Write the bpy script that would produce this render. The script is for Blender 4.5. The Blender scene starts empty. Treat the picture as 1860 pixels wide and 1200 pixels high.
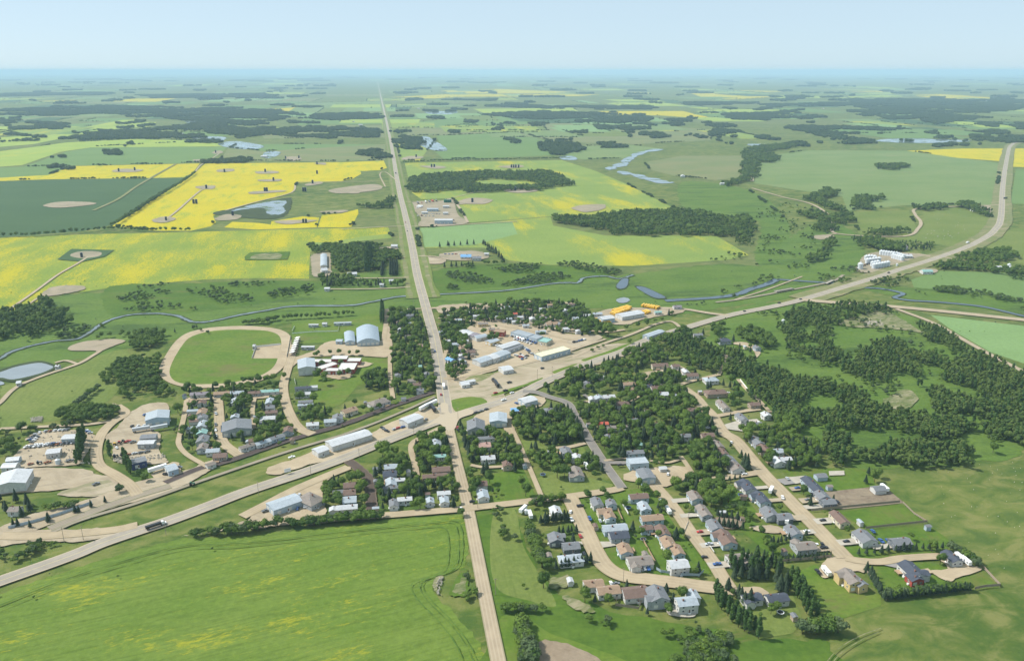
import bpy, bmesh, math, random
import numpy as np
from mathutils import Vector, Matrix

S = bpy.context.scene
COL = S.collection
R = math.radians
HAZE = 0.56e-4
rng = random.Random(7)
nrng = np.random.RandomState(11)

# ------------------------------------------------------------------ camera
F, CX, CY, YH, CAMH = 1460.0, 930.0, 600.0, 128.0, 300.0
TH = math.atan((CY - YH) / F)
cd = bpy.data.cameras.new('camera')
cam = bpy.data.objects.new('camera', cd)
COL.objects.link(cam)
cam.location = (0, 0, CAMH)
cam.rotation_euler = (math.pi / 2 - TH, 0, 0)
cd.sensor_width = 36.0
cd.lens = 36.0 * F / 1860.0
cd.clip_start = 1.0
cd.clip_end = 900000.0
S.camera = cam

# ------------------------------------------------------------------ sky, sun, exposure
SUN_EL, SUN_AZ = 49.0, -78.0        # azimuth measured clockwise from +Y (the view direction)
world = bpy.data.worlds.new('World')
S.world = world
world.use_nodes = True
wt = world.node_tree
wt.nodes.clear()
sky = wt.nodes.new('ShaderNodeTexSky')
sky.sky_type = 'NISHITA'
sky.sun_disc = False
sky.sun_elevation = R(SUN_EL)
sky.sun_rotation = R(SUN_AZ)
sky.altitude = 0
sky.air_density = 0.5
sky.dust_density = 0.5
sky.ozone_density = 3.0
bg = wt.nodes.new('ShaderNodeBackground')
bg.inputs['Strength'].default_value = 0.13
wo = wt.nodes.new('ShaderNodeOutputWorld')
tint = wt.nodes.new('ShaderNodeMix')
tint.data_type = 'RGBA'; tint.blend_type = 'MULTIPLY'
tint.inputs[0].default_value = 1.0
tint.inputs[7].default_value = (1.0, 0.98, 0.93, 1)
wt.links.new(sky.outputs[0], tint.inputs[6])
veil = wt.nodes.new('ShaderNodeMix')
veil.data_type = 'RGBA'
veil.inputs[0].default_value = 0.72
veil.inputs[7].default_value = (4.6, 5.8, 6.4, 1)
wt.links.new(tint.outputs[2], veil.inputs[6])
wt.links.new(veil.outputs[2], bg.inputs['Color'])
wt.links.new(bg.outputs[0], wo.inputs['Surface'])

sd = bpy.data.lights.new('sun', 'SUN')
sd.energy = 5.0
sd.angle = R(0.5)
sd.color = (1.0, 0.965, 0.91)
sun = bpy.data.objects.new('sun', sd)
COL.objects.link(sun)
az, el = R(SUN_AZ), R(SUN_EL)
to_sun = Vector((math.sin(az) * math.cos(el), math.cos(az) * math.cos(el), math.sin(el)))
sun.rotation_euler = to_sun.to_track_quat('Z', 'Y').to_euler()

S.view_settings.view_transform = 'Standard'
S.view_settings.look = 'None'
S.view_settings.exposure = 0.20
S.view_settings.gamma = 1.0
S.view_settings.use_curve_mapping = False
S.render.engine = 'CYCLES'
S.cycles.use_adaptive_sampling = True
S.cycles.adaptive_threshold = 0.02
S.cycles.use_denoising = True
S.cycles.max_bounces = 5
S.cycles.diffuse_bounces = 2
S.cycles.glossy_bounces = 2
S.cycles.transmission_bounces = 2
S.cycles.volume_bounces = 3

# ------------------------------------------------------------------ picture point -> place on the ground
sT, cT = math.sin(TH), math.cos(TH)
def G(px, py, z=0.0):
    u, v = (px - CX) / F, (py - CY) / F
    t = (CAMH - z) / (sT + v * cT)
    return (u * t, t * (cT - v * sT))
def mpp(py):                                   # metres per photo pixel across, at a row
    return CAMH / ((py - YH) * cT)

GRID = math.atan2(-(686 - CX) / F, cT + (CY - YH) / F * sT)     # street grid turns this far to the left

# ------------------------------------------------------------------ node helpers
def new_mat(name):
    m = bpy.data.materials.new(name)
    m.use_nodes = True
    nt = m.node_tree
    nt.nodes.clear()
    out = nt.nodes.new('ShaderNodeOutputMaterial')
    bs = nt.nodes.new('ShaderNodeBsdfPrincipled')
    bs.inputs['Roughness'].default_value = 0.9
    bs.inputs['Specular IOR Level'].default_value = 0.15
    nt.links.new(bs.outputs[0], out.inputs['Surface'])
    return m, nt, bs
def coords(nt, kind='pos'):
    if kind == 'pos':
        return nt.nodes.new('ShaderNodeNewGeometry').outputs['Position']
    tc = nt.nodes.new('ShaderNodeTexCoord')
    return tc.outputs['Object']
def noise(nt, co, size, detail=4, rough=0.55, stretch=None, rot=0.0, dist=0.0):
    mp = nt.nodes.new('ShaderNodeMapping')
    s = stretch or (1, 1, 1)
    mp.vector_type = 'TEXTURE'
    mp.inputs['Scale'].default_value = (size * s[0], size * s[1], size * s[2])
    mp.inputs['Rotation'].default_value = (0, 0, rot)
    nt.links.new(co, mp.inputs['Vector'])
    n = nt.nodes.new('ShaderNodeTexNoise')
    n.inputs['Scale'].default_value = 1.0
    n.inputs['Detail'].default_value = detail
    n.inputs['Roughness'].default_value = rough
    n.inputs['Distortion'].default_value = dist
    nt.links.new(mp.outputs[0], n.inputs['Vector'])
    return n.outputs['Fac']
def ramp(nt, fac, lo, hi, smooth=True):
    r = nt.nodes.new('ShaderNodeMapRange')
    r.interpolation_type = 'SMOOTHSTEP' if smooth else 'LINEAR'
    r.inputs['From Min'].default_value = lo
    r.inputs['From Max'].default_value = hi
    nt.links.new(fac, r.inputs['Value'])
    return r.outputs['Result']
def mathn(nt, op, a, b):
    m = nt.nodes.new('ShaderNodeMath')
    m.operation = op
    for i, v in enumerate((a, b)):
        if hasattr(v, 'is_linked'):
            nt.links.new(v, m.inputs[i])
        else:
            m.inputs[i].default_value = v
    return m.outputs[0]
def mix(nt, fac, a, b, mode='MIX'):
    m = nt.nodes.new('ShaderNodeMix')
    m.data_type = 'RGBA'
    m.blend_type = mode
    def put(sock, v):
        if hasattr(v, 'is_linked'):
            nt.links.new(v, sock)
        elif isinstance(v, (int, float)):
            sock.default_value = v
        else:
            sock.default_value = (v[0], v[1], v[2], 1)
    put(m.inputs[0], fac)
    put(m.inputs[6], a)
    put(m.inputs[7], b)
    return m.outputs[2]
def bump(nt, bs, h, dist, strength=1.0):
    b = nt.nodes.new('ShaderNodeBump')
    b.inputs['Distance'].default_value = dist
    b.inputs['Strength'].default_value = strength
    nt.links.new(h, b.inputs['Height'])
    nt.links.new(b.outputs[0], bs.inputs['Normal'])

def dim(c, k=0.66):
    return tuple(v * k for v in c)
def field_mat(name, c1, c2, patch=None, amount=0.5, row=None, row_amt=0.25, big=70.0, patch_size=60.0, edge=0.05, pstretch=(3, 1, 1), speck=0.4):
    """a field or ground cover: two mottled colours, sown-row streaks, patches of another growth"""
    m, nt, bs = new_mat(name)
    c1, c2 = dim(c1), dim(c2)
    if patch: patch = dim(patch)
    co = coords(nt)
    n1 = noise(nt, co, big, 5, 0.6, (1.7, 1, 1), GRID)
    col = mix(nt, ramp(nt, n1, 0.33, 0.67), c1, c2)
    rr = GRID + math.pi / 2 if row is None else row
    n2 = noise(nt, co, 2.6, 3, 0.6, (14, 1, 1), rr)
    dk = tuple(v * 0.72 for v in c1)
    col = mix(nt, mathn(nt, 'MULTIPLY', ramp(nt, n2, 0.42, 0.68), row_amt), col, dk)
    n3 = noise(nt, co, 4.0, 6, 0.7)
    lt = tuple(min(1, v * 1.28) for v in c2)
    col = mix(nt, mathn(nt, 'MULTIPLY', ramp(nt, n3, 0.45, 0.72), 0.5), col, lt)
    col = mix(nt, mathn(nt, 'MULTIPLY', ramp(nt, n3, 0.48, 0.28), 0.45), col, tuple(v * 0.62 for v in c1))
    if patch:
        n4 = noise(nt, co, patch_size, 7, 0.68, pstretch, rr)
        n5 = noise(nt, co, 2.4, 5, 0.75, (3, 1, 1), rr)
        f = mathn(nt, 'ADD', n4, mathn(nt, 'MULTIPLY', mathn(nt, 'SUBTRACT', n5, 0.5), speck))
        col = mix(nt, ramp(nt, f, 1 - amount - edge, 1 - amount + edge), col, patch)
    nt.links.new(col, bs.inputs['Base Color'])
    bump(nt, bs, n3, 0.5, 0.5)
    return m

M = {}
# ground covers
def meadow_mat():
    m, nt, bs = new_mat('meadow')
    co = coords(nt)
    a = noise(nt, co, 90, 7, 0.62, (1.8, 1, 1), 0.2, 0.4)
    b = noise(nt, co, 17, 6, 0.66, (1.6, 1, 1), 0.2, 0.6)
    c = noise(nt, co, 3.0, 6, 0.72)
    d = noise(nt, co, 900, 5, 0.6, (2.4, 1, 1))
    col = mix(nt, ramp(nt, a, 0.35, 0.65), (0.066, 0.104, 0.017), (0.118, 0.148, 0.030))
    col = mix(nt, mathn(nt, 'MULTIPLY', ramp(nt, b, 0.46, 0.66), 0.75), col, (0.190, 0.185, 0.060))
    col = mix(nt, mathn(nt, 'MULTIPLY', ramp(nt, b, 0.50, 0.36), 0.7), col, (0.042, 0.088, 0.014))
    col = mix(nt, mathn(nt, 'MULTIPLY', ramp(nt, c, 0.5, 0.8), 0.5), col, (0.13, 0.16, 0.045))
    col = mix(nt, mathn(nt, 'MULTIPLY', ramp(nt, c, 0.46, 0.25), 0.5), col, (0.030, 0.055, 0.012))
    col = mix(nt, mathn(nt, 'MULTIPLY', ramp(nt, d, 0.45, 0.62), 0.5), col, (0.13, 0.145, 0.055))
    nt.links.new(col, bs.inputs['Base Color'])
    bump(nt, bs, c, 0.6, 0.7)
    return m
M['meadow'] = meadow_mat()
YEL = (0.60, 0.49, 0.008)
M['canola'] = field_mat('canola_in_bloom', YEL, (0.66, 0.55, 0.015), (0.34, 0.42, 0.05), 0.40, None, 0.12, 90, 30, 0.08, (3, 1, 1), 0.9)
M['canola_half'] = field_mat('canola_half_in_bloom', (0.235, 0.33, 0.045), (0.31, 0.375, 0.05), (0.57, 0.49, 0.015), 0.45, None, 0.3, 80, 60, 0.10, (3, 1, 1), 1.0)
M['canola_pale'] = field_mat('canola_pale', (0.32, 0.44, 0.07), (0.40, 0.49, 0.09), (0.55, 0.53, 0.06), 0.36, None, 0.12, 130, 120, 0.10)
M['canola_green'] = field_mat('canola_mostly_green', (0.23, 0.325, 0.07), (0.285, 0.37, 0.08), (0.55, 0.49, 0.03), 0.42, None, 0.12, 120, 110, 0.09)
M['crop_near'] = field_mat('green_crop', (0.142, 0.232, 0.030), (0.188, 0.270, 0.044), (0.40, 0.40, 0.03), 0.335, R(22), 0.6, 40, 26, 0.12, (2.6, 1, 1), 0.9)
M['tram'] = field_mat('trodden_crop', (0.105, 0.195, 0.032), (0.14, 0.23, 0.038), None, 0, None, 0.4, 30)
M['dark_crop'] = field_mat('dark_green_crop', (0.066, 0.128, 0.044), (0.080, 0.146, 0.052), None, 0, None, 0.2, 120)
M['teal_crop'] = field_mat('young_green_crop', (0.160, 0.262, 0.072), (0.188, 0.290, 0.086), None, 0, None, 0.2, 140)
M['blue_crop'] = field_mat('bluish_green_crop', (0.23, 0.36, 0.13), (0.26, 0.40, 0.15), None, 0, None, 0.15, 80)
M['pasture'] = field_mat('pasture', (0.185, 0.275, 0.085), (0.24, 0.31, 0.11), (0.34, 0.30, 0.15), 0.32, R(4), 0.3, 110, 60, 0.08, (4, 1, 1))
M['tan_pasture'] = field_mat('dry_pasture', (0.27, 0.27, 0.115), (0.20, 0.25, 0.09), None, 0, R(4), 0.25, 100)
M['hay'] = field_mat('mown_hay', (0.160, 0.225, 0.045), (0.22, 0.265, 0.066), None, 0, None, 0.3, 60)
M['lawn'] = field_mat('lawn', (0.096, 0.182, 0.020), (0.140, 0.220, 0.028), (0.17, 0.19, 0.045), 0.40, None, 0.25, 22, 30, 0.1, (1, 1, 1))
M['turf'] = field_mat('worn_turf', (0.120, 0.215, 0.024), (0.18, 0.245, 0.038), (0.19, 0.19, 0.06), 0.38, R(10), 0.3, 30, 34, 0.1, (2, 1, 1))
M['rough_grass'] = field_mat('tall_dark_grass', (0.080, 0.160, 0.018), (0.120, 0.200, 0.024), (0.16, 0.18, 0.045), 0.36, R(8), 0.3, 30, 25, 0.08)
M['valley'] = field_mat('valley_grass', (0.112, 0.200, 0.030), (0.155, 0.235, 0.042), (0.075, 0.135, 0.026), 0.42, R(6), 0.3, 50, 40, 0.07, (4, 1, 1))
M['verge'] = field_mat('dry_verge', (0.30, 0.28, 0.13), (0.20, 0.24, 0.08), (0.40, 0.34, 0.20), 0.4, R(20), 0.3, 20, 20, 0.08)
M['tilled'] = field_mat('tilled_soil', (0.33, 0.25, 0.17), (0.38, 0.30, 0.21), None, 0, R(-30), 0.3, 25)
M['garden'] = field_mat('bare_garden_soil', (0.25, 0.19, 0.135), (0.36, 0.29, 0.20), (0.16, 0.12, 0.09), 0.36, R(0), 0.2, 12, 15, 0.1, (1, 1, 1))
def gravel_mat(name, c1, c2, stain, amt=0.4, size=11.0):
    m, nt, bs = new_mat(name)
    c1, c2, stain = dim(c1, 0.66), dim(c2, 0.66), dim(stain, 0.66)
    co = coords(nt)
    a = noise(nt, co, size * 3, 6, 0.62, None, 0, 0.8)
    b = noise(nt, co, size * 0.5, 6, 0.7, (5, 1, 1), R(22), 0.6)
    c = noise(nt, co, 0.8, 3, 0.6)
    col = mix(nt, ramp(nt, a, 0.36, 0.64), c1, c2)
    col = mix(nt, mathn(nt, 'MULTIPLY', ramp(nt, b, 0.48, 0.66), amt), col, stain)
    d = noise(nt, co, size * 1.6, 7, 0.72, (3, 1, 1), R(-40), 0.9)
    col = mix(nt, mathn(nt, 'MULTIPLY', ramp(nt, d, 0.5, 0.66), 0.45), col, tuple(v * 0.66 for v in c1))
    col = mix(nt, mathn(nt, 'MULTIPLY', ramp(nt, d, 0.46, 0.36), 0.4), col, tuple(min(1, v * 1.2) for v in c2))
    col = mix(nt, mathn(nt, 'MULTIPLY', c, 0.3), col, tuple(v * 0.6 for v in c1))
    nt.links.new(col, bs.inputs['Base Color'])
    bump(nt, bs, c, 0.08, 0.5)
    return m
M['gravel'] = gravel_mat('gravel', (0.52, 0.42, 0.285), (0.60, 0.50, 0.355), (0.33, 0.27, 0.19), 0.6)
M['sand'] = gravel_mat('sand', (0.57, 0.45, 0.295), (0.64, 0.52, 0.355), (0.42, 0.33, 0.23), 0.4)
M['dirt'] = gravel_mat('packed_dirt', (0.50, 0.41, 0.28), (0.60, 0.50, 0.36), (0.24, 0.25, 0.11), 0.75, 16)
M['lease'] = gravel_mat('stripped_clay', (0.50, 0.41, 0.29), (0.38, 0.33, 0.22), (0.28, 0.27, 0.17), 0.5, 14)
M['grey_pad'] = gravel_mat('grey_gravel', (0.36, 0.34, 0.32), (0.42, 0.39, 0.36), (0.30, 0.28, 0.26), 0.4)
M['concrete'] = gravel_mat('concrete', (0.60, 0.54, 0.44), (0.66, 0.60, 0.50), (0.50, 0.45, 0.37), 0.3, 5)
M['bare'] = field_mat('straw_and_bare_patches', (0.11, 0.165, 0.040), (0.17, 0.20, 0.06), (0.42, 0.37, 0.23), 0.46, R(30), 0.3, 14, 9, 0.20, (2, 1, 1), 0.7)

def road_mat(name, c, track, edge, amt=0.6, ctr=None):
    """u runs across the road: two wheel tracks per lane, scuffed shoulders"""
    m, nt, bs = new_mat(name)
    c, track, edge = dim(c, 0.66), dim(track, 0.66), dim(edge, 0.66)
    uv = nt.nodes.new('ShaderNodeUVMap').outputs[0]
    sep = nt.nodes.new('ShaderNodeSeparateXYZ')
    nt.links.new(uv, sep.inputs[0])
    u = sep.outputs[0]
    co = coords(nt)
    a = noise(nt, co, 14, 6, 0.65)
    b = noise(nt, co, 1.5, 4, 0.6)
    w = nt.nodes.new('ShaderNodeMath'); w.operation = 'COSINE'
    nt.links.new(mathn(nt, 'MULTIPLY', u, 2 * math.pi * 4), w.inputs[0])
    tr = mathn(nt, 'MULTIPLY', ramp(nt, w.outputs[0], 0.2, -0.9), amt)
    col = mix(nt, mathn(nt, 'MULTIPLY', ramp(nt, a, 0.35, 0.65), 0.8), c, tuple(v * 0.76 for v in c))
    col = mix(nt, tr, col, track)
    ed = mathn(nt, 'ABSOLUTE', mathn(nt, 'SUBTRACT', u, 0.5), 0)
    ed = mathn(nt, 'ADD', ed, mathn(nt, 'MULTIPLY', mathn(nt, 'SUBTRACT', b, 0.5), 0.12))
    col = mix(nt, ramp(nt, ed, 0.36, 0.48), col, edge)
    if ctr:
        cc = mathn(nt, 'ABSOLUTE', mathn(nt, 'SUBTRACT', u, 0.5), 0)
        col = mix(nt, mathn(nt, 'LESS_THAN', cc, 0.012), col, ctr)
    nt.links.new(col, bs.inputs['Base Color'])
    return m
M['highway'] = road_mat('highway_asphalt', (0.50, 0.44, 0.355), (0.42, 0.375, 0.32), (0.60, 0.50, 0.36), 0.5, (0.50, 0.42, 0.20))
M['gravel_road'] = road_mat('gravel_road', (0.55, 0.44, 0.30), (0.64, 0.53, 0.38), (0.38, 0.33, 0.20), 0.5)
M['street'] = road_mat('town_street', (0.57, 0.455, 0.30), (0.62, 0.505, 0.345), (0.47, 0.375, 0.23), 0.4)
M['asphalt_street'] = road_mat('worn_asphalt_street', (0.33, 0.30, 0.265), (0.28, 0.26, 0.24), (0.42, 0.37, 0.28), 0.5)
M['old_bed'] = road_mat('old_track_bed', (0.40, 0.34, 0.25), (0.46, 0.39, 0.30), (0.24, 0.25, 0.12), 0.5)
M['dark_dirt'] = road_mat('dark_road_base', (0.155, 0.115, 0.09), (0.125, 0.095, 0.078), (0.22, 0.17, 0.12), 0.4)
M['ballast'] = road_mat('railway_ballast', (0.125, 0.095, 0.085), (0.10, 0.08, 0.074), (0.21, 0.18, 0.14), 0.3)
def water_mat(name, c, rough=0.12, reeds=False):
    m, nt, bs = new_mat(name)
    co = coords(nt)
    n = noise(nt, co, 60, 6, 0.7, (2, 1, 1))
    col = mix(nt, ramp(nt, n, 0.4, 0.7), c, tuple(v * 1.4 for v in c))
    if reeds:
        n3 = noise(nt, co, 38, 7, 0.8, (1.6, 1, 1))
        k = ramp(nt, n3, 0.515, 0.56)
        col = mix(nt, k, col, (0.06, 0.10, 0.03))
        nt.links.new(ramp(nt, n3, 0.5, 0.6), bs.inputs['Roughness'])
    nt.links.new(col, bs.inputs['Base Color'])
    if not reeds: bs.inputs['Roughness'].default_value = rough
    bs.inputs['Specular IOR Level'].default_value = 0.5
    n2 = noise(nt, co, 1.5, 3, 0.6)
    bump(nt, bs, n2, 0.06, 0.5)
    return m
M['water'] = water_mat('creek_water', (0.045, 0.065, 0.085))
M['lake'] = water_mat('lake_water', (0.17, 0.20, 0.22), 0.3, True)
M['lagoon'] = water_mat('lagoon_water', (0.20, 0.225, 0.24), 0.35)
M['creek'] = water_mat('shallow_creek_water', (0.12, 0.15, 0.16), 0.3)
M['bank'] = field_mat('muddy_bank', (0.050, 0.075, 0.03), (0.075, 0.10, 0.04), None, 0, None, 0.1, 20)

# ------------------------------------------------------------------ object helpers
def tag(o, label=None, cat=None, group=None, kind=None):
    if label: o['label'] = label
    if cat: o['category'] = cat
    if group: o['group'] = group
    if kind: o['kind'] = kind
    return o
def empty(name, loc, rz=0.0):
    o = bpy.data.objects.new(name, None)
    o.empty_display_size = 1.0
    o.location = loc
    o.rotation_euler = (0, 0, rz)
    COL.objects.link(o)
    return o
def mesh_obj(name, me, parent=None, loc=(0, 0, 0), rz=0.0, scale=None):
    o = bpy.data.objects.new(name, me)
    COL.objects.link(o)
    if parent is not None: o.parent = parent
    o.location = loc
    if rz: o.rotation_euler = (0, 0, rz)
    if scale: o.scale = scale
    return o
def mk(name, verts, faces, mat, uvs=None, smooth=False, mats=None, idx=None):
    me = bpy.data.meshes.new(name)
    me.from_pydata([tuple(v) for v in verts], [], [tuple(f) for f in faces])
    for mm in (mats or [mat]):
        me.materials.append(mm)
    if idx is not None:
        me.polygons.foreach_set('material_index', list(idx))
    if uvs is not None:
        l = me.uv_layers.new(name='UVMap')
        for p in me.polygons:
            for li in p.loop_indices:
                l.data[li].uv = uvs[me.loops[li].vertex_index]
    if smooth:
        me.polygons.foreach_set('use_smooth', [True] * len(me.polygons))
    me.update()
    return me
class MB:
    """collects simple solids, each with a material slot"""
    def __init__(s): s.v, s.f, s.i = [], [], []
    def add(s, v, f, i=0):
        b = len(s.v)
        s.v += [tuple(p) for p in v]
        s.f += [tuple(b + k for k in q) for q in f]
        s.i += [i] * len(f)
    def box(s, x0, x1, y0, y1, z0, z1, i=0):
        s.add([(x0, y0, z0), (x1, y0, z0), (x1, y1, z0), (x0, y1, z0), (x0, y0, z1), (x1, y0, z1), (x1, y1, z1), (x0, y1, z1)],
              [(0, 3, 2, 1), (4, 5, 6, 7), (0, 1, 5, 4), (1, 2, 6, 5), (2, 3, 7, 6), (3, 0, 4, 7)], i)
    def cyl(s, cx, cy, r, z0, z1, n=12, i=0, r2=None, cap=True):
        r2 = r if r2 is None else r2
        v = [(cx + r * math.cos(2 * math.pi * k / n), cy + r * math.sin(2 * math.pi * k / n), z0) for k in range(n)]
        v += [(cx + r2 * math.cos(2 * math.pi * k / n), cy + r2 * math.sin(2 * math.pi * k / n), z1) for k in range(n)]
        f = [(k, (k + 1) % n, n + (k + 1) % n, n + k) for k in range(n)]
        if cap: f += [tuple(range(n))[::-1], tuple(range(n, 2 * n))]
        s.add(v, f, i)
    def tube(s, x0, x1, cy, cz, r, n=10, i=0):
        v = [(x0, cy + r * math.cos(2 * math.pi * k / n), cz + r * math.sin(2 * math.pi * k / n)) for k in range(n)]
        v += [(x1, a[1], a[2]) for a in v]
        s.add(v, [(k, (k + 1) % n, n + (k + 1) % n, n + k) for k in range(n)] + [tuple(range(n))[::-1], tuple(range(n, 2 * n))], i)
    def prism(s, pts, y0, y1, i=0):
        """an outline in x,z drawn out from y0 to y1"""
        n = len(pts)
        v = [(p[0], y0, p[1]) for p in pts] + [(p[0], y1, p[1]) for p in pts]
        s.add(v, [(k, (k + 1) % n, n + (k + 1) % n, n + k) for k in range(n)] + [tuple(range(n))[::-1], tuple(range(n, 2 * n))], i)
    def mesh(s, name, mats, smooth=False):
        return mk(name, s.v, s.f, None, mats=mats if isinstance(mats, (list, tuple)) else [mats], idx=s.i, smooth=smooth)

def ORD(k):
    if 20 <= k < 99:
        t, u = divmod(k + 1, 10)
        w = ['', '', 'twent', 'thirt', 'fort', 'fift', 'sixt', 'sevent', 'eight', 'ninet'][t]
        return w + 'ieth' if u == 0 else w + 'y-' + ORD(u - 1)
    return ['first', 'second', 'third', 'fourth', 'fifth', 'sixth', 'seventh', 'eighth', 'ninth', 'tenth', 'eleventh', 'twelfth',
            'thirteenth', 'fourteenth', 'fifteenth', 'sixteenth', 'seventeenth', 'eighteenth', 'nineteenth', 'twentieth'][k] if k < 20 else '%dth' % (k + 1)

# ------------------------------------------------------------------ sheets on the ground
LEVEL = [0.05]
def level():
    LEVEL[0] += 0.002
    return LEVEL[0]
# coarse mask of what may not grow trees (2 m cells)
MX0, MY0, MN, MM = -1200, 300, 1500, 1300
mask = np.zeros((MM, MN), bool)
gx, gy = np.meshgrid(MX0 + 2 * np.arange(MN) + 1, MY0 + 2 * np.arange(MM) + 1)
def inside(px, py, poly):
    px = np.asarray(px, float); py = np.asarray(py, float)
    c = np.zeros(px.shape, bool)
    n = len(poly)
    for k in range(n):
        x0, y0 = poly[k]; x1, y1 = poly[(k + 1) % n]
        if y0 == y1: continue
        c ^= ((y0 > py) != (y1 > py)) & (px < (x1 - x0) * (py - y0) / (y1 - y0) + x0)
    return c
def block_poly(poly):
    xs = [p[0] for p in poly]; ys = [p[1] for p in poly]
    i0 = max(0, int((min(xs) - MX0) / 2) - 1); i1 = min(MN, int((max(xs) - MX0) / 2) + 2)
    j0 = max(0, int((min(ys) - MY0) / 2) - 1); j1 = min(MM, int((max(ys) - MY0) / 2) + 2)
    if i1 <= i0 or j1 <= j0: return
    mask[j0:j1, i0:i1] |= inside(gx[j0:j1, i0:i1], gy[j0:j1, i0:i1], poly)
def block_disc(x, y, r):
    i0 = max(0, int((x - r - MX0) / 2)); i1 = min(MN, int((x + r - MX0) / 2) + 1)
    j0 = max(0, int((y - r - MY0) / 2)); j1 = min(MM, int((y + r - MY0) / 2) + 1)
    if i1 <= i0 or j1 <= j0: return
    mask[j0:j1, i0:i1] |= (gx[j0:j1, i0:i1] - x) ** 2 + (gy[j0:j1, i0:i1] - y) ** 2 < r * r
def blocked(x, y):
    i = int((x - MX0) / 2); j = int((y - MY0) / 2)
    return 0 <= i < MN and 0 <= j < MM and mask[j, i]

def smooth_closed(pts, n=5):
    out = []
    m = len(pts)
    for k in range(m):
        p0, p1, p2, p3 = (pts[(k + d) % m] for d in (-1, 0, 1, 2))
        for j in range(n):
            t = j / n
            out.append(tuple(0.5 * ((2 * p1[a]) + (-p0[a] + p2[a]) * t + (2 * p0[a] - 5 * p1[a] + 4 * p2[a] - p3[a]) * t * t
                                    + (-p0[a] + 3 * p1[a] - 3 * p2[a] + p3[a]) * t ** 3) for a in (0, 1)))
    return out
def smooth_open(pts, n=6):
    q = [tuple(2 * pts[0][a] - pts[1][a] for a in (0, 1))] + list(pts) + [tuple(2 * pts[-1][a] - pts[-2][a] for a in (0, 1))]
    out = []
    for k in range(1, len(q) - 2):
        p0, p1, p2, p3 = q[k - 1:k + 3]
        for j in range(n):
            t = j / n
            out.append(tuple(0.5 * ((2 * p1[a]) + (-p0[a] + p2[a]) * t + (2 * p0[a] - 5 * p1[a] + 4 * p2[a] - p3[a]) * t * t
                                    + (-p0[a] + 3 * p1[a] - 3 * p2[a] + p3[a]) * t ** 3) for a in (0, 1)))
    out.append(tuple(pts[-1]))
    return out
def px_list(s):
    v = [float(t) for t in s.replace(',', ' ').split()]
    return [(v[k], v[k + 1]) for k in range(0, len(v), 2)]
def sheet(name, pts, mat, curve=False, jit=0.0, block=False, world=False, z=None):
    if isinstance(pts, str): pts = px_list(pts)
    P = list(pts) if world else [G(*p) for p in pts]
    if curve: P = smooth_closed(P)
    if jit:
        Q = []
        for k in range(len(P)):
            a, b = P[k], P[(k + 1) % len(P)]
            d = math.hypot(b[0] - a[0], b[1] - a[1])
            n = max(1, min(60, int(d / max(3.0, jit * 2.5))))
            for j in range(n):
                t = j / n
                w = rng.uniform(-jit, jit)
                nx, ny = (-(b[1] - a[1]) / (d + 1e-6), (b[0] - a[0]) / (d + 1e-6))
                Q.append((a[0] + (b[0] - a[0]) * t + nx * w, a[1] + (b[1] - a[1]) * t + ny * w))
        P = Q
    zz = level() if z is None else z
    bm = bmesh.new()
    vs = [bm.verts.new((p[0], p[1], zz)) for p in P]
    es = [bm.edges.new((vs[k], vs[(k + 1) % len(vs)])) for k in range(len(vs))]
    bmesh.ops.triangle_fill(bm, use_beauty=True, use_dissolve=False, edges=es, normal=(0, 0, 1))
    for f in bm.faces:
        if f.normal.z < 0: f.normal_flip()
    me = bpy.data.meshes.new(name)
    bm.to_mesh(me); bm.free()
    me.materials.append(M[mat])
    o = mesh_obj(name, me)
    o['kind'] = 'structure'
    if block: block_poly(P)
    return o
def ribbon(name, pts, width, mat, curve=True, block=True, jit=0.0, extra=0.6, z=None, off=0.0):
    if isinstance(pts, str): pts = px_list(pts)
    P = [G(*p) for p in pts]
    if curve and len(P) > 2: P = smooth_open(P)
    else:
        Q = []
        for a, b in zip(P, P[1:]):
            for j in range(8): Q.append((a[0] + (b[0] - a[0]) * j / 8, a[1] + (b[1] - a[1]) * j / 8))
        P = Q + [P[-1]]
    zz = level() if z is None else z
    v, uv, f = [], [], []
    L = 0
    for k, p in enumerate(P):
        a, b = P[max(0, k - 1)], P[min(len(P) - 1, k + 1)]
        d = math.hypot(b[0] - a[0], b[1] - a[1]) + 1e-9
        nx, ny = -(b[1] - a[1]) / d, (b[0] - a[0]) / d
        if k: L += math.hypot(p[0] - P[k - 1][0], p[1] - P[k - 1][1])
        w = width if not isinstance(width, (list, tuple)) else width[0] + (width[1] - width[0]) * k / (len(P) - 1)
        w1, w2 = w / 2 + rng.uniform(-jit, jit), w / 2 + rng.uniform(-jit, jit)
        v += [(p[0] + nx * (w1 + off), p[1] + ny * (w1 + off), zz), (p[0] - nx * (w2 - off), p[1] - ny * (w2 - off), zz)]
        uv += [(0, L / 10), (1, L / 10)]
        if k: f.append((2 * k - 2, 2 * k - 1, 2 * k + 1, 2 * k))
        if block and k:
            q = P[k - 1]
            seg = math.hypot(p[0] - q[0], p[1] - q[1])
            for j in range(int(seg / 3) + 1):
                t = j * 3 / (seg + 1e-6)
                if t <= 1: block_disc(q[0] + (p[0] - q[0]) * t, q[1] + (p[1] - q[1]) * t, w / 2 + extra)
    me = mk(name, v, f, M[mat], uvs=uv)
    o = mesh_obj(name, me)
    o['kind'] = 'structure'
    return o

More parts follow.
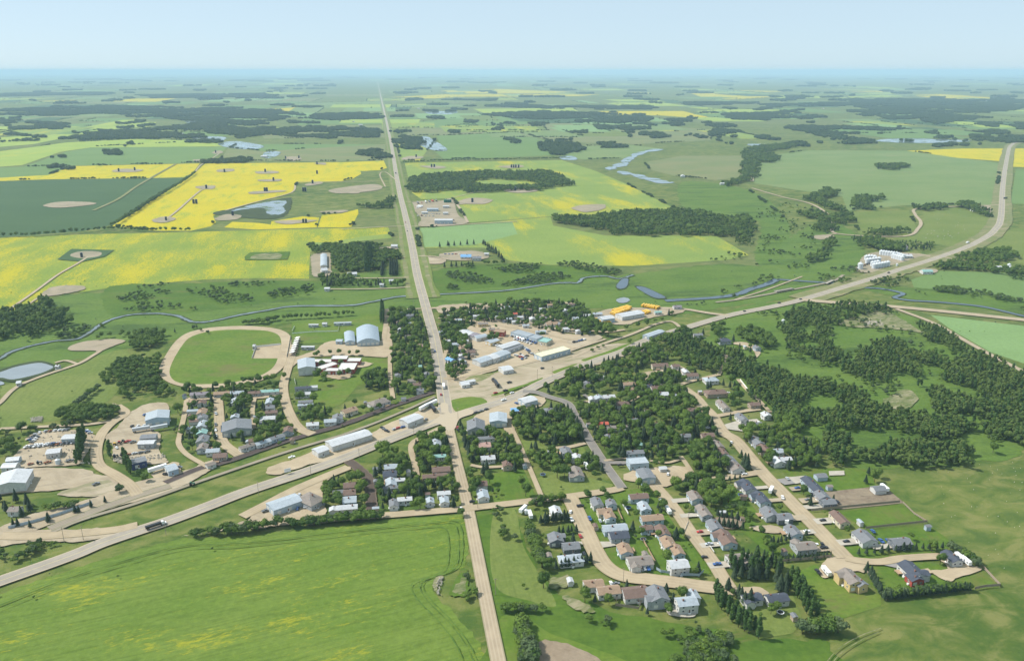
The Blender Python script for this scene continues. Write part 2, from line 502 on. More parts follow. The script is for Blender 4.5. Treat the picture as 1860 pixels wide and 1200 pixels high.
# the ground, out past the horizon
br = [-300000, -120000, -50000, -20000, -9000, -4500, -2500, -1500, -800, -300, 0, 300, 800, 1500, 2500, 4500, 9000, 20000, 50000, 120000, 300000]
gv = [(x, y, 0) for y in br for x in br]
nb = len(br)
gf = [(j * nb + i, j * nb + i + 1, (j + 1) * nb + i + 1, (j + 1) * nb + i) for j in range(nb - 1) for i in range(nb - 1)]
ground = mesh_obj('ground', mk('ground', gv, gf, M['meadow']))
ground['kind'] = 'structure'

# ------------------------------------------------------------------ fields
EDGES = []
def fields():
    def Fd(m, s, c=False, j=0.0, n='field'):
        q = px_list(s) if isinstance(s, str) else s
        P = [G(*p) for p in q]
        if max(p[1] for p in q) < 500:
            for a, b in zip(P, P[1:] + P[:1]): EDGES.append((a, b))
        return sheet(n, q, m, c, j)
    Fd('canola_half', '-120 436 0 432 150 426 400 420 560 416 705 412 712 432 660 437 600 446 575 452 563 458 561 506 470 505 380 507 300 513 240 519 190 524 150 530 100 530 60 552 10 568 -120 590')
    Fd('canola_green', '560 440 600 440 655 430 710 424 712 432 660 437 600 446 575 452 563 457')
    Fd('canola', '373 297 620 295 697 292 703 305 690 309 655 311 656 316 640 325 620 329 540 332 530 350 467 367 407 383 387 392 392 404 383 411 347 419 283 419 203 411 243 387 300 348 355 313')
    Fd('canola', '407 413 422 403 470 405 492 408 493 402 550 393 580 395 575 413 467 417')
    Fd('canola', '585 390 620 388 650 380 651 388 638 412 620 413 577 413')
    Fd('canola', '130 302 363 297 350 314 335 322 287 323 83 326 0 329 -60 330 -60 322 87 318')
    Fd('teal_crop', '-60 310 0 305 60 302 130 302 87 318 0 323 -60 325')
    Fd('dark_crop', '-100 332 0 329 83 326 287 324 333 323 345 322 300 347 243 386 203 409 150 420 0 431 -100 436')
    Fd('teal_crop', '43 303 120 276 167 268 413 267 385 294 320 297 130 301')
    Fd('canola_pale', '-80 312 0 303 40 300 110 276 165 268 413 266 400 256 240 253 120 259 70 266 0 275 -80 285')
    Fd('canola_pale', '-60 272 0 265 0 250 140 240 210 222 280 222 265 234 220 240 215 246 110 252 60 262')
    Fd('teal_crop', '-40 262 0 246 120 237 205 222 150 224 60 232 -40 240')
    Fd('teal_crop', '315 247 345 235 470 231 460 240 440 245 390 248')
    Fd('teal_crop', '430 262 480 262 600 262 690 262 700 288 570 292 400 292 415 270')
    Fd('tan_pasture', '400 292 415 268 480 275 560 270 700 262 700 291 620 293')
    Fd('canola_pale', '140 268 340 258 400 256 420 266 330 262')
    Fd('teal_crop', '560 205 700 205 700 225 540 228')
    Fd('tan_pasture', '470 238 560 228 700 228 700 250 480 252')
    Fd('pasture', '500 196 530 188 695 184 697 200 530 206')
    # right of the highway
    Fd('canola_green', '735 296 1020 291 1080 310 1135 333 1240 386 1120 388 1000 393 870 403 850 405 822 360 765 362 748 350')
    Fd('canola_green', '757 415 850 407 1000 394 1005 410 1100 428 1300 428 1360 463 1320 472 1150 483 1000 481 925 473 900 462 880 450 762 450')
    Fd('blue_crop', '757 415 850 408 930 402 940 425 860 445 762 450')
    Fd('teal_crop', '793 247 950 240 1000 260 1013 282 807 290 790 275 813 273 800 262')
    Fd('canola_green', '720 258 792 252 762 292 728 292')
    Fd('tan_pasture', '900 228 1000 222 1150 226 1300 236 1290 255 1160 262 1010 258 940 240')
    Fd('tan_pasture', '1170 295 1240 283 1350 283 1348 322 1300 327 1225 320 1180 308')
    Fd('pasture', '1415 280 1470 273 1647 274 1818 297 1807 372 1640 373 1540 383 1530 357 1447 345 1370 333 1380 297')
    Fd('canola', '1647 274 1745 270 1822 270 1818 293 1740 287 1690 280')
    Fd('canola', '1843 270 1930 268 1930 306 1840 303')
    Fd('teal_crop', '1845 308 1930 310 1930 372 1836 370')
    Fd('hay', '1545 385 1650 382 1665 415 1655 423 1560 425')
    Fd('hay', '1675 385 1735 378 1800 390 1798 400 1770 430 1730 448 1620 432 1650 425 1680 410')
    Fd('hay', '1700 470 1760 455 1840 415 1930 415 1930 470 1860 480 1760 462')
    Fd('teal_crop', '1655 508 1700 492 1930 498 1930 552 1800 540 1720 527 1660 522')
    Fd('blue_crop', '1690 572 1860 592 1950 604 1950 690 1800 640 1730 600')
    Fd('teal_crop', '760 222 850 212 960 212 1000 222 900 230 790 232')
    Fd('tan_pasture', '740 232 790 232 900 232 930 240 800 246 740 246')
    Fd('pasture', '1010 266 1150 264 1200 270 1130 288 1060 290 1020 284')
    # the big crop at the bottom left
    Fd('crop_near', '-160 1130 0 1078 110 1040 220 1005 330 978 450 973 690 946 800 936 838 934 850 960 852 1000 846 1030 815 1045 792 1052 785 1066 800 1090 830 1118 868 1160 885 1200 900 1330 -300 1400', n='crop_field', j=1.2)
    Fd('rough_grass', '862 925 930 922 945 960 985 1055 1080 1100 1240 1130 1380 1160 1500 1168 1480 1260 920 1290 890 1100', True, 3)
    Fd('hay', '898 930 935 925 950 990 985 1050 1010 1100 960 1090 905 1070 890 1010', True)
    Fd('turf', '905 1130 955 1122 1000 1150 1060 1170 1160 1215 1180 1300 930 1300', True)
    Fd('tilled', '978 1166 990 1161 1030 1168 1085 1192 1120 1230 1120 1300 985 1290 980 1230', False, 0.4, 'tilled_field')
    Fd('lawn', '1420 855 1490 850 1580 850 1590 880 1600 915 1540 925')
    Fd('lawn', '1527 930 1636 915 1684 949 1572 962')
    Fd('lawn', '1572 963 1685 951 1730 985 1715 1003 1560 1018 1530 990')
    Fd('lawn', '1574 1027 1660 1020 1780 1030 1815 1068 1700 1075 1605 1085 1580 1060')
    Fd('garden', '1498 893 1585 884 1612 888 1643 913 1530 925 1505 915')
    Fd('lawn', '1300 880 1335 880 1400 960 1460 1010 1400 1010 1320 940')
    Fd('lawn', '1045 900 1180 885 1230 960 1300 1040 1260 1045 1120 1045 1085 1000')
    Fd('lawn', '855 885 900 860 950 850 975 905 930 912 862 918')
    Fd('hay', '965 870 1010 860 1075 868 1115 880 1100 893 985 906')
    Fd('hay', '945 800 990 800 1060 812 1078 838 960 840')
    Fd('turf', '1420 1050 1480 1025 1520 1050 1600 1080 1600 1100 1510 1130 1480 1110')
    Fd('hay', '1310 1090 1440 1080 1460 1130 1440 1150 1390 1158')
    Fd('turf', '590 655 640 650 710 650 700 690 650 700 620 735 560 750 535 735 560 700')
    Fd('hay', '0 700 60 690 190 640 235 630 240 680 190 735 130 760 0 778', False, 2)
    Fd('turf', '530 580 690 565 700 605 690 618 530 625')
    # river valley
    Fd('valley', '-60 640 0 575 110 540 200 530 300 520 560 512 700 490 760 500 900 490 1050 495 1130 500 1300 480 1450 490 1500 505 1440 540 1300 560 1240 570 1090 560 950 555 800 558 760 560 640 575 450 595 300 620 60 670 -60 700', True, 3)
    Fd('valley', '1420 440 1500 400 1560 430 1570 470 1540 500 1460 500 1380 480', True, 3)
    Fd('valley', '1240 330 1360 345 1430 400 1420 480 1370 470 1375 400 1250 385', True, 3)
    Fd('valley', '1340 560 1460 550 1640 570 1700 600 1860 700 1860 820 1760 840 1560 850 1480 800 1420 760 1280 640', True, 3)
    Fd('valley', '1560 520 1640 540 1860 570 1860 545 1700 525', True, 3)
    Fd('rough_grass', '200 520 330 515 560 510 570 528 420 560 230 575 190 560', True, 3)
    Fd('rough_grass', '780 495 900 480 1050 485 1120 495 1040 512 900 522 790 530', True, 3)
    # far strips of yellow bloom and pale stubble
    for s in ['65 184 190 180 320 179 285 185 80 187', '225 190 300 187 285 190', '415 203 530 196 538 194 525 202 430 206', '270 151 320 150 300 152',
              '800 165 905 162 1035 167 1000 170 820 170', '705 177 820 171 1090 172 1050 175', '710 180 820 174 823 177 790 179',
              '1255 170 1290 168 1390 174 1400 177 1330 181 1285 180', '1085 202 1240 202 1295 215 1270 215 1200 210 1100 208',
              '1700 171 1780 175 1840 182 1800 188 1750 184 1640 172', '1320 164 1440 166 1400 168', '1540 166 1620 165 1600 168', '1140 168 1190 169 1160 171']:
        Fd('canola', s)
    for s in ['1265 202 1320 198 1440 200 1455 210 1380 212 1290 212', '1530 170 1620 168 1640 176 1545 178', '1400 174 1520 172 1540 178 1420 179', '0 178 60 180 60 184 0 185',
              '860 198 1040 196 1050 202 880 206', '1650 190 1860 200 1860 206 1700 200', '720 190 800 188 820 194 720 196', '140 240 200 224 285 222 260 236 200 246']:
        Fd('canola_pale', s)
    g2 = random.Random(3)
    for k in range(300):                       # the far patchwork of quarter sections
        py = YH + 5 + 105 * g2.random() ** 1.5
        px = g2.uniform(-40, 1900)
        w = g2.uniform(15, 95) * (0.5 + (py - YH) / 70)
        h = (py - YH) ** 1.35 * g2.uniform(0.012, 0.030) + 0.35
        sl = (px - 680) / 9000 * 1.0
        a = [(px, py), (px + w, py + w * -0.002), (px + w + (px - 680) * h / (py - YH) , py + h), (px + (px - 680) * h / (py - YH), py + h)]
        Fd(g2.choice(['teal_crop', 'teal_crop', 'pasture', 'tan_pasture', 'dark_crop', 'canola_pale', 'blue_crop', 'hay', 'canola_green']), a)
fields()

# ------------------------------------------------------------------ water
def waters():
    for s in ['743 253 752 250 775 248 790 257 800 262 813 273 790 274 762 264', '395 262 430 257 478 265 465 271 425 270', '345 250 375 248 410 250 398 258 370 256',
              '478 280 490 275 510 277 500 285 483 288', '1590 255 1650 252 1765 256 1700 260 1620 259', '1015 285 1040 284 1048 290 1025 291',
              '775 203 830 203 815 208 780 207', '910 192 965 192 960 195 915 195', '335 221 358 220 355 223 345 224', '1360 262 1390 262 1385 265 1362 265']:
        sheet('lake', s, 'lake', True, 1.5)
    for s in ['1172 273 1190 271 1206 272 1192 275 1176 276', '1158 277 1176 275 1170 280 1152 284 1146 282', '1140 286 1156 283 1150 290 1140 296 1128 294 1132 289', '1122 297 1142 296 1136 302 1120 304 1110 302',
              '1098 306 1112 303 1120 306 1108 309', '1122 311 1136 312 1148 316 1138 318 1124 315', '1146 316 1170 319 1176 325 1158 324', '1170 323 1196 325 1214 330 1224 332 1200 334 1178 329']:
        sheet('river', s, 'lake', True, 4)
    sheet('marsh_bank', '385 388 430 378 520 360 530 365 525 385 500 398 440 396', 'bank', True, 3)
    for s in ['420 384 460 372 510 364 520 368 512 378 500 390 485 388 478 378 450 380', '495 383 512 376 518 384 505 391']:
        sheet('marsh_pool', s, 'lake', True, 2)
    sheet('embankment', '-40 680 0 672 30 663 70 656 94 661 101 669 72 684 25 694 0 692 -40 700', 'bank', True)
    sheet('lagoon', '-30 684 0 677 30 667 70 660 90 664 96 669 70 680 25 690 0 687 -30 694', 'lagoon', True)
    sheet('lagoon', '-20 694 0 693 8 697 3 700 -20 702', 'lagoon', True)
    ck = '-40 668 0 652 20 640 60 628 100 620 140 616 165 603 180 592 205 580 240 572 280 570 300 571 325 575 345 584 365 586 390 583 430 574 480 565 530 557 600 556 640 555 680 548 720 540 760 537 800 535 860 532 930 527 1000 516 1030 514 1050 514 1062 505 1100 502 1125 507 1150 500'
    ribbon('creek_bank', ck, 8, 'bank', jit=1.2)
    ribbon('creek', ck, 3.9, 'creek', jit=0.9)
    for s in ['1118 521 1130 506 1142 506 1139 522 1126 527', '1152 520 1170 521 1200 535 1212 543 1190 543 1165 530']:
        sheet('oxbow_bank', s, 'bank', True, 1)
        q = px_list(s); cx = sum(p[0] for p in q) / len(q); cy = sum(p[1] for p in q) / len(q)
        sheet('oxbow_lake', [(cx + (p[0] - cx) * .88, cy + (p[1] - cy) * .85) for p in q], 'water', True)
    c2 = '1208 547 1240 545 1300 541 1340 535 1362 526 1390 518 1412 508'
    ribbon('creek_bank', c2, 13, 'bank', jit=1); ribbon('creek', c2, 10, 'water', jit=0.8)
    c3 = '1412 508 1470 512 1520 516 1557 522 1600 525 1632 531 1640 535 1625 541 1650 546 1700 549 1773 556 1815 564 1870 577 1950 590'
    ribbon('creek_bank', c3, 9, 'bank', jit=1); ribbon('creek', c3, 6, 'water', jit=0.6)
    sheet('pool', '1120 545 1132 541 1143 544 1140 550 1125 551', 'lagoon', True, 1)
    sheet('slough', '815 1075 835 1040 848 1035 852 1065 845 1082 825 1084', 'rough_grass', True, 1)
    sheet('slough', '822 1074 836 1056 846 1050 846 1072 833 1080', 'bare', True, 1)
    sheet('bare_ground', '786 1062 790 1052 800 1046 806 1050 797 1058 795 1072 803 1084 796 1080 788 1072', 'bare', True, 0.5)
waters()

# ------------------------------------------------------------------ gravel lots, pads, islands
def lots():
    L = lambda m, s, c=True, j=0.8, b=True, n='gravel_lot': sheet(n, s, m, c, j, b)
    L('gravel', '195 790 215 775 235 752 265 735 300 732 308 742 304 768 275 770 274 780 292 790 290 820 302 835 300 842 250 844 207 838 205 810 192 800')
    L('gravel', '45 800 70 785 110 783 150 782 170 790 172 800 155 830 140 845 60 850 20 858 10 850 40 815 62 800')
    L('gravel', '-40 905 0 897 8 868 60 852 150 853 175 862 200 868 215 880 205 895 170 880 130 888 60 895 0 900')
    L('dirt', '130 888 190 872 215 885 212 897 170 903 105 900')
    L('gravel', '190 785 215 768 232 752 226 742 212 735 204 735 222 750 205 768 185 785')
    L('sand', '290 850 318 840 330 850 325 868 300 872 275 866')
    L('gravel', '-30 985 0 960 60 935 130 918 200 895 250 875 320 862 400 830 404 838 330 885 200 925 90 955 60 968 80 980 0 990', True, 1)
    L('gravel', '-60 972 0 965 150 962 250 957 200 975 150 985 60 985 -60 1000', True, 1, n='road_junction')
    # race track
    L('sand', '452 593 490 596 515 602 528 613 528 633 520 660 505 677 480 690 440 700 390 705 345 705 310 697 292 684 290 668 300 648 318 622 340 606 375 597 410 594', True, 0, True, 'race_track')
    sheet('infield', '450 600 485 602 505 609 511 622 508 640 500 663 485 677 460 687 420 696 370 699 335 698 315 691 308 676 315 655 330 630 345 614 375 604 410 600', 'turf', True)
    sheet('riding_arena', '457 652 464 629 511 627 505 652', 'sand')
    L('sand', '526 652 545 647 575 636 583 628 604 620 640 622 692 620 697 604 699 590 705 590 708 600 710 646 650 647 590 648 560 650 540 660 530 668', True, 0.8, True, 'arena_yard')
    L('sand', '528 628 541 628 536 648 524 648')
    L('sand', '583 668 600 672 628 676 640 684 620 690 595 686 580 680', True, 0.8, True, 'school_yard')
    L('sand', '645 667 657 658 672 660 678 662 655 669')
    # commercial quarter
    L('sand', '806 640 830 620 845 600 880 580 905 578 950 592 985 597 1030 607 1085 610 1092 616 1060 628 1025 640 1000 650 975 658 930 668 905 672 870 683 850 690 838 693 812 700 806 690', True, 1, False)
    L('dirt', '800 728 806 700 850 692 905 676 990 652 1040 640 1090 628 1140 625 1158 636 1130 648 1060 672 1000 690 950 704 915 716 916 726 853 748 822 753 808 748', True, 1.2)
    L('gravel', '798 556 870 552 920 554 900 562 830 562 800 570', True, 1, False)
    L('dirt', '930 575 990 572 1060 590 1050 606 990 598 900 586', True, 1, False)
    L('gravel', '1075 575 1105 588 1140 590 1165 582 1200 575 1240 568 1240 560 1190 562 1165 560 1120 560 1085 568', True, 1)
    L('gravel', '1030 620 1078 608 1092 616 1050 630', True, 0.5)
    L('gravel', '1165 622 1180 612 1200 606 1215 606 1200 614 1180 628 1164 640', True, 0.5)
    for s in ['820 728 850 722 875 724 885 732 870 740 838 750 826 747 820 735', '893 719 930 706 953 699 985 687 978 694 950 704 905 719', '1056 655 1095 642 1138 626 1143 630 1125 640 1080 656', '1004 676 1025 668 1048 662 1034 673 1012 680', '625 827 650 817 683 803 660 817']:
        sheet('grass_island', s, 'turf', True, 0, True)
    sheet('grass_verge', '855 685 900 678 908 674 880 690 850 700 838 702', 'verge', True, 1)
    L('sand', '485 853 527 837 570 820 600 805 640 795 680 786 700 772 760 748 790 738 803 755 760 780 700 802 655 818 620 832 560 846 500 864', True, 1)
    L('sand', '862 757 905 738 945 722 985 722 990 732 975 742 940 752 930 765 937 790 925 792 905 772 870 777', True, 0.8)
    L('sand', '450 950 480 922 540 895 583 870 620 852 640 850 600 870 586 900 592 935 570 950 500 957 460 962', True, 0.8)
    L('gravel', '330 975 380 968 450 945 475 930 480 940 440 958 360 972', True, 0.8)
    # land scrubbed round the subdivision
    L('sand', '1487 1041 1494 1024 1512 1012 1548 1013 1576 1024 1569 1041 1556 1038 1527 1043 1498 1051', True, 0.3, True, 'turning_circle')
    L('sand', '1700 1013 1718 1012 1745 1024 1785 1035 1740 1050 1725 1058 1700 1047 1690 1038 1720 1035 1715 1025', True, 0.3, True, 'driveway')
    L('sand', '1130 870 1150 855 1160 862 1190 850 1245 848 1258 862 1225 880 1200 885 1170 880', True, 1)
    L('sand', '1200 672 1225 664 1248 672 1240 680 1210 675 1190 690 1165 690 1160 680', True, 0.6)
    L('sand', '1325 1072 1350 1068 1380 1068 1396 1080 1370 1083 1340 1078', True, 0.3, True, 'driveway')
    L('concrete', '1300 777 1340 765 1375 762 1385 772 1350 785', False, 0, True, 'driveway')
    L('concrete', '1505 857 1533 856 1534 864 1506 865', False, 0, True, 'concrete_pad')
    L('concrete', '1050 985 1110 985 1120 992 1070 1000', False, 0, True, 'driveway')
    L('concrete', '1215 1103 1245 1098 1265 1108 1258 1122 1215 1118', True, 0, True, 'patio')
    L('garden', '1290 944 1350 940 1345 958 1320 962', True, 0.5)
    L('gravel', '1360 960 1400 955 1425 965 1400 970', True, 0.5)
    L('grey_pad', '1408 872 1450 867 1456 878 1425 882', False, 0, True, 'parking_pad')
    L('concrete', '1430 868 1465 865 1470 875 1445 880', False, 0, True, 'driveway')
    L('grey_pad', '1595 1019 1635 1024 1633 1034 1597 1026', False, 0, True, 'driveway')
    L('bare', '1000 1052 1035 1048 1028 1066 1000 1070', True, 1.5, False)
    L('bare', '1022 1082 1050 1092 1080 1106 1066 1114 1036 1102', True, 1.5, False)
    L('bare', '1520 590 1640 600 1700 612 1660 595 1620 570 1590 566', True, 2, False)
    L('bare', '1600 735 1640 708 1665 725 1640 745', True, 2, False)
    L('sand', '1330 655 1352 655 1372 645 1360 632 1330 625 1350 622 1375 632 1380 645 1360 658', True, 1)
    # oil leases and yards far off
    for s in ['750 368 800 365 822 362 832 390 850 402 840 408 800 412 760 410 765 398 750 380', '205 310 225 307 260 309 245 313 210 313', '357 339 390 338 385 344 360 343',
              '278 399 300 394 320 398 300 405 280 404', '390 398 410 390 438 392 430 399 400 401', '395 309 420 307 425 311 398 313', '465 312 500 311 505 315 470 316',
              '470 327 510 326 505 330 475 330', '455 349 500 346 520 348 460 353', '555 335 580 330 585 334 560 338', '500 402 560 400 575 402 520 408', '580 385 625 382 630 385 600 388',
              '762 302 800 302 810 305 790 307', '730 288 745 284 768 285 765 288 735 291', '905 303 940 300 952 303 930 306', '833 366 850 361 870 360 895 364 880 371 850 371 832 372',
              '915 347 935 343 970 344 975 348 940 351', '1038 378 1060 373 1097 372 1097 380 1065 386 1045 382', '385 277 400 274 405 278 390 280', '350 291 380 290 365 296',
              '518 286 540 285 548 290 525 293', '570 297 590 296 590 300', '78 374 110 367 165 368 170 372 110 378', '75 537 90 524 120 519 153 521 150 528 95 538',
              '1475 430 1500 427 1516 430 1490 436', '566 465 590 459 603 464 601 485 600 500 570 503 566 485', '690 450 735 450 742 468 735 470 715 458 690 458',
              '800 462 850 456 880 460 885 470 830 474 805 470', '1780 376 1810 375 1802 390 1785 385', '600 345 680 335 690 345 620 352', '620 350 655 345 650 352']:
        L('lease', s, True, 1.2, True, 'oil_lease' if float(s.split()[1]) < 420 else 'farmyard')
    L('lease', '1560 478 1570 465 1600 458 1660 461 1690 466 1655 473 1635 480 1620 490 1580 496 1555 492', True, 1, True, 'farmyard')
    L('lease', '1665 493 1680 488 1700 490 1702 495 1685 498', True, 0.5, True, 'farmyard')
    L('lease', '125 632 150 622 200 617 228 620 205 630 180 640 170 638 130 638', True, 0.5, True, 'farmyard')
    sheet('mown_plot', '104 472 130 453 208 455 190 467 150 476', 'dark_crop')
    L('lease', '128 466 135 460 155 457 183 459 180 466 150 470', True, 0.5, True, 'oil_lease')
    sheet('mown_plot', '444 467 455 459 527 458 522 472 445 473', 'rough_grass')
    L('bare', '458 466 480 461 510 462 505 471 460 471', True, 1, False)
    L('gravel', '762 467 800 470 810 474 800 480 765 478', True, 1, False)
lots()

# ------------------------------------------------------------------ roads and tracks
def roads():
    hw = '686 150 690 168 705 235 722 330 735 387 748 445 757 495 770 545 780 582 790 620 800 680 808 735 813 765'
    hv = '686 150 690 168 705 235 722 330 735 387 748 445 757 495 769 542'
    ribbon('grass_verge', hv, 46, 'hay', block=False, jit=2)
    for o_ in (-17, 16): ribbon('ditch_edge', hv, 6, 'verge', block=False, jit=1.5, off=o_)
    st = '813 765 830 840 840 880 853 938 880 1078 905 1202 935 1350'
    dg = '-60 1078 0 1057 80 1029 140 1007 185 988 240 969 310 946 380 920 450 893 550 860 620 835 687 808 753 782 803 764 853 748 912 730 950 714 997 691 1080 657 1130 640 1163 624 1197 611 1240 598 1323 574 1407 557 1457 545 1540 520 1600 502 1635 490 1693 472 1752 451 1790 432 1807 418 1818 395 1822 333 1830 283 1837 264 1860 257 1930 254'
    ribbon('grass_verge', '1457 545 1540 520 1600 502 1635 490 1693 472 1752 451 1790 432 1807 418 1818 395 1822 333 1830 283 1837 264 1860 257', 42, 'verge', block=False, jit=2)
    ribbon('highway', hw, 13, 'highway')
    ribbon('street', st, 8.5, 'gravel_road')
    ribbon('highway', dg, 12.5, 'highway')
    sheet('road_junction', '800 735 813 735 818 752 850 744 860 752 835 762 826 780 812 782 795 770 770 778 800 755', 'highway', True, 0, True)
    R_ = lambda s, w, m='gravel_road', n='street', **k: ribbon(n, s, w, m, **k)
    R_('1457 545 1500 549 1600 556 1700 565 1860 582 1950 592', 14, n='road')
    R_('1628 562 1650 570 1700 590 1780 635 1870 682', 7, n='road')
    R_('1240 600 1220 585 1190 590 1147 608 1097 625 1040 650', 5, n='track')
    R_('1323 574 1290 570 1240 562 1195 560', 8, n='road')
    R_('620 792 527 820 443 848 350 880 250 915 150 945 95 968', 4, 'old_bed', 'track')
    R_('620 792 680 770 740 745 790 722', 3.5, 'old_bed', 'track')
    R_('310 884 240 905 150 938 90 962', 9, 'old_bed', 'old_track_bed')
    ribbon('railway_bed', '300 878 360 853 417 838 460 823 527 800 620 773 677 752 723 735 787 713', 7, 'ballast', jit=0.3)
    R_('1300 550 1340 545 1407 533 1507 513 1532 500', 5, 'old_bed', 'old_track_bed')
    R_('1335 545 1390 528 1457 503', 3, n='track')
    # left side
    R_('212 738 228 752 205 768 188 785 178 805 175 828 182 848 208 863 233 880 250 900', 9, 'street')
    R_('0 780 40 778 100 775 160 772 200 766', 5)
    R_('-20 745 0 733 20 712 42 698 83 682 142 662 167 648 183 638', 5, n='track')
    R_('100 660 120 656 140 662', 4, n='track')
    R_('-30 590 10 567 60 533 105 500 140 480 160 467', 4.5, n='track')
    R_('45 560 60 548 80 536', 3.5, n='track')
    R_('530 648 520 680 515 705 520 735 533 765 548 782 568 790', 9, 'street')
    R_('703 562 701 590 697 618', 6, 'street')
    R_('708 645 709 690 714 725', 4.5, 'street')
    R_('735 563 770 561', 4)
    R_('338 726 400 724 462 723 512 720', 7, 'street')
    R_('396 725 398 755 400 783 407 807 435 828', 9, 'street')
    R_('339 728 335 755 327 790 325 808 340 827 377 849', 4.5, 'street')
    R_('463 723 459 745 461 780', 4, 'street')
    R_('0 975 80 975 200 965 250 955', 9, 'street')
    # south side of the highway
    ribbon('road_base', '632 838 650 851 667 868 673 885 674 905 675 927', 8.5, 'dark_dirt', jit=0.4)
    R_('633 850 583 870 533 892 483 918 440 940', 9, 'street')
    R_('800 778 770 793 750 805 747 820 753 842 757 866', 5, 'street')
    R_('560 950 620 943 690 938 780 931 838 926 900 919 967 911 1034 903 1110 892 1130 887', 8, 'street')
    R_('855 846 880 850 925 848', 4, 'street')
    R_('925 770 943 807 960 847 983 902', 4, 'street')
    R_('950 712 975 714 997 722 1030 733 1043 753 1060 782 1072 803 1097 842 1122 877 1130 888', 8, 'asphalt_street')
    R_('1034 903 1050 936 1066 970 1082 1004 1100 1030 1130 1047 1180 1054 1230 1060 1280 1067 1330 1072', 12, 'street')
    R_('1178 872 1200 895 1225 925 1258 973 1292 1018 1312 1050 1325 1070', 9.5, 'street')
    R_('1236 830 1247 845 1262 868', 4, 'street')
    R_('1238 705 1262 722 1277 740 1293 756 1312 785 1335 800 1360 830 1387 862 1417 893 1450 927 1475 952 1502 980 1535 1015', 12, 'street')
    R_('1232 708 1243 697 1303 682', 5, 'street')
    R_('1297 758 1343 749 1380 744', 6, 'street')
    R_('1340 690 1358 711 1375 725 1399 750', 4, 'street')
    R_('1390 858 1342 865 1297 871 1262 872', 7, 'street')
    R_('1535 1015 1560 1020 1600 1022 1637 1016 1707 1012 1722 1018', 7, 'street')
    R_('1690 1038 1665 1042 1650 1040', 5, 'street')
    R_('1060 718 1090 735 1128 745', 4, 'asphalt_street')
    R_('1097 842 1140 842 1160 846', 5, 'asphalt_street')
    R_('1063 806 1035 813 1010 815', 5, 'street')
    R_('1097 838 1150 832', 3, 'street')
    R_('1180 838 1210 842 1235 836', 3, 'street')
    R_('1238 703 1200 715 1165 720 1130 733 1060 730', 3, 'street')
    R_('1305 683 1320 650 1300 640', 4, 'street')
    # town quarter north of the rails
    R_('780 561 830 559 905 556 960 548 1040 552', 7, 'street')
    R_('797 578 840 582 900 590 960 600', 8, 'street')
    R_('960 600 1010 612 1050 620', 7, 'street')
    R_('806 690 850 682 900 668', 7, 'street')
    R_('1060 600 1100 604 1135 600', 5, 'street')
    R_('1100 617 1060 630 1000 650 930 668', 4, n='track')
    # farm lanes
    R_('745 522 700 525 640 526 600 526', 4, n='lane')
    R_('742 505 690 506 640 506', 4, n='lane')
    R_('760 466 790 467 815 472', 5, n='lane')
    R_('742 412 790 411 850 408 940 403', 4.5, n='lane')
    R_('737 367 770 366', 4, n='lane'); R_('822 362 838 383 850 405', 6, n='lane'); R_('822 360 870 349 930 344', 3, n='lane')
    R_('740 412 715 412 620 417', 4, n='lane')
    R_('722 330 700 313 690 318 700 340', 4, n='lane')
    R_('730 293 715 293', 4, n='lane'); R_('302 398 320 385 360 350 372 343', 5, n='lane')
    R_('400 278 380 292 365 300 355 312', 5, n='lane'); R_('409 383 467 367 530 350 540 332 580 331 690 330', 5, n='lane')
    R_('320 298 295 312 250 338 215 362 170 383', 8, 'verge', 'old_track', block=False)
    R_('1365 342 1420 358 1470 370 1500 387 1515 408 1520 425 1640 430 1668 415 1672 403 1662 390 1665 380 1730 376 1815 373', 7, n='lane')
    R_('1520 425 1500 428', 5, n='lane')
    R_('1366 272 1366 330', 9, n='lane')
    R_('1690 466 1665 462', 8, n='lane')
    R_('1715 468 1780 482 1795 486', 4, n='lane')
    R_('940 240 1000 262', 3, 'old_bed', 'lane')
    R_('1488 1222 1520 1183 1558 1159 1600 1143', 0.5, 'bare', 'track')
    R_('1500 1222 1526 1190 1562 1166 1596 1150', 0.5, 'bare', 'track')
roads()
def tramlines():
    q = px_list('-60 1122 110 1054 220 1019 330 991 450 985 690 958 790 949 826 947 838 962 840 1000 832 1030 800 1046 775 1054 768 1068 783 1092 815 1124 850 1168 870 1210')
    for k in range(3):
        t = [0.0, 0.018, 0.06][k]
        ribbon('wheel_track', [(p[0] + (420 - p[0]) * t, p[1] + (1130 - p[1]) * t) for p in q], 0.55, 'tram', jit=0.3)
tramlines()
ZB = LEVEL[0] + 0.004          # the finished ground level everything stands on

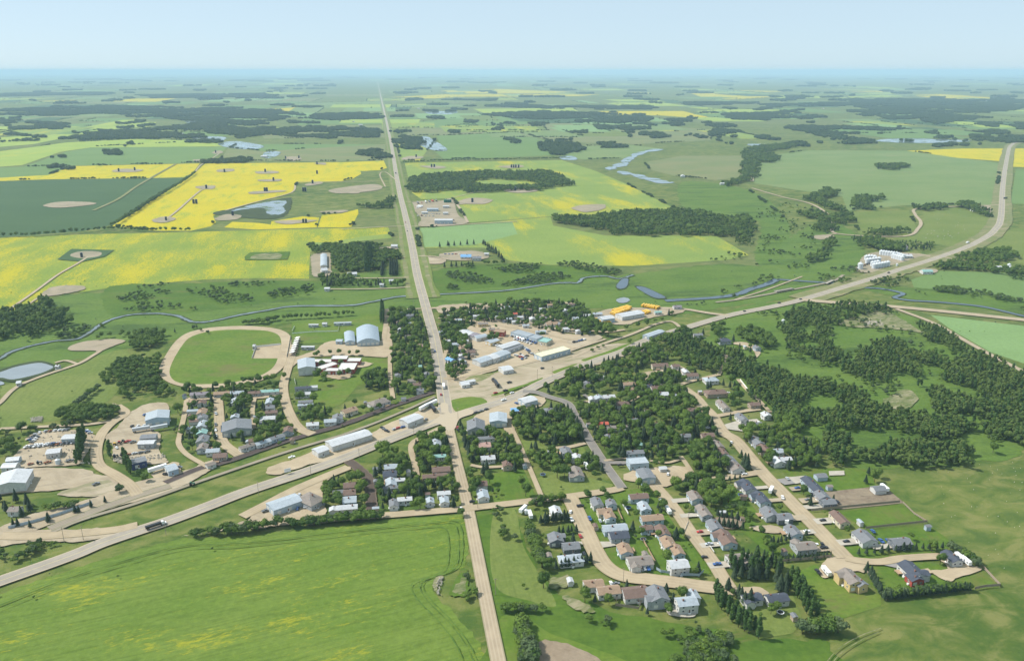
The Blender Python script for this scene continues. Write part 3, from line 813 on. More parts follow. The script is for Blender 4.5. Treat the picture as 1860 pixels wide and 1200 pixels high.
# ------------------------------------------------------------------ building materials
ROOF = {'g': ('grey', (0.27, 0.28, 0.295)), 'd': ('dark slate', (0.10, 0.115, 0.15)), 'b': ('brown', (0.26, 0.175, 0.14)), 't': ('tan', (0.46, 0.32, 0.215)),
        'w': ('white', (0.60, 0.61, 0.62)), 'l': ('pale grey', (0.44, 0.49, 0.53)), 'r': ('red', (0.62, 0.14, 0.09)), 'u': ('blue', (0.22, 0.44, 0.72)),
        'n': ('green', (0.30, 0.50, 0.45)), 'y': ('taupe', (0.35, 0.30, 0.26)), 'p': ('pink', (0.52, 0.33, 0.28)), 'i': ('mauve', (0.34, 0.30, 0.33)), 'v': ('steel grey', (0.40, 0.47, 0.53)), 'c': ('cream', (0.74, 0.70, 0.50))}
WALL = {'W': ('white', (0.66, 0.65, 0.62)), 'C': ('cream', (0.68, 0.60, 0.44)), 'B': ('pale blue', (0.46, 0.55, 0.62)), 'G': ('grey', (0.42, 0.44, 0.46)),
        'R': ('red', (0.42, 0.08, 0.06)), 'Y': ('yellow', (0.66, 0.50, 0.24)), 'N': ('navy', (0.06, 0.08, 0.20)), 'T': ('tan', (0.48, 0.38, 0.28)), 'K': ('dark grey', (0.16, 0.18, 0.20))}
def plain(name, c, rough=0.7, var=0.2, size=2.0, spec=0.3):
    m, nt, bs = new_mat(name)
    co = coords(nt, 'obj')
    n = noise(nt, co, size, 5, 0.6)
    oi = nt.nodes.new('ShaderNodeObjectInfo')
    col = mix(nt, mathn(nt, 'MULTIPLY', n, var), c, tuple(v * 0.55 for v in c))
    col = mix(nt, mathn(nt, 'MULTIPLY', oi.outputs['Random'], 0.22), col, tuple(min(1, v * 1.3) for v in c))
    nt.links.new(col, bs.inputs['Base Color'])
    bs.inputs['Roughness'].default_value = rough
    bs.inputs['Specular IOR Level'].default_value = spec
    return m
def lined(name, c, step, axis, dark, rough=0.6, width=0.25):
    """ribs, courses or boards: thin darker lines every step metres along an object axis"""
    m, nt, bs = new_mat(name)
    co = coords(nt, 'obj')
    sep = nt.nodes.new('ShaderNodeSeparateXYZ')
    nt.links.new(co, sep.inputs[0])
    fr = mathn(nt, 'FRACT', mathn(nt, 'DIVIDE', sep.outputs[axis], step), 0)
    n = noise(nt, co, 1.6, 5, 0.65)
    n2 = noise(nt, co, 7.0, 3, 0.6)
    oi = nt.nodes.new('ShaderNodeObjectInfo')
    col = mix(nt, mathn(nt, 'MULTIPLY', ramp(nt, n, 0.38, 0.7), 0.55), c, tuple(v * 0.62 for v in c))
    col = mix(nt, mathn(nt, 'MULTIPLY', ramp(nt, n2, 0.45, 0.7), 0.3), col, tuple(min(1, v * 1.25) for v in c))
    col = mix(nt, mathn(nt, 'MULTIPLY', mathn(nt, 'LESS_THAN', fr, width), dark), col, tuple(v * 0.45 for v in c))
    col = mix(nt, mathn(nt, 'MULTIPLY', oi.outputs['Random'], 0.2), col, tuple(v * 0.75 for v in c))
    nt.links.new(col, bs.inputs['Base Color'])
    bs.inputs['Roughness'].default_value = rough
    bs.inputs['Specular IOR Level'].default_value = 0.3
    bump(nt, bs, fr, 0.04, 0.6)
    return m
for k, (nm, c) in ROOF.items():
    c = tuple(v * (0.70 if k in 'bygdti' else 0.85) for v in c)
    M['shingle' + k] = lined(nm.replace(' ', '_') + '_shingles', c, 0.32, 2, 0.45, 0.85)
    M['metal' + k] = lined(nm.replace(' ', '_') + '_metal_roof', c, 1.1, 1, 0.4, 0.45, 0.14)
for k, (nm, c) in WALL.items():
    c = tuple(v * 0.9 for v in c)
    M['siding' + k] = lined(nm.replace(' ', '_') + '_siding', c, 0.4, 2, 0.22, 0.7)
M['flatroof'] = plain('flat_roof_gravel', (0.62, 0.60, 0.56), 0.9, 0.45, 4)
M['glass'] = plain('window_glass', (0.04, 0.055, 0.07), 0.12, 0.1, 1, 0.6)
M['trim'] = plain('white_trim', (0.75, 0.74, 0.71), 0.6, 0.1)
M['door'] = plain('door_paint', (0.16, 0.10, 0.08), 0.6, 0.1)
M['garage'] = lined('garage_door_panels', (0.66, 0.65, 0.61), 0.55, 2, 0.5, 0.6, 0.12)
M['brick'] = plain('chimney_brick', (0.22, 0.11, 0.08), 0.9, 0.4, 0.5)
M['deck'] = plain('deck_boards', (0.40, 0.27, 0.17), 0.85, 0.4, 0.8)
M['timber'] = plain('weathered_timber', (0.30, 0.24, 0.18), 0.9, 0.4, 1)
M['steel'] = lined('corrugated_galvanised_steel', (0.66, 0.69, 0.72), 0.8, 2, 0.35, 0.35, 0.3)
M['steel_plain'] = plain('dull_steel', (0.55, 0.57, 0.58), 0.4, 0.3)
M['tank_dark'] = plain('black_tank_paint', (0.028, 0.040, 0.062), 0.5, 0.2, 2, 0.3)
M['tank_green'] = plain('green_tank_paint', (0.03, 0.16, 0.11), 0.5, 0.2)

def window_mesh():
    b = MB()
    b.box(-0.02, 0.05, -0.62, 0.62, 0, 1.15, 1)
    b.box(0.0, 0.08, -0.70, -0.62, -0.08, 1.23, 0); b.box(0.0, 0.08, 0.62, 0.70, -0.08, 1.23, 0)
    b.box(0.0, 0.08, -0.62, 0.62, -0.08, 0.0, 0); b.box(0.0, 0.08, -0.62, 0.62, 1.15, 1.23, 0)
    return b.mesh('window', [M['trim'], M['glass']])
WIN = window_mesh()
def door_mesh():
    b = MB(); b.box(-0.02, 0.07, -0.48, 0.48, 0.05, 2.1, 1); b.box(0, 0.1, -0.58, -0.48, 0.05, 2.2, 0); b.box(0, 0.1, 0.48, 0.58, 0.05, 2.2, 0)
    b.box(0.0, 0.9, -0.7, 0.7, -1.0, 0.04, 0)
    return b.mesh('door', [M['trim'], M['door']])
DOOR = door_mesh()
def gdoor_mesh():
    b = MB(); b.box(-0.02, 0.06, -1.3, 1.3, 0, 2.2, 0)
    return b.mesh('garage_door', [M['garage']])
GDOOR = gdoor_mesh()
def chim_mesh():
    b = MB(); b.box(-0.35, 0.35, -0.45, 0.45, -1.2, 0.9, 0); b.box(-0.42, 0.42, -0.52, 0.52, 0.9, 1.0, 0); b.cyl(0, 0, 0.12, 1.0, 1.25, 8, 0)
    return b.mesh('chimney', [M['brick']])
CHIM = chim_mesh()
def vent_mesh():
    b = MB(); b.cyl(0, 0, 0.2, -0.5, 0.5, 8, 0)
    return b.mesh('roof_vent', [M['steel_plain']])
VENT = vent_mesh()
def gable_roof(b, L, W, h, pitch, ox=0.0, oy=0.0, turn=False, t=0.16, ov=0.45, i=0):
    """a gable roof slab, ridge along y (or x when turned)"""
    hw = W / 2 + ov; r = h + W / 2 * pitch; e = h - ov * pitch
    pts = [(-hw, e), (0, r), (hw, e), (hw, e + t), (0, r + t * 1.1), (-hw, e + t)]
    c = MB(); c.prism(pts, -L / 2 - ov * 0.8, L / 2 + ov * 0.8, i)
    v = [((p[1] if turn else p[0]) + ox, (-p[0] if turn else p[1]) + oy, p[2]) for p in c.v]
    b.add(v, c.f, i)
def gable_wall(b, L, W, h, pitch, ox=0.0, oy=0.0, turn=False, i=0):
    c = MB(); c.prism([(-W / 2, -1.0), (W / 2, -1.0), (W / 2, h), (0, h + W / 2 * pitch), (-W / 2, h)], -L / 2, L / 2, i)
    v = [((p[1] if turn else p[0]) + ox, (-p[0] if turn else p[1]) + oy, p[2]) for p in c.v]
    b.add(v, c.f, i)
def hip_roof(b, L, W, h, pitch, t=0.14, ov=0.5, i=0):
    a, c = W / 2 + ov, L / 2 + ov
    e, r = h - ov * pitch, h + W / 2 * pitch
    k = max(0.3, L / 2 - W / 2)
    for dz in (0,):
        v = [(-a, -c, e), (a, -c, e), (a, c, e), (-a, c, e), (0, -k, r), (0, k, r), (-a, -c, e + t), (a, -c, e + t), (a, c, e + t), (-a, c, e + t), (0, -k, r + t), (0, k, r + t)]
        f = [(0, 1, 7, 6), (1, 2, 8, 7), (2, 3, 9, 8), (3, 0, 6, 9), (6, 7, 10), (7, 8, 11, 10), (8, 9, 11), (9, 6, 10, 11), (0, 3, 2, 1)]
        b.add(v, f, i)
def arc_pts(W, h, rise, n=12):
    return [(-W / 2 + W * k / n, h + rise * math.sin(math.pi * k / n)) for k in range(n + 1)]

def build(name, x, y, yaw, L, W, roof, wall, flags='', label=None, cat='house', group=None, h=None, r=None):
    """one building: an Empty with wall, roof and what the walls and roof carry"""
    r = r or rng
    two = '2' in flags
    big = 'm' in flags or 'q' in flags or 'f' in flags
    if h is None: h = 5.0 if two else (4.6 if big and W > 9 else 3.0 if not 's' in flags else 2.2)
    pitch = 0.20 if 'm' in flags else 0.42
    root = empty(name, (x, y, ZB), yaw)
    tag(root, label, cat, group)
    rk = ('metal' if 'm' in flags or 'q' in flags else 'shingle') + roof
    wb, rb = MB(), MB()
    top = h + W / 2 * pitch
    if 'f' in flags:                                     # flat roof with a parapet
        wb.box(-W / 2, W / 2, -L / 2, L / 2, -1, h - 0.25)
        rb.box(-W / 2 - .12, W / 2 + .12, -L / 2 - .12, L / 2 + .12, h - 0.25, h)
        for (a, c, d, e) in ((-W / 2 - .12, -W / 2 + .15, -L / 2 - .12, L / 2 + .12), (W / 2 - .15, W / 2 + .12, -L / 2 - .12, L / 2 + .12),
                             (-W / 2 + .15, W / 2 - .15, -L / 2 - .12, -L / 2 + .15), (-W / 2 + .15, W / 2 - .15, L / 2 - .15, L / 2 + .12)):
            rb.box(a, c, d, e, h, h + 0.4)
        rm = M['flatroof'] if roof in 'w' else M['shingle' + roof]
        top = h
    elif 'q' in flags:                                   # curved steel roof
        rise = W * 0.17
        wb.prism([(-W / 2, -1)] + [(W / 2, -1)] + arc_pts(W, h, rise)[::-1], -L / 2, L / 2)
        a = arc_pts(W + 0.5, h + 0.05, rise + 0.02); a2 = arc_pts(W + 0.9, h + 0.02, rise + 0.25)
        rb.prism(a + a2[::-1], -L / 2 - .3, L / 2 + .3)
        rm = M[rk]; top = h + rise
    elif 'h' in flags:
        wb.box(-W / 2, W / 2, -L / 2, L / 2, -1, h - 0.02)
        hip_roof(rb, L, W, h, pitch); rm = M[rk]
    else:
        gable_wall(wb, L, W, h, pitch)
        gable_roof(rb, L, W, h, pitch); rm = M[rk]
    wing = None
    if 'x' in flags:                                     # a cross gable wing
        s = 1 if r.random() < 0.5 else -1
        wl, ww = W * 0.5 + 2.0, min(L * 0.45, 6.0)
        ox = (W * 0.18 + wl / 2) * s * 0.75; oy = r.choice((-1, 1)) * (L / 2 - ww / 2 - 0.4)
        gable_wall(wb, wl, ww, h - 0.05, pitch, ox, oy, True)
        gable_roof(rb, wl, ww, h + 0.03, pitch, ox, oy, True)
        wing = (s, ox + s * wl / 2, oy)
    w = mesh_obj('wall', wb.mesh('wall', M['siding' + wall]), root)
    ro = mesh_obj('roof', rb.mesh('roof', rm), root)
    if not big and not 's' in flags:
        mesh_obj('chimney', CHIM, ro, (r.choice((-1, 1)) * W * 0.12, r.uniform(-.3, .3) * L, top - 0.3))
        mesh_obj('vent', VENT, ro, (W * 0.2, r.uniform(-.3, .3) * L, h + W * 0.3 * pitch + 0.2))
    elif big and L > 12:
        for k in range(int(L / 9)):
            mesh_obj('vent', VENT, ro, (0 if 'q' in flags else W * 0.1, -L / 2 + 5 + 9 * k, top + (0.1 if 'f' in flags else -0.05)))
    # openings
    if 's' in flags:
        mesh_obj('door', DOOR, root, (W / 2, 0, 0))
    else:
        zs = [0.95] + ([3.5] if two else [])
        if not 'm' in flags and not 'q' in flags or W < 10:
            for z in zs:
                for s in (-1, 1):
                    n = max(1, int(L / 4.5))
                    for k in range(n):
                        yy = -L / 2 + (k + 0.5) * L / n
                        if 'x' in flags and wing and s == wing[0] and abs(yy - wing[2]) < L * .28: continue
                        o = mesh_obj('window', WIN, root, (s * W / 2, yy + 0.3, z)); o.rotation_euler = (0, 0, 0 if s > 0 else math.pi)
                for s in (-1, 1):
                    for xx in ((-W / 4, W / 4) if W > 7 else (0,)):
                        o = mesh_obj('window', WIN, root, (xx, s * L / 2, z)); o.rotation_euler = (0, 0, s * math.pi / 2)
        for s in ((1, -1) if not big else (1,)):
            o = mesh_obj('door', DOOR, root, (s * W / 2, L * 0.04 - 1.0, 0)); o.rotation_euler = (0, 0, 0 if s > 0 else math.pi)
        if big:
            n = max(1, int(W / 5))
            for k in range(n):
                o = mesh_obj('bay_door', GDOOR, root, (-W / 2 + (k + 0.5) * W / n, -L / 2, 0), 0, (1, 1.3, 1.4)); o.rotation_euler = (0, 0, -math.pi / 2)
            for k in range(int(L / 8)):
                mesh_obj('bay_door', GDOOR, root, (W / 2, -L / 2 + 4 + k * 8, 0), 0, (1, 1.1, 1.2))
        elif W > 7.5:
            o = mesh_obj('garage_door', GDOOR, root, (-W / 4, -L / 2 - 0.01, 0)); o.rotation_euler = (0, 0, -math.pi / 2)
            if r.random() < 0.5:
                db = MB(); db.box(0, 3.2, -2.2, 2.2, 0.5, 0.65); db.box(0.2, 0.35, -2.0, -1.85, -1, .5); db.box(2.9, 3.05, -2, -1.85, -1, .5); db.box(2.9, 3.05, 1.85, 2.0, -1, .5)
                db.box(3.1, 3.16, -2.2, 2.2, 1.3, 1.4)
                s = -1 if r.random() < .6 else 1
                o = mesh_obj('deck', db.mesh('deck', M['deck']), root, (s * (W / 2 + 0.01), L * 0.22, 0)); o.rotation_euler = (0, 0, 0 if s > 0 else math.pi)
    # keep trees off it and out of the line of sight to it
    ca, sa = math.cos(yaw), math.sin(yaw)
    near = (4.5 if y < G(0, 860)[1] else 3.6) if not 'T' in flags else 1
    mg = 2.0 if y < G(0, 860)[1] else 0.8
    pts = [(-W / 2 - mg, -L / 2 - mg), (W / 2 + mg, -L / 2 - mg), (W / 2 + mg, L / 2 + mg), (-W / 2 - mg, L / 2 + mg)]
    Q = [(x + ca * p - sa * q, y + sa * p + ca * q) for p, q in pts]
    block_poly(Q)
    block_poly([(p, q - near) for p, q in Q])
    return root

class Namer:
    """labels a run of things by colour and by their order from the far end"""
    def __init__(s): s.rows = []
    def add(s, obj, colour, kind, where, key, extra=''): s.rows.append((obj, colour, kind, where, key, extra))
    def finish(s):
        by = {}
        for row in s.rows: by.setdefault((row[1], row[2], row[3]), []).append(row)
        for (c, kd, wh), rows in by.items():
            rows.sort(key=lambda t: -t[4])
            for k, row in enumerate(rows):
                o = row[0]
                for ex in (row[5], ''):
                    t = 'the only %s %s%s %s' % (c, kd, ex, wh) if len(rows) == 1 else '%s %s%s %s, %s from far end' % (c, kd, ex, wh, ORD(k))
                    if len(t.split()) <= 16: break
                o['label'] = t
NM = Namer()

RAIL = math.atan2(*(lambda a, b: (b[1] - a[1], b[0] - a[0]))(G(417, 838), G(620, 773))) - math.pi / 2
def yaw_of(o):
    return {'n': GRID, 'e': GRID + math.pi / 2, 'r': RAIL, 'x': RAIL + math.pi / 2}[o] if o in 'nerx' else GRID
DRIVES, CARS, YARDS = [], [], []
def houses(where, side, s, flags0=''):
    """x y(photo) facing length width roof[wall][flags]; side = where the street is"""
    for it in s.split(';'):
        q = it.split()
        if len(q) < 6: continue
        px, py = float(q[0]), float(q[1])
        L, W = float(q[3]) * (0.90 if px > 1000 else 0.86), float(q[4]) * (0.90 if px > 1000 else 0.86)
        code = q[5]
        roof = code[0]
        rest = code[1:]
        wall = None
        fl = flags0
        for ch in rest:
            if ch in WALL and ch.isupper(): wall = ch
            else: fl += ch
        lr = random.Random(int(px * 31 + py * 17))
        if wall is None: wall = lr.choice('WWWCBBGT')
        if L * W > 120 and 'f' not in fl and 'm' not in fl and 's' not in fl and 'q' not in fl and 'h' not in fl and 'x' not in fl and lr.random() < 0.5: fl += 'x'
        hh = 3.2 if not ('2' in fl or 'm' in fl or 'q' in fl) else 5.5
        x, y = G(px, py, ZB + hh)
        yaw = yaw_of(q[2])
        shed = 's' in fl
        nm, cat = ('shed', 'shed') if shed else ('metal_shed', 'metal building') if ('m' in fl or 'q' in fl) else ('flat_roofed_building', 'building') if 'f' in fl else ('house', 'house')
        o = build(nm, x, y, yaw, L, W, roof, wall, fl, None, cat, None, r=lr)
        kd = {'shed': 'roofed small shed', 'metal_shed': 'roofed metal building', 'flat_roofed_building': 'flat-roofed building', 'house': 'roofed house'}[nm]
        c = ROOF[roof][0]
        if kd.startswith('roofed'): c, kd = c + '-' + kd.split()[0], ' '.join(kd.split()[1:])
        size = ('long ' if L >= 15 and not shed else '')
        NM.add(o, size + c, kd, where, y, ' with %s walls' % WALL[wall][0] if nm != 'shed' else '')
        o['group'] = 'buildings ' + where
        if nm == 'house': YARDS.append((x, y, L, W, yaw, where, lr.random(), side))
        if side and not shed and nm == 'house':
            d = Vector((math.cos(GRID), math.sin(GRID))) * side
            ext = (W if q[2] == 'n' else L) / 2
            a = Vector((x, y)) + d * ext + Vector((-math.sin(GRID), math.cos(GRID))) * lr.uniform(-3, 3)
            b = a + d * 13
            n = Vector((-math.sin(GRID), math.cos(GRID))) * lr.uniform(2.2, 3.6)
            CARS.append((a.x * .45 + b.x * .55, a.y * .45 + b.y * .55, GRID + (0 if side > 0 else math.pi), where, lr.random()))
            DRIVES.append(([a - n, b - n, b + n, a + n], lr.choice(['concrete', 'sand', 'gravel', 'concrete'])))

# the new subdivision at the bottom right
houses('inside the curve of the gravel street', 0, '1084 911 n 12 8 gW;1110 912 n 8 7 gB;1098 927 e 11 8 tC;1107 935 n 9 8 t;1117 957 e 18 9 lB;1124 970 e 14 10 dG;1135 996 n 12 9 tB;1162 1017 e 17 11 yW')
houses('inside the curve, back-to-back row by the straight street', 0, '1160 900 e 15 8 bB;1170 919 n 12 8 lB;1184 939 e 17 8 tB;1174 957 e 9 6 bB;1203 963 n 13 9 bB;1214 984 n 13 9 tW;1230 998 n 12 8 tB;1232 1022 e 13 10 wW2')
houses('outside the curve on its left', 0, '1009 926 n 10 8 wW;1009 976 n 11 10 gKx;1037 990 e 12 9 gK;1037 1013 e 17 9 lWh')
houses('below the curved gravel street', 0, '1078 1058 e 13 8 tW;1105 1070 e 15 9 tW;1154 1074 e 17 12 bW;1194 1077 n 14 12 gGx2;1247 1090 e 13 9 lW2;1259 1079 n 9 7 lW')
houses('beside the double row of poplars', 0, '1365 1083 e 13 8 dWx;1411 1084 e 14 8 dW')
houses('along the near side of the straight gravel street', -1, '1262 900 n 13 9 yB;1278 927 n 16 8 yG;1298 953 n 13 9 gB;1318 976 n 18 11 bB;1341 1012 e 16 10 yW')
houses('left of the wide gravel street', 1, '1357 881 n 17 10 dW;1383 903 n 17 9 dB;1398 930 n 13 11 gG;1423 937 e 12 9 gK;1441 963 n 13 9 gB;1461 990 e 15 10 yG')
houses('right of the wide gravel street', -1, '1475 878 n 22 9 dB;1493 898 n 11 9 gG;1504 910 e 11 8 gK;1525 939 n 17 8 bC;1571 974 n 15 12 gW;1635 982 e 14 9 gK')
houses('on the right edge of town', 0, '1596 884 e 10 8 gWs;1491 861 e 9 7 gBs;1686 952 e 4 3 gBs;1443 1114 n 4 3 gs')
houses('beside the last driveway', 0, '1729 1010 n 13 8 dW')
houses('uphill beside the aspen wood', 0, '1198 662 e 19 9 bC;1227 663 e 9 7 bW;1245 673 n 11 6 wW;1256 680 e 14 9 bW;1291 688 e 15 11 lWh;1300 711 e 23 12 bTh;1313 734 n 21 7 yW;1370 733 e 11 8 bT;1347 757 n 15 8 gW;1392 752 n 9 8 wW;1371 769 e 13 7 gB')
houses('among the trees left of the upper street', 0, '1285 789 e 12 8 bT;1303 807 n 13 9 yT;1312 820 n 12 8 bW;1327 834 n 12 8 gG;1336 847 n 13 11 yW')
houses('among the trees right of the upper street', 0, '1375 800 n 15 9 gG;1388 814 n 13 9 bT;1410 818 e 12 8 lW;1412 835 n 12 10 wW;1427 832 e 10 6 wW')
houses('in the densely treed middle of town', 0, '1192 703 e 12 9 bW;1203 714 e 12 9 wW2;1257 743 e 12 7 bW;1177 743 e 6 5 tWs;1154 820 e 15 7 gB;1204 847 e 6 5 wWs;1163 805 n 7 5 nBs;1148 705 e 9 6 tW;1095 768 e 10 6 rC;1175 700 e 10 7 dG;1094 683 x 22 5 wW;1142 696 e 13 8 tW;1066 696 n 8 8 gW;1110 775 e 9 6 yW;1105 793 n 8 7 gB;1245 790 e 9 7 gW;1196 770 e 9 7 yT;1150 762 e 9 7 gW')
houses('beside the worn asphalt street', 0, '1075 723 n 8 6 wW;1088 721 n 9 8 lW;1106 719 e 12 8 wW;1128 732 e 17 9 bWh;995 745 n 13 12 gWh;1028 818 n 12 9 gB;1047 829 n 8 9 wW;1047 857 n 17 10 yG;1158 839 e 17 12 lBf;1173 858 n 17 12 gBm')
houses('among trees right of the downtown street', 0, '880 807 e 11 10 pW;886 830 e 13 8 wW;882 794 e 17 6 gW;921 842 n 9 8 bT;874 877 e 10 9 bW;877 897 n 13 9 lW')
houses('between the lane and the downtown street', 0, '792 803 n 13 9 lW;798 827 e 12 6 nW;801 851 e 16 9 bT;790 863 e 22 7 bT;806 894 e 11 6 wW;807 907 n 10 7 lW;781 908 n 8 6 lW;735 905 e 12 6 wW;715 913 n 11 7 gW')
houses('between the dark new road and the lane', 0, '710 846 e 12 9 lW;708 859 e 12 10 dG;710 875 n 12 9 lW;727 870 e 8 5 wW;711 884 e 14 4 gG')
houses('left of the dark new road', 0, '635 880 e 10 9 bT;635 893 e 10 9 bW;635 906 e 11 10 lB;630 920 e 17 7 wW;605 922 n 6 6 wWs;614 890 e 9 5 gWs')
houses('in the left block by the back lane', 0, '350 727 n 8 7 tWs;367 730 n 9 8 bW;350 743 e 11 5 lWs;367 747 n 13 9 tW;368 757 n 9 9 gW;368 770 n 14 9 lW;367 784 n 9 9 nG;368 797 n 14 10 gW;368 811 n 12 9 yG;348 776 e 11 6 lW;352 762 e 9 5 bWs;387 817 e 12 8 lW;400 826 e 12 9 bT;382 840 r 8 6 yWs')
houses('in the left end row below the racetrack', 0, '363 714 e 20 8 iW;403 713 e 17 8 tG;431 712 e 14 8 lW;462 712 e 13 7 bG;490 709 e 20 7 nW')
houses('in the left block by the wide arena road', 0, '427 728 n 14 9 lW;490 728 n 14 8 lW;491 738 e 9 8 gW;493 747 e 12 7 bT;487 758 e 15 9 wWx;427 755 n 9 8 lG;476 765 n 7 5 gs')
houses('in the left block beside the railway', 0, '448 809 r 14 6 yW;477 802 r 15 7 lW;502 793 r 15 7 gB;523 780 n 11 9 bG;460 798 e 8 6 bT;568 769 e 12 8 wW;600 763 e 12 8 lW;613 757 n 11 10 gW')
houses('beside the open field below the school', 0, '550 703 e 17 6 dG;550 714 e 17 7 wW;555 728 e 15 6 gW;555 734 e 16 4 lW;634 744 r 16 10 tC;688 729 r 22 13 yWh;570 700 e 8 6 wWs')
houses('in the treed block left of the main road', 0, '723 567 e 14 4 wW;727 598 n 8 7 wW;725 585 n 8 8 bW;763 627 e 9 8 pW;748 648 e 6 5 wWs;760 665 e 10 8 nW;775 678 n 7 6 gW;758 697 e 10 8 bW;763 707 e 8 7 gW;733 721 e 5 5 gWs;745 572 e 12 7 gW;740 610 e 8 6 yW;730 640 e 8 7 bW;748 690 e 9 7 yW;723 680 n 8 7 gW')
houses('in the far residential quarter', 0, '803 589 e 10 7 bY;802 602 e 8 5 lW;833 580 e 9 6 lB;877 587 e 14 8 yY;893 597 e 9 7 yY;983 576 e 18 9 iW;967 578 n 10 8 wW;1002 587 e 16 10 tW;1017 588 n 9 8 gW;982 601 e 14 6 lB;1027 563 n 8 8 wW2;935 569 e 7 6 rW;945 575 e 8 6 wW;955 590 e 9 6 lW;1050 600 n 7 6 wW;1067 572 e 10 7 wW;1085 569 e 13 7 lW;865 573 e 9 6 wW;848 566 e 9 6 wW;870 563 e 9 6 gW;905 560 e 9 7 wW;921 557 e 8 6 lW;1000 553 e 10 7 tW;985 560 e 9 6 wW;1045 577 e 8 7 lW;905 575 e 8 6 wW;925 578 e 8 6 lW;1028 596 e 8 7 wW;935 583 e 8 6 wW;1038 552 e 9 6 bW;818 573 e 8 6 wW;812 586 e 8 6 gW;960 562 e 8 7 bW')
houses('on the corner right of the main road', 0, '827 624 e 9 7 lB;853 638 e 14 9 bW;818 652 x 12 8 uB;838 653 x 18 4 lG;837 633 n 10 9 tW;838 645 n 7 7 wW;812 618 e 8 6 wW;845 618 e 8 6 wW')
houses('on the grassy hill beside the aspen wood', 0, '1315 617 e 15 12 dGh;1268 607 e 11 7 gW;1375 630 n 9 7 gB;1230 556 e 12 7 iW;1195 566 e 10 6 nW')
for poly, mt in DRIVES:
    o = sheet('driveway', [(p[0], p[1]) for p in poly], mt, False, 0.15, True, True)

for (x, y, L, W, yaw, where, u, side) in YARDS:
    yr = random.Random(int(x * 7 + y * 3))
    d = -side if side else yr.choice((-1, 1))
    if yr.random() < 0.42:
        px_, py_ = x + d * (max(W, 9) * .5 + yr.uniform(7, 10)), y + yr.uniform(-6, 6)
        if not blocked(px_, py_):
            rf = yr.choice('gwbydl')
            o = build('shed', px_, py_, GRID + yr.choice((0, 1.57)), yr.uniform(3, 4.5), yr.uniform(2.4, 3.2), rf, yr.choice('WCBGT'), 's', None, 'shed', 'garden sheds ' + where, r=yr)
            NM.add(o, ROOF[rf][0] + '-roofed', 'garden shed', where, py_)
NM.finish()
# larger buildings, ridge given by its two ends in the photo
def big(x1, y1, x2, y2, W, roof, wall, flags, label, cat, name, h=4.6, group=None, grow=0.0):
    a, b = Vector(G(x1, y1, ZB + h)), Vector(G(x2, y2, ZB + h))
    d = b - a
    c = (a + b) / 2
    return build(name, c.x, c.y, math.atan2(d.y, d.x) - math.pi / 2, d.length + grow, W, roof, wall, flags, label, cat, group, h=h)
big(669, 621, 667, 595, 25, 'v', 'B', 'q', 'large hockey arena with a pale curved metal roof beside the sandy yard', 'arena', 'arena', 4.2)
big(636, 621, 634, 603, 11, 'v', 'B', 'q', 'smaller curved-roofed hall just left of the large arena', 'hall', 'curling_hall', 3.4)
big(611, 618, 622, 618, 8, 'l', 'B', 'm', 'low pale annex left of the small curved-roofed hall', 'annex', 'annex', 3)
big(557, 668, 556, 652, 17, 'l', 'W', 'm', 'tall white school gym with metal roof beside the arena road', 'gymnasium', 'gymnasium', 7)
for a in [('long low classroom wing with red walls beside the white gym', 566, 655, 602, 655, 9, 3.6), ('tall central block of the red-walled school', 603, 649, 631, 649, 10, 5.2),
          ('right rear wing of the red-walled school', 632, 653, 655, 653, 10, 4), ('broad flat-roofed front block of the red-walled school', 617, 665, 646, 665, 19, 4),
          ('low front classroom wing of the red-walled school', 592, 671, 622, 671, 8, 3.6), ('slanting middle wing of the red-walled school', 578, 669, 608, 659, 9, 3.7)]:
    big(a[1], a[2], a[3], a[4], a[5], 'w', 'R', 'f', a[0], 'school wing', 'school_building', a[6], 'flat-roofed school wings')
big(430, 781, 430, 764, 24, 'g', 'G', 'm', 'big grey-roofed church hall in the left residential block', 'church hall', 'church_hall', 5)
big(490, 920, 542, 902, 13, 'l', 'B', 'm', 'long pale blue-roofed workshop beside the crop field', 'workshop', 'workshop', 4.5)
big(551, 912, 576, 899, 17, 'y', 'G', 'h', 'brown hip-roofed showroom at the end of the pale workshop', 'showroom', 'showroom', 4)
big(597, 806, 669, 784, 13, 'w', 'W', 'm', 'long white-roofed store between railway and highway', 'store', 'store', 4.5)
big(572, 819, 592, 812, 10, 'w', 'W', 'm', 'small white building off the left end of the long white store', 'shop', 'workshop', 4)
big(733, 765, 761, 754, 12, 'w', 'W', 'm', 'white service building beside the main crossroads', 'garage', 'service_garage', 4.5)
big(905, 766, 905, 750, 15, 'l', 'B', 'm', 'pale blue gabled shed on the gravel corner right of the crossroads', 'shed', 'metal_shed', 4.5)
big(865, 781, 864, 764, 15, 'g', 'G', '', 'grey-roofed hall below the crossroads behind a spruce row', 'hall', 'hall', 4)
big(947, 728, 970, 722, 12, 'w', 'B', 'm', 'white-roofed filling station building on the gravel corner', 'filling station', 'filling_station', 4)
big(928, 744, 941, 743, 7, 'u', 'W', 'm', 'small blue-roofed building at the head of the narrow lane', 'shop', 'shop', 3.2)
big(865, 656, 890, 648, 13, 'l', 'W', 'm', 'left pale section of the long commercial row by the wasteland', 'store', 'store', 4.5, 'joined commercial row')
big(889, 649, 901, 645, 13, 'w', 'W', 'm', 'white middle section of the long commercial row', 'store', 'store', 4.8, 'joined commercial row')
big(900, 645, 920, 638, 13, 'l', 'B', 'm', 'right blue-grey section of the long commercial row', 'store', 'store', 4.6, 'joined commercial row')
big(907, 631, 939, 621, 11, 'w', 'W', 'm', 'long white-roofed store behind the commercial row', 'store', 'store', 4.5)
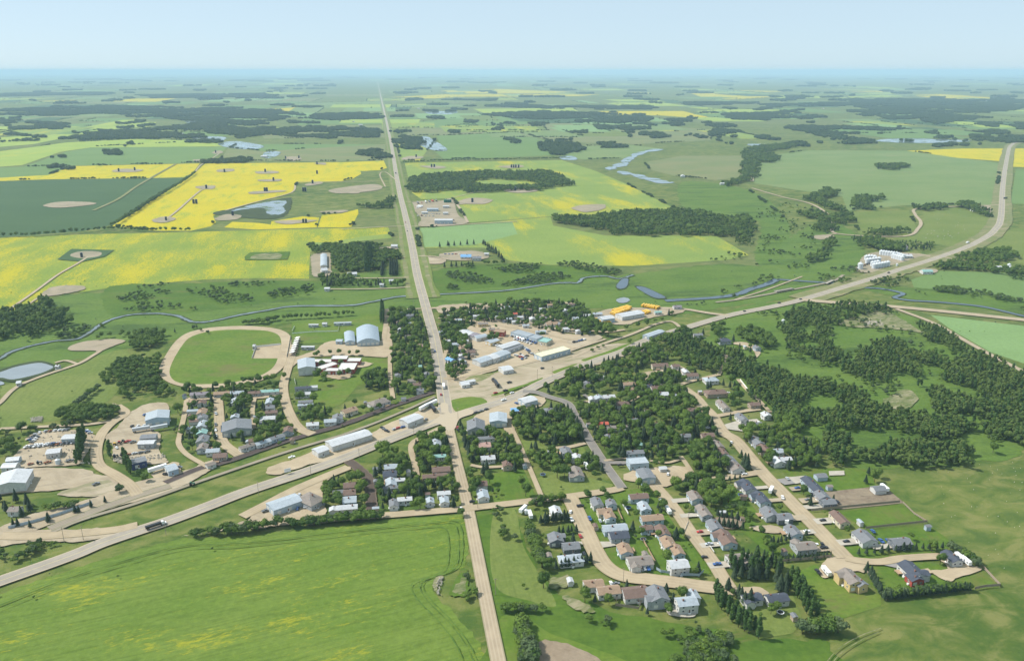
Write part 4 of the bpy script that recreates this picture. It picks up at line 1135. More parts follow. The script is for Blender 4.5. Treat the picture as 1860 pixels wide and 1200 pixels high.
big(918, 637, 948, 626, 5, 'g', 'G', 'm', 'narrow grey lean-to along the long white-roofed store', 'store', 'lean_to', 3.2)
big(840, 600, 858, 607, 12, 'w', 'W', 'm', 'white-roofed hall left of the round steel shed', 'hall', 'hall', 4)
big(858, 606, 869, 610, 12, 'i', 'W', 'm', 'mauve-roofed middle hall beside the white-roofed hall', 'hall', 'hall', 4)
big(862, 613, 882, 609, 10, 'l', 'W', 'q', 'white round-topped steel shed beside the two halls', 'shed', 'metal_shed', 3.4)
big(886, 621, 902, 616, 10, 'l', 'Y', 'm', 'pale-roofed shop with yellow walls in the commercial quarter', 'shop', 'shop', 3.6)
big(897, 600, 917, 602, 9, 't', 'R', 'f', 'red-walled flat-roofed town office', 'office', 'town_office', 5)
big(934, 601, 964, 609, 13, 'l', 'B', 'f', 'long pale-roofed store block facing the parked cars', 'store', 'store', 4.5)
big(965, 609.3, 981, 613.5, 13, 'l', 'B', 'f', 'second pale-roofed store in the block facing parked cars', 'store', 'store', 4.2)
big(982, 616, 998, 619, 14, 'n', 'C', 'f', 'green-roofed store at the end of the store block', 'store', 'store', 4)
big(977, 645, 1029, 631, 13, 'c', 'B', 'f', 'long cream and white flat-roofed supermarket beside the wasteland', 'supermarket', 'supermarket', 5)
big(910, 670, 928, 667, 13, 'w', 'W', 'm', 'white building with porch on the wasteland edge', 'depot', 'depot', 3.6)
big(836, 695, 862, 690, 5, 'w', 'W', 'm', 'pair of joined white trailers beside the triangular green', 'office trailer', 'office_trailer', 3)
big(838, 698, 852, 696, 5, 'w', 'W', 'm', 'shorter white trailer in front of the joined pair', 'office trailer', 'office_trailer', 3)
big(1173, 610, 1202, 600, 9, 'l', 'B', 'm', 'long pale blue shed beside the diagonal highway', 'shed', 'metal_shed', 3.6)
big(1090, 578, 1112, 575, 13, 'w', 'B', 'm', 'white gabled bus garage with blue walls', 'bus garage', 'bus_garage', 5)
big(1124, 573, 1164, 566, 15, 'w', 'W', 'm', 'long white warehouse beside the parked yellow buses', 'warehouse', 'warehouse', 4.5)
big(285, 761, 287, 747, 19, 'l', 'B', 'm', 'blue-walled metal shop at the top of the left gravel yard', 'workshop', 'workshop', 6)
big(115, 793, 139, 792, 9, 'w', 'B', 'm', 'white-roofed blue shed in the salvage yard', 'shed', 'metal_shed', 4)
big(85, 820, 110, 817, 9, 'w', 'W', 'm', 'white steel shed in the lower salvage yard', 'shed', 'metal_shed', 4)
big(13, 834, 36, 832, 7, 'w', 'B', 'q', 'white round-topped shed behind its twin at the left edge', 'shed', 'metal_shed', 3)
big(6, 845, 32, 844, 8, 'w', 'W', 'q', 'nearer white round-topped shed at the left edge', 'shed', 'metal_shed', 3)
big(17, 880, 32, 855, 21, 'w', 'W', 'm', 'big white warehouse at the left edge of the photo', 'warehouse', 'warehouse', 6)
big(252, 803, 281, 802, 7, 'w', 'G', 'm', 'long white-roofed open-fronted shed in the middle left yard', 'shed', 'metal_shed', 4)
big(256, 793, 284, 791, 8, 'g', 'G', 'm', 'grey-roofed shed behind the open-fronted one', 'shed', 'metal_shed', 3.6)
big(236, 839, 264, 832, 9, 'g', 'N', 'm', 'grey-roofed navy-walled workshop beside tall poplars', 'workshop', 'workshop', 4.5)
big(302, 851, 320, 846, 11, 'l', 'B', 'm', 'pale blue gabled shop beside a long white trailer', 'workshop', 'workshop', 4)
big(18, 924, 37, 924, 7, 'y', 'W', '', 'lone farmhouse with brown roof among spruces at the left edge', 'house', 'house', 3)
big(790, 399, 822, 399, 16, 'w', 'B', 'm', 'large white-roofed building on the front pad of the oil plant', 'plant building', 'plant_building', 7)
big(776, 379, 796, 379, 12, 'l', 'B', 'm', 'pale metal building in the middle of the oil plant', 'plant building', 'plant_building', 5)
big(766, 385, 777, 385, 9, 'w', 'W', 'm', 'small white building left in the oil plant', 'plant building', 'plant_building', 4)
big(805, 374, 816, 374, 9, 'w', 'W', 'm', 'small white building near the green tanks of the oil plant', 'plant building', 'plant_building', 4)
big(805, 386, 814, 386, 9, 'w', 'W', 'm', 'square white building right in the oil plant', 'plant building', 'plant_building', 4)
big(588, 483, 588, 462, 10, 'l', 'W', 'q', 'very long pale barn in the clearing left of the highway', 'barn', 'barn', 3.5)
big(583, 490, 594, 489, 12, 'w', 'W', '', 'white farmhouse at the near end of the long barn', 'farmhouse', 'farmhouse', 4)
big(631, 497, 648, 496, 9, 'w', 'W', '', 'long white farmhouse under the planted wood', 'farmhouse', 'farmhouse', 3)
for k, (a, b, c, w, lb) in enumerate([(711, 722, 446, 10, 'pale farmhouse just below the yellow field by the highway'), (590, 599, 523, 8, 'pale shed beside the lower farm lane'),
        (707, 715, 509, 7, 'white caravan-like cabin between the two farm lanes'), (690, 697, 516, 6, 'small round-cornered white hut right above the lower lane'),
        (1640, 1655, 464, 12, 'pale blue workshop beside the grain bins'), (1674, 1692, 492, 11, 'teal-roofed house on its gravel pad below the highway'),
        (1797, 1818, 484, 9, 'long white machine shed behind the shelter belt'), (1829, 1836, 484, 10, 'small white shed right of the long machine shed'),
        (1852, 1864, 490, 9, 'white shed cut by the right edge of the photo'), (1765, 1790, 380, 12, 'white farm shed beside the far highway bend'), (1308, 1316, 333, 8, 'white farmhouse at the foot of the tree avenue'),
        (787, 797, 330, 10, 'white shed at the edge of the long far wood'), (814, 820, 329, 8, 'small white shed at the edge of the long far wood'), (1637, 1646, 448, 14, 'mauve farmhouse in the garden above the grain bins'),
        (837, 856, 465, 14, 'blue-roofed house on the paved acreage right of the highway'), (880, 888, 460, 8, 'small pale shed at the end of the paved acreage'), (858, 874, 468, 12, 'grey-roofed garage beside the blue-roofed acreage house')]):
    big(a, c, b, c, w, 'u' if 'blue-roofed house' in lb else 'n' if 'teal' in lb else 'i' if 'mauve' in lb else 'g' if 'grey' in lb else 'w', 'W', 'm' if 'shed' in lb else '', lb, 'shed' if 'shed' in lb else 'house', 'farm_shed' if 'shed' in lb else 'farmhouse', 3.2)
# the big slate-roofed house and the yellow one by the turning circle
o = build('house', *G(1657, 1033, ZB + 4), GRID, 15, 10, 'd', 'W', 'x', 'large slate-roofed house with white walls at the last driveway', 'house', 'large houses by the turning circle', 3.6)
o = build('house', *G(1662, 1046, ZB + 4), GRID, 7, 8, 'd', 'R', '', 'slate-roofed front wing with red gable beside the white walls', 'house', 'large houses by the turning circle', 3.2)
o = build('house', *G(1545, 1049, ZB + 4), GRID, 14, 9, 'y', 'Y', 'x2', 'two-storey yellow house with taupe roof below the turning circle', 'house', 'large houses by the turning circle', 4.6)
o = build('house', *G(1556, 1053, ZB + 4), GRID + 0.2, 12, 7, 'g', 'Y', '', 'grey-roofed wing of the yellow house below the turning circle', 'house', 'large houses by the turning circle', 4)
# bleacher roofs along the track, booth, sheds of the fairground
def bleacher(px, py, k):
    x, y = G(px, py)
    r = empty('bleacher', (x, y, ZB), GRID - 0.35); tag(r, 'small white-roofed bleacher in the row beside the racetrack, %s from the far end' % ORD(k), 'bleacher', 'bleachers beside the racetrack')
    b = MB()
    for q in range(4): b.box(-2 + q, -1 + q, -2.6, 2.6, -1, 0.5 + 0.45 * q)
    mesh_obj('seating', b.mesh('seating', M['timber']), r)
    c = MB(); c.add([(-2.6, -2.9, 3.2), (2.4, -2.9, 4.0), (2.4, 2.9, 4.0), (-2.6, 2.9, 3.2), (-2.6, -2.9, 3.35), (2.4, -2.9, 4.15), (2.4, 2.9, 4.15), (-2.6, 2.9, 3.35)],
                    [(0, 3, 2, 1), (4, 5, 6, 7), (0, 1, 5, 4), (1, 2, 6, 5), (2, 3, 7, 6), (3, 0, 4, 7)])
    mesh_obj('roof', c.mesh('roof', M['trim']), r)
    for sx in (-2.3, 2.1):
        for sy in (-2.6, 2.6):
            p = MB(); p.box(sx - .07, sx + .07, sy - .07, sy + .07, -1, 3.2 if sx < 0 else 3.98)
            mesh_obj('post', p.mesh('post', M['timber']), r)
for k in range(7): bleacher(541 - k * 1.6, 620 + k * 4.4, k)
big(548, 629, 571, 629, 4, 'w', 'G', 'm', 'long white-roofed open shed right of the bleachers', 'shed', 'open_shed', 2.6)
big(561, 589, 578, 589, 3.5, 'w', 'G', 'm', 'left long low shed beyond the ball field', 'shed', 'open_shed', 2.4)
big(586, 587, 594, 587, 5, 'w', 'W', '', 'short white concession hut between two low sheds', 'hut', 'concession_hut', 2.6)
big(607, 586, 638, 585, 4, 'l', 'G', 'm', 'right long low shed beyond the ball field', 'shed', 'open_shed', 2.4)
big(460, 627, 464, 627, 5, 'w', 'W', '', 'small white judges booth at the corner of the riding arena', 'booth', 'judges_booth', 4)
big(30, 694, 38, 693, 7, 'w', 'W', 'm', 'white pump house at the near edge of the lagoon', 'pump house', 'pump_house', 3)
big(102, 664, 108, 664, 5, 'w', 'W', '', 'small white hut at the far end of the lagoon', 'hut', 'hut', 2.6)
# ------------------------------------------------------------------ trees
def leaf_mat(name, c1, c2, c3):
    m, nt, bs = new_mat(name)
    oi = nt.nodes.new('ShaderNodeObjectInfo')
    co = coords(nt)
    n = noise(nt, co, 2.2, 3, 0.6)
    n2 = noise(nt, co, 60, 3, 0.6)
    col = mix(nt, ramp(nt, oi.outputs['Random'], 0.1, 0.95, False), c1, c2)
    col = mix(nt, mathn(nt, 'MULTIPLY', ramp(nt, n, 0.42, 0.66), 0.7), col, c3)
    col = mix(nt, mathn(nt, 'MULTIPLY', ramp(nt, n2, 0.4, 0.65), 0.35), col, c2)
    nt.links.new(col, bs.inputs['Base Color'])
    bs.inputs['Roughness'].default_value = 0.75
    bs.inputs['Specular IOR Level'].default_value = 0.2
    return m
M['leaf'] = leaf_mat('broad_leaves', (0.036, 0.076, 0.013), (0.112, 0.172, 0.024), (0.070, 0.122, 0.018))
M['needle'] = leaf_mat('spruce_needles', (0.016, 0.034, 0.016), (0.034, 0.056, 0.026), (0.024, 0.045, 0.018))
M['poplar'] = leaf_mat('poplar_leaves', (0.036, 0.080, 0.020), (0.066, 0.120, 0.026), (0.050, 0.100, 0.021))
M['aspen'] = leaf_mat('aspen_leaves', (0.050, 0.096, 0.018), (0.130, 0.178, 0.040), (0.084, 0.132, 0.026))
M['farwood'] = leaf_mat('far_wood_leaves', (0.028, 0.058, 0.018), (0.052, 0.085, 0.025), (0.040, 0.070, 0.020))
M['willow'] = leaf_mat('willow_leaves', (0.050, 0.085, 0.030), (0.090, 0.125, 0.050), (0.065, 0.10, 0.035))
M['bark'] = plain('bark', (0.10, 0.075, 0.055), 0.95, 0.5, 0.6, 0.05)
def rand_dirs(n, r):
    d = r.normal(size=(n, 3)); d /= np.linalg.norm(d, axis=1)[:, None] + 1e-9
    return d
def leaf_quads(c, nrm, size, r):
    n = len(c)
    t = np.cross(nrm, rand_dirs(n, r)); t /= np.linalg.norm(t, axis=1)[:, None] + 1e-9
    b = np.cross(nrm, t)
    s = size * (0.7 + 0.6 * r.random(n))[:, None]
    v = np.stack([c - t * s, c - b * s * 0.7, c + t * s, c + b * s * 0.7], 1).reshape(-1, 3)
    f = np.arange(4 * n).reshape(-1, 4)
    return v, f
ICO = None
def ico():
    global ICO
    if ICO is None:
        bm = bmesh.new(); bmesh.ops.create_icosphere(bm, subdivisions=1, radius=1)
        ICO = (np.array([v.co[:] for v in bm.verts]), np.array([[v.index for v in f.verts] for f in bm.faces])); bm.free()
    return ICO
def crown_mesh(name, seed, H, Rr, base, lobes, leaves, mat, lsize, shape='round'):
    r = np.random.RandomState(seed)
    V, Fq, off = [], [], 0
    iv, jf = ico()
    cs, rs = [], []
    for k in range(lobes):
        if shape == 'round':
            d = rand_dirs(1, r)[0] * r.uniform(0.25, 0.62)
            c = np.array([d[0] * Rr, d[1] * Rr, base + (H - base) * (0.5 + 0.42 * d[2] + 0.06)])
            q = r.uniform(0.36, 0.56) * Rr
        elif shape == 'column':
            t = (k + 0.5) / lobes
            w = Rr * (0.55 + 0.45 * math.sin(math.pi * min(1, t * 0.9 + 0.15)))
            a = r.uniform(0, 6.28)
            c = np.array([math.cos(a) * w * .3, math.sin(a) * w * .3, base + (H - base) * t])
            q = w * r.uniform(0.65, 0.85)
        cs.append(c); rs.append(q)
    for c, q in zip(cs, rs):
        vs = iv * (q * 0.86) * (1 + 0.22 * r.uniform(-1, 1, (len(iv), 1)))
        vs[:, 2] *= 0.9 if shape == 'round' else 1.25
        V.append(vs + c); Fq += [tuple(t + off) for t in jf]; off += len(iv)
    k = r.randint(0, lobes, leaves)
    d = rand_dirs(leaves, r)
    d[:, 2] = np.where(d[:, 2] < -0.5, -d[:, 2], d[:, 2])
    c = np.array(cs)[k] + d * (np.array(rs)[k] * r.uniform(0.82, 1.12, leaves))[:, None] * np.array([1, 1, 0.95 if shape == 'round' else 1.3])
    nr = d + 0.55 * rand_dirs(leaves, r); nr /= np.linalg.norm(nr, axis=1)[:, None]
    v, f = leaf_quads(c, nr, lsize, r)
    V.append(v); Fq += [tuple(t) for t in (f + off).tolist()]
    me = bpy.data.meshes.new(name)
    me.from_pydata(np.concatenate(V).tolist(), [], [tuple(int(a) for a in t) for t in Fq])
    me.materials.append(mat)
    return me
def spruce_mesh(name, seed, H, Rr, tiers=11, per=9, mat=None):
    r = np.random.RandomState(seed)
    b = MB()
    n = 8
    b.cyl(0, 0, Rr * 0.62, H * 0.10, H * 0.96, n, 0, 0.05)
    for t in range(tiers):
        z = H * (0.08 + 0.86 * (t / tiers) ** 0.95)
        w = Rr * (1 - t / tiers) ** 0.85 + 0.25
        a0 = r.uniform(0, 6.28)
        for k in range(per):
            a = a0 + 2 * math.pi * k / per + r.uniform(-.15, .15)
            ww = w * r.uniform(0.8, 1.15)
            ca, sa = math.cos(a), math.sin(a)
            hwid = ww * 0.36
            dz = H / tiers
            tip = (ca * ww, sa * ww, z - dz * 0.25)
            l = (ca * ww * .45 - sa * hwid, sa * ww * .45 + ca * hwid, z + dz * 0.25)
            q = (ca * ww * .45 + sa * hwid, sa * ww * .45 - ca * hwid, z + dz * 0.25)
            top = (ca * 0.1, sa * 0.1, z + dz * 1.05)
            b.add([top, l, tip, q], [(0, 1, 2), (0, 2, 3)])
    me = b.mesh(name, mat or M['needle'])
    return me
def trunk_mesh(name, H, rad, limbs, seed):
    r = random.Random(seed)
    b = MB()
    b.cyl(0, 0, rad, -1.0, H * 0.45, 6, 0, rad * 0.65)
    b.cyl(0, 0, rad * 0.65, H * 0.45, H * 0.8, 6, 0, rad * 0.2)
    for k in range(limbs):
        a = 6.28 * k / limbs + r.uniform(-.4, .4); z0 = H * r.uniform(0.22, 0.5); L = H * 0.28
        x, y, z = math.cos(a) * L, math.sin(a) * L, z0 + L * 0.8
        w = rad * 0.35
        b.add([(w, 0, z0), (-w, 0, z0), (0, w, z0 + w), (x, y, z)], [(0, 1, 3), (1, 2, 3), (2, 0, 3)])
    return b.mesh(name, M['bark'])
TV = {'broadleaf_tree': [(crown_mesh('broadleaf_crown', 20 + k, 10.5, 5.2 + 0.4 * (k % 3), 1.6, 10, 700, M['leaf'], 0.42), trunk_mesh('broadleaf_trunk', 10, 0.28, 5, k)) for k in range(6)],
      'spruce_tree': [(spruce_mesh('spruce_crown', 40 + k, 11, 2.7 + 0.25 * (k % 3), 11, 10), trunk_mesh('spruce_trunk', 9, 0.2, 0, k)) for k in range(4)],
      'poplar_tree': [(crown_mesh('poplar_crown', 60 + k, 15, 2.3, 1.2, 9, 620, M['poplar'], 0.40, 'column'), trunk_mesh('poplar_trunk', 12, 0.28, 3, k)) for k in range(3)],
      'shrub': [(crown_mesh('shrub_crown', 70 + k, 2.9, 2.0, 0.0, 6, 260, M['leaf'] if k < 2 else M['willow'], 0.24), trunk_mesh('shrub_stem', 2.2, 0.08, 4, k)) for k in range(3)]}
ASPEN = [crown_mesh('aspen_crown', 80 + k, 8.6 + 0.8 * (k % 2), 2.5, 0.6, 5, 210, M['aspen'], 0.40) for k in range(5)] + [crown_mesh('aspen_crown', 95 + k, 9.5, 1.9, 0.6, 6, 200, M['poplar'], 0.40, 'column') for k in range(1)] + [crown_mesh('aspen_crown', 88, 5, 2.2, 0.2, 5, 170, M['willow'], 0.36)]
CLUMP = [crown_mesh('wood_clump', 90 + k, 10, 13, 0.0, 14, 260, M['farwood'], 1.6) for k in range(3)]
BUSH = TV['shrub'][1][0], TV['shrub'][2][0], TV['shrub'][0][0]

TREES = []           # (kind, x, y, scale, cluster)
taken = {}
def free(x, y, d):
    i, j = int(x // 8), int(y // 8)
    for a in (-1, 0, 1):
        for c in (-1, 0, 1):
            for (u, v, e) in taken.get((i + a, j + c), ()):
                if (u - x) ** 2 + (v - y) ** 2 < (0.5 * (d + e)) ** 2: return False
    return True
def put(kind, x, y, s, cl, d=None, force=False):
    d = d or {'broadleaf_tree': 5.0, 'spruce_tree': 3.3, 'poplar_tree': 3.6, 'shrub': 2.6}[kind] * s
    if not force and (blocked(x, y) or not free(x, y, d)): return
    taken.setdefault((int(x // 8), int(y // 8)), []).append((x, y, d))
    TREES.append((kind, x, y, s, cl))
def cluster(s, where, mixw='b7s3', dens=1.0, hs=1.0):
    """fills a patch of town with single trees"""
    P = [G(*p) for p in px_list(s)]
    xs = [p[0] for p in P]; ys = [p[1] for p in P]
    area = abs(sum(P[k][0] * P[(k + 1) % len(P)][1] - P[(k + 1) % len(P)][0] * P[k][1] for k in range(len(P)))) / 2
    w = {'b': 0, 's': 0, 'p': 0, 'u': 0}
    for k in range(0, len(mixw), 2): w[mixw[k]] = int(mixw[k + 1])
    bag = ['broadleaf_tree'] * w['b'] + ['spruce_tree'] * w['s'] + ['poplar_tree'] * w['p'] + ['shrub'] * w['u']
    n = int(area / 24 * dens)
    for _ in range(n * 2):
        x, y = rng.uniform(min(xs), max(xs)), rng.uniform(min(ys), max(ys))
        if not inside(np.array([x]), np.array([y]), P)[0]: continue
        k = rng.choice(bag)
        put(k, x, y, hs * rng.uniform(0.62, 1.15) if k != 'shrub' else rng.uniform(0.7, 1.4), where)
def row(s, kind, gap, where, hs=1.0, jit=0.5, n=None):
    P = [G(*p) for p in px_list(s)]
    for a, b in zip(P, P[1:]):
        d = math.hypot(b[0] - a[0], b[1] - a[1]); m = max(1, int(d / gap))
        for k in range(m + 1):
            t = k / m
            put(kind, a[0] + (b[0] - a[0]) * t + rng.uniform(-jit, jit), a[1] + (b[1] - a[1]) * t + rng.uniform(-jit, jit), hs * rng.uniform(0.82, 1.15), where, 1.0, True)
def single(s, kind, where, hs=1.0):
    for p in px_list(s):
        x, y = G(*p); put(kind, x, y, hs * rng.uniform(0.9, 1.12), where, None, True)

# rows and hedges first, then single trees, then the treed blocks
row('982 952 1031 946', 'spruce_tree', 2.6, 'in the dense row behind the white-roofed trailer home', 0.72)
row('1016 970 1046 967', 'spruce_tree', 2.8, 'in the short clipped row above the grey house on the left of the curve', 0.55)
row('1010 1034 1072 1022', 'spruce_tree', 2.8, 'in the row below the pale hip-roofed house', 0.62)
row('960 965 968 990 977 1012 985 1030', 'shrub', 2.2, 'in the thick hedge left of the curved street', 2.2)
row('975 1000 985 1030', 'broadleaf_tree', 5, 'at the lower end of the hedge left of the curved street', 0.7)
row('967 922 1000 916 1022 912', 'broadleaf_tree', 5, 'in the row along the cross street', 0.6, 1.5)
row('970 917 1024 908', 'shrub', 3, 'under the row along the cross street', 1.7)
row('1560 1009 1600 1005 1640 1001 1710 997', 'spruce_tree', 4.0, 'in the young spruce hedge above the last driveway', 0.5)
row('1606 1090 1640 1087 1700 1080 1758 1074', 'spruce_tree', 2.8, 'in the dense hedge below the slate-roofed house', 0.55)
row('1607 1086 1640 1083 1700 1077 1758 1071', 'shrub', 2.6, 'in the dense hedge below the slate-roofed house', 1.7)
row('1575 1040 1585 1055 1600 1080', 'spruce_tree', 3.4, 'in the row between the yellow and the slate-roofed house', 0.7)
row('1726 1000 1745 1008 1762 1018 1774 1030', 'shrub', 2.6, 'in the hedge beside the last garage', 1.9)
row('1425 1020 1509 1012', 'spruce_tree', 2.6, 'in the clipped hedge left of the turning circle', 0.4)
row('1318 928 1345 922', 'shrub', 3, 'in the garden hedge between the parallel streets', 1.2)
row('1305 955 1348 962', 'spruce_tree', 3.0, 'in the dark row behind the grey-roofed houses', 0.65)
row('1302 938 1338 944', 'spruce_tree', 3.0, 'in the upper dark row between the parallel streets', 0.6)
row('1398 990 1432 982', 'spruce_tree', 3, 'in the short hedge behind the blue-walled house', 0.5)
row('1316 876 1343 872', 'spruce_tree', 3.4, 'in the row along the upper cross street', 0.5)
row('1298 1088 1312 1108 1330 1130 1352 1145 1374 1158', 'poplar_tree', 3.9, 'in the left double row at the lower edge of town', 0.80, 0.9)
row('1303 1086 1318 1106 1336 1128 1356 1142 1371 1150', 'poplar_tree', 4.0, 'in the left double row at the lower edge of town', 0.76, 0.9)
row('1437 1062 1450 1085 1462 1105 1474 1128', 'poplar_tree', 3.9, 'in the right double row at the lower edge of town', 0.80, 0.9)
row('1443 1060 1458 1085 1470 1105 1482 1124', 'poplar_tree', 3.9, 'in the right double row at the lower edge of town', 0.8, 0.9)
row('1458 1152 1485 1150 1517 1146', 'shrub', 2.6, 'in the clump at the foot of the right poplar row', 2.8, 1.5)
row('944 1135 952 1165 962 1205', 'shrub', 2.3, 'in the right hedge of the strip plots', 1.9)
row('948 1133 957 1165 968 1205', 'shrub', 2.3, 'in the right hedge of the strip plots', 2.3)
row('936 1140 944 1170 948 1205', 'shrub', 2.6, 'in the thin left hedge of the strip plots', 1.4)
row('915 1112 945 1110 985 1114', 'shrub', 3, 'in the grey willow row beside the gravel road', 1.7, 1.0)
row('530 958 560 954 600 950 650 945 692 942', 'shrub', 2.7, 'in the tall hedge above the green crop', 2.1, 1.5)
row('533 961 600 953 690 946', 'broadleaf_tree', 7, 'in the hedge row above the green crop', 0.45, 1.5)
row('395 972 445 967 505 958', 'shrub', 2.8, 'in the left hedge above the green crop', 2.3, 1.5)
row('352 973 388 970', 'shrub', 3, 'in the short hedge at the corner of the green crop', 1.9, 1.2)
row('55 960 90 948 140 932 190 915', 'spruce_tree', 9, 'behind the long roadside fence on the left', 0.6, 1.5)
row('85 926 140 922', 'shrub', 2.8, 'in the hedge behind the lone farmhouse', 1.6, 1)
row('145 840 148 825 150 810 153 802', 'poplar_tree', 4.2, 'in the tall dark group beside the salvage yard', .95, 1.5)
row('143 845 147 820 150 800', 'poplar_tree', 4.6, 'in the tall dark group beside the salvage yard', .9, 1.5)
row('228 848 236 862', 'poplar_tree', 4.5, 'beside the navy-walled workshop', 1.0, 1)
single('201 832', 'poplar_tree', 'alone beside the middle left yard', 0.95)
row('133 742 150 730 165 718 176 708', 'shrub', 4.5, 'in the sparse diagonal row across the left meadow', 1.8, 1.2)
row('447 590 480 588 503 582', 'shrub', 3, 'in the belt beyond the racetrack', 2.0, 1.6)
row('505 583 540 580 575 578 640 573', 'broadleaf_tree', 5, 'in the belt beyond the racetrack', 0.62, 2)
row('378 607 352 598', 'shrub', 12, 'beyond the racetrack by the creek', 1.4)
row('692 588 693 575 693 562', 'poplar_tree', 3.2, 'in the tight row beside the large arena', .75, .4)
row('696 588 696 562', 'poplar_tree', 3.6, 'in the tight row beside the large arena', .72, .4)
for k in range(4): row('%d 494 %d 458' % (664 + 3 * k, 665 + 3 * k), 'poplar_tree', 9, 'in the long parallel rows of the planted wood', 1.1, 1)
for k in range(4): row('%d 501 %d 480' % (709 + 4 * k, 709 + 4 * k), 'spruce_tree', 6, 'in the short parallel rows beside the highway', 0.9, .6)
row('693 502 695 484', 'spruce_tree', 5, 'in the single dark row right of the planted wood', 0.9, .5)
row('800 450 815 448 860 445 878 445 900 460 915 478', 'spruce_tree', 11, 'in the curved belt round the paved acreage', 0.9, 1.5)
row('808 487 830 485 860 483', 'spruce_tree', 8, 'in the row below the paved acreage', 0.85, 1.5)
row('880 482 912 481', 'broadleaf_tree', 7, 'in the belt below the paved acreage', 0.7, 1.5)
row('735 296 800 293 900 291 1015 289', 'shrub', 7, 'in the far hedge behind the pale canola field', 2.3, 2)
row('355 316 330 334 300 352 270 370 243 388 222 402 203 412', 'broadleaf_tree', 8, 'in the diagonal hedgerow left of the bright canola', 0.8, 2.5)
row('0 431 60 430 120 425 200 418 260 421 345 421', 'broadleaf_tree', 9, 'in the hedgerow between dark crop and canola', 0.78, 3)
row('440 699 470 697 513 690', 'broadleaf_tree', 6, 'at the near end of the racetrack', 0.75, 2)
row('1118 606 1160 596 1200 585', 'broadleaf_tree', 13, 'in the sparse row in front of the bus yard', 0.62, 2)
row('1210 758 1210 758', 'shrub', 4, 'in the town middle', 1)
row('1075 640 1095 631', 'shrub', 8, 'on the wasteland edge', 1.2, 1)
for k_ in range(5):
    row('%d %d %d %d %d %d' % (1330, 1024 + 7 * k_, 1375, 1018 + 8 * k_, 1418 - 3 * k_, 1032 + 6 * k_), 'poplar_tree' if k_ % 2 else 'spruce_tree', 4.4, 'in the dense dark grove at the street end', 0.78 if k_ % 2 else 0.95, 1.4)
cluster('800 575 830 590 850 605 845 625 860 650 845 660 820 645 806 620', 'between the main road and the commercial quarter', 'b8s2', 1.1, .8)
cluster('860 585 900 590 960 598 1010 606 1030 600 1000 592 940 580 880 575', 'behind the commercial quarter', 'b6s4', .5, .65)
cluster('815 672 840 668 846 684 822 692', 'on the corner garden beside the main road', 'b6u4', 1.4, .6)
single('987 1068', 'broadleaf_tree', 'standing alone in the rough grass below the hedge', 0.95)
single('698 832', 'broadleaf_tree', 'the big round one alone between highway and dark new road', 1.25)
single('802 793', 'broadleaf_tree', 'small round one on the corner beside the crossroads', 0.8)
single('838 939', 'broadleaf_tree', 'small one on the corner of the green crop', 0.62)
single('1803 823', 'broadleaf_tree', 'standing alone in the pasture right of the aspen wood', 0.9)
single('1105 612', 'broadleaf_tree', 'very large one beside the diagonal track', 1.6)
single('1097 610', 'broadleaf_tree', 'half hidden behind the very large one', 1.1)
single('1175 592', 'broadleaf_tree', 'alone on the strip in front of the bus yard', 0.85)
single('1145 625', 'shrub', 'alone beside the bend of the diagonal track', 2.2)
single('1707 1026', 'broadleaf_tree', 'round one on the island of the last driveway', 0.75)
single('1595 868 1588 876', 'broadleaf_tree', 'behind the garage on the right edge of town', 0.75)
single('1577 862 1572 878', 'spruce_tree', 'behind the garage on the right edge of town', 0.6)
single('1238 1088', 'broadleaf_tree', 'between the two houses below the curved street', 0.75)
single('1213 1116 1106 1100', 'broadleaf_tree', 'behind the houses below the curved street', 0.6)
single('1068 908 1095 900', 'broadleaf_tree', 'at the top of the curved street', 0.7)
single('1238 976', 'broadleaf_tree', 'small round one on the verge of the straight street', 0.62)
single('1261 1047', 'broadleaf_tree', 'at the inner corner of the curved street', 0.62)
single('1163 975 1195 978', 'broadleaf_tree', 'in a back yard inside the curve', 0.6)
single('1194 908', 'broadleaf_tree', 'beside the straight street at its top', 0.7)
single('1362 1100', 'spruce_tree', 'broad blue one below the two slate roofs', 1.0)
single('1341 1085 1346 1090 1352 1098', 'spruce_tree', 'left of the two slate-roofed houses', 0.85)
single('1322 1072', 'spruce_tree', 'at the foot of the street end', 0.75)
single('1410 1112 1400 1116', 'broadleaf_tree', 'in the yard between the poplar rows', 0.6)
single('865 890 868 882', 'broadleaf_tree', 'beside the brown and pale houses on the corner', 0.75)
single('948 885 955 902', 'broadleaf_tree', 'on the lawn beside the narrow lane', 0.8)
single('884 855 878 862', 'spruce_tree', 'at the head of the bright lawn', 0.85)
single('1012 868 1025 868', 'broadleaf_tree', 'beside the taupe-roofed house', 1.0)
single('965 818 972 815 974 818', 'spruce_tree', 'in the line on the open lawn', 0.7)
single('1352 848 1357 852', 'spruce_tree', 'at the middle of the upper street', 1.2)
single('1326 765', 'spruce_tree', 'on the lawn of the upper street', 0.7)
single('1285 708 1290 706', 'spruce_tree', 'in front of the pale hip roof uphill', 0.7)
single('660 748 676 752 690 745 710 733 720 740 645 738', 'broadleaf_tree', 'along the railway near the taupe hip roof', 0.62)
single('40 940 55 930 50 918 30 912 12 930', 'spruce_tree', 'round the lone farmhouse at the left edge', 0.9)
single('25 957 33 957', 'spruce_tree', 'at the end of the long roadside fence', 0.6)
single('265 875 252 870', 'broadleaf_tree', 'on the grass corner by the left gravel road', 0.6)
single('218 895', 'shrub', 'on the green corner of the left gravel road', 2.0)
single('179 618 185 614 200 613 220 612 224 608 234 612', 'broadleaf_tree', 'in the short row beside the cleared pad', 0.6)
single('350 598 358 597 318 605', 'spruce_tree', 'between creek and racetrack', 0.5)
single('585 668 590 700 575 690 580 683 590 690', 'broadleaf_tree', 'in front of the school', 0.8)
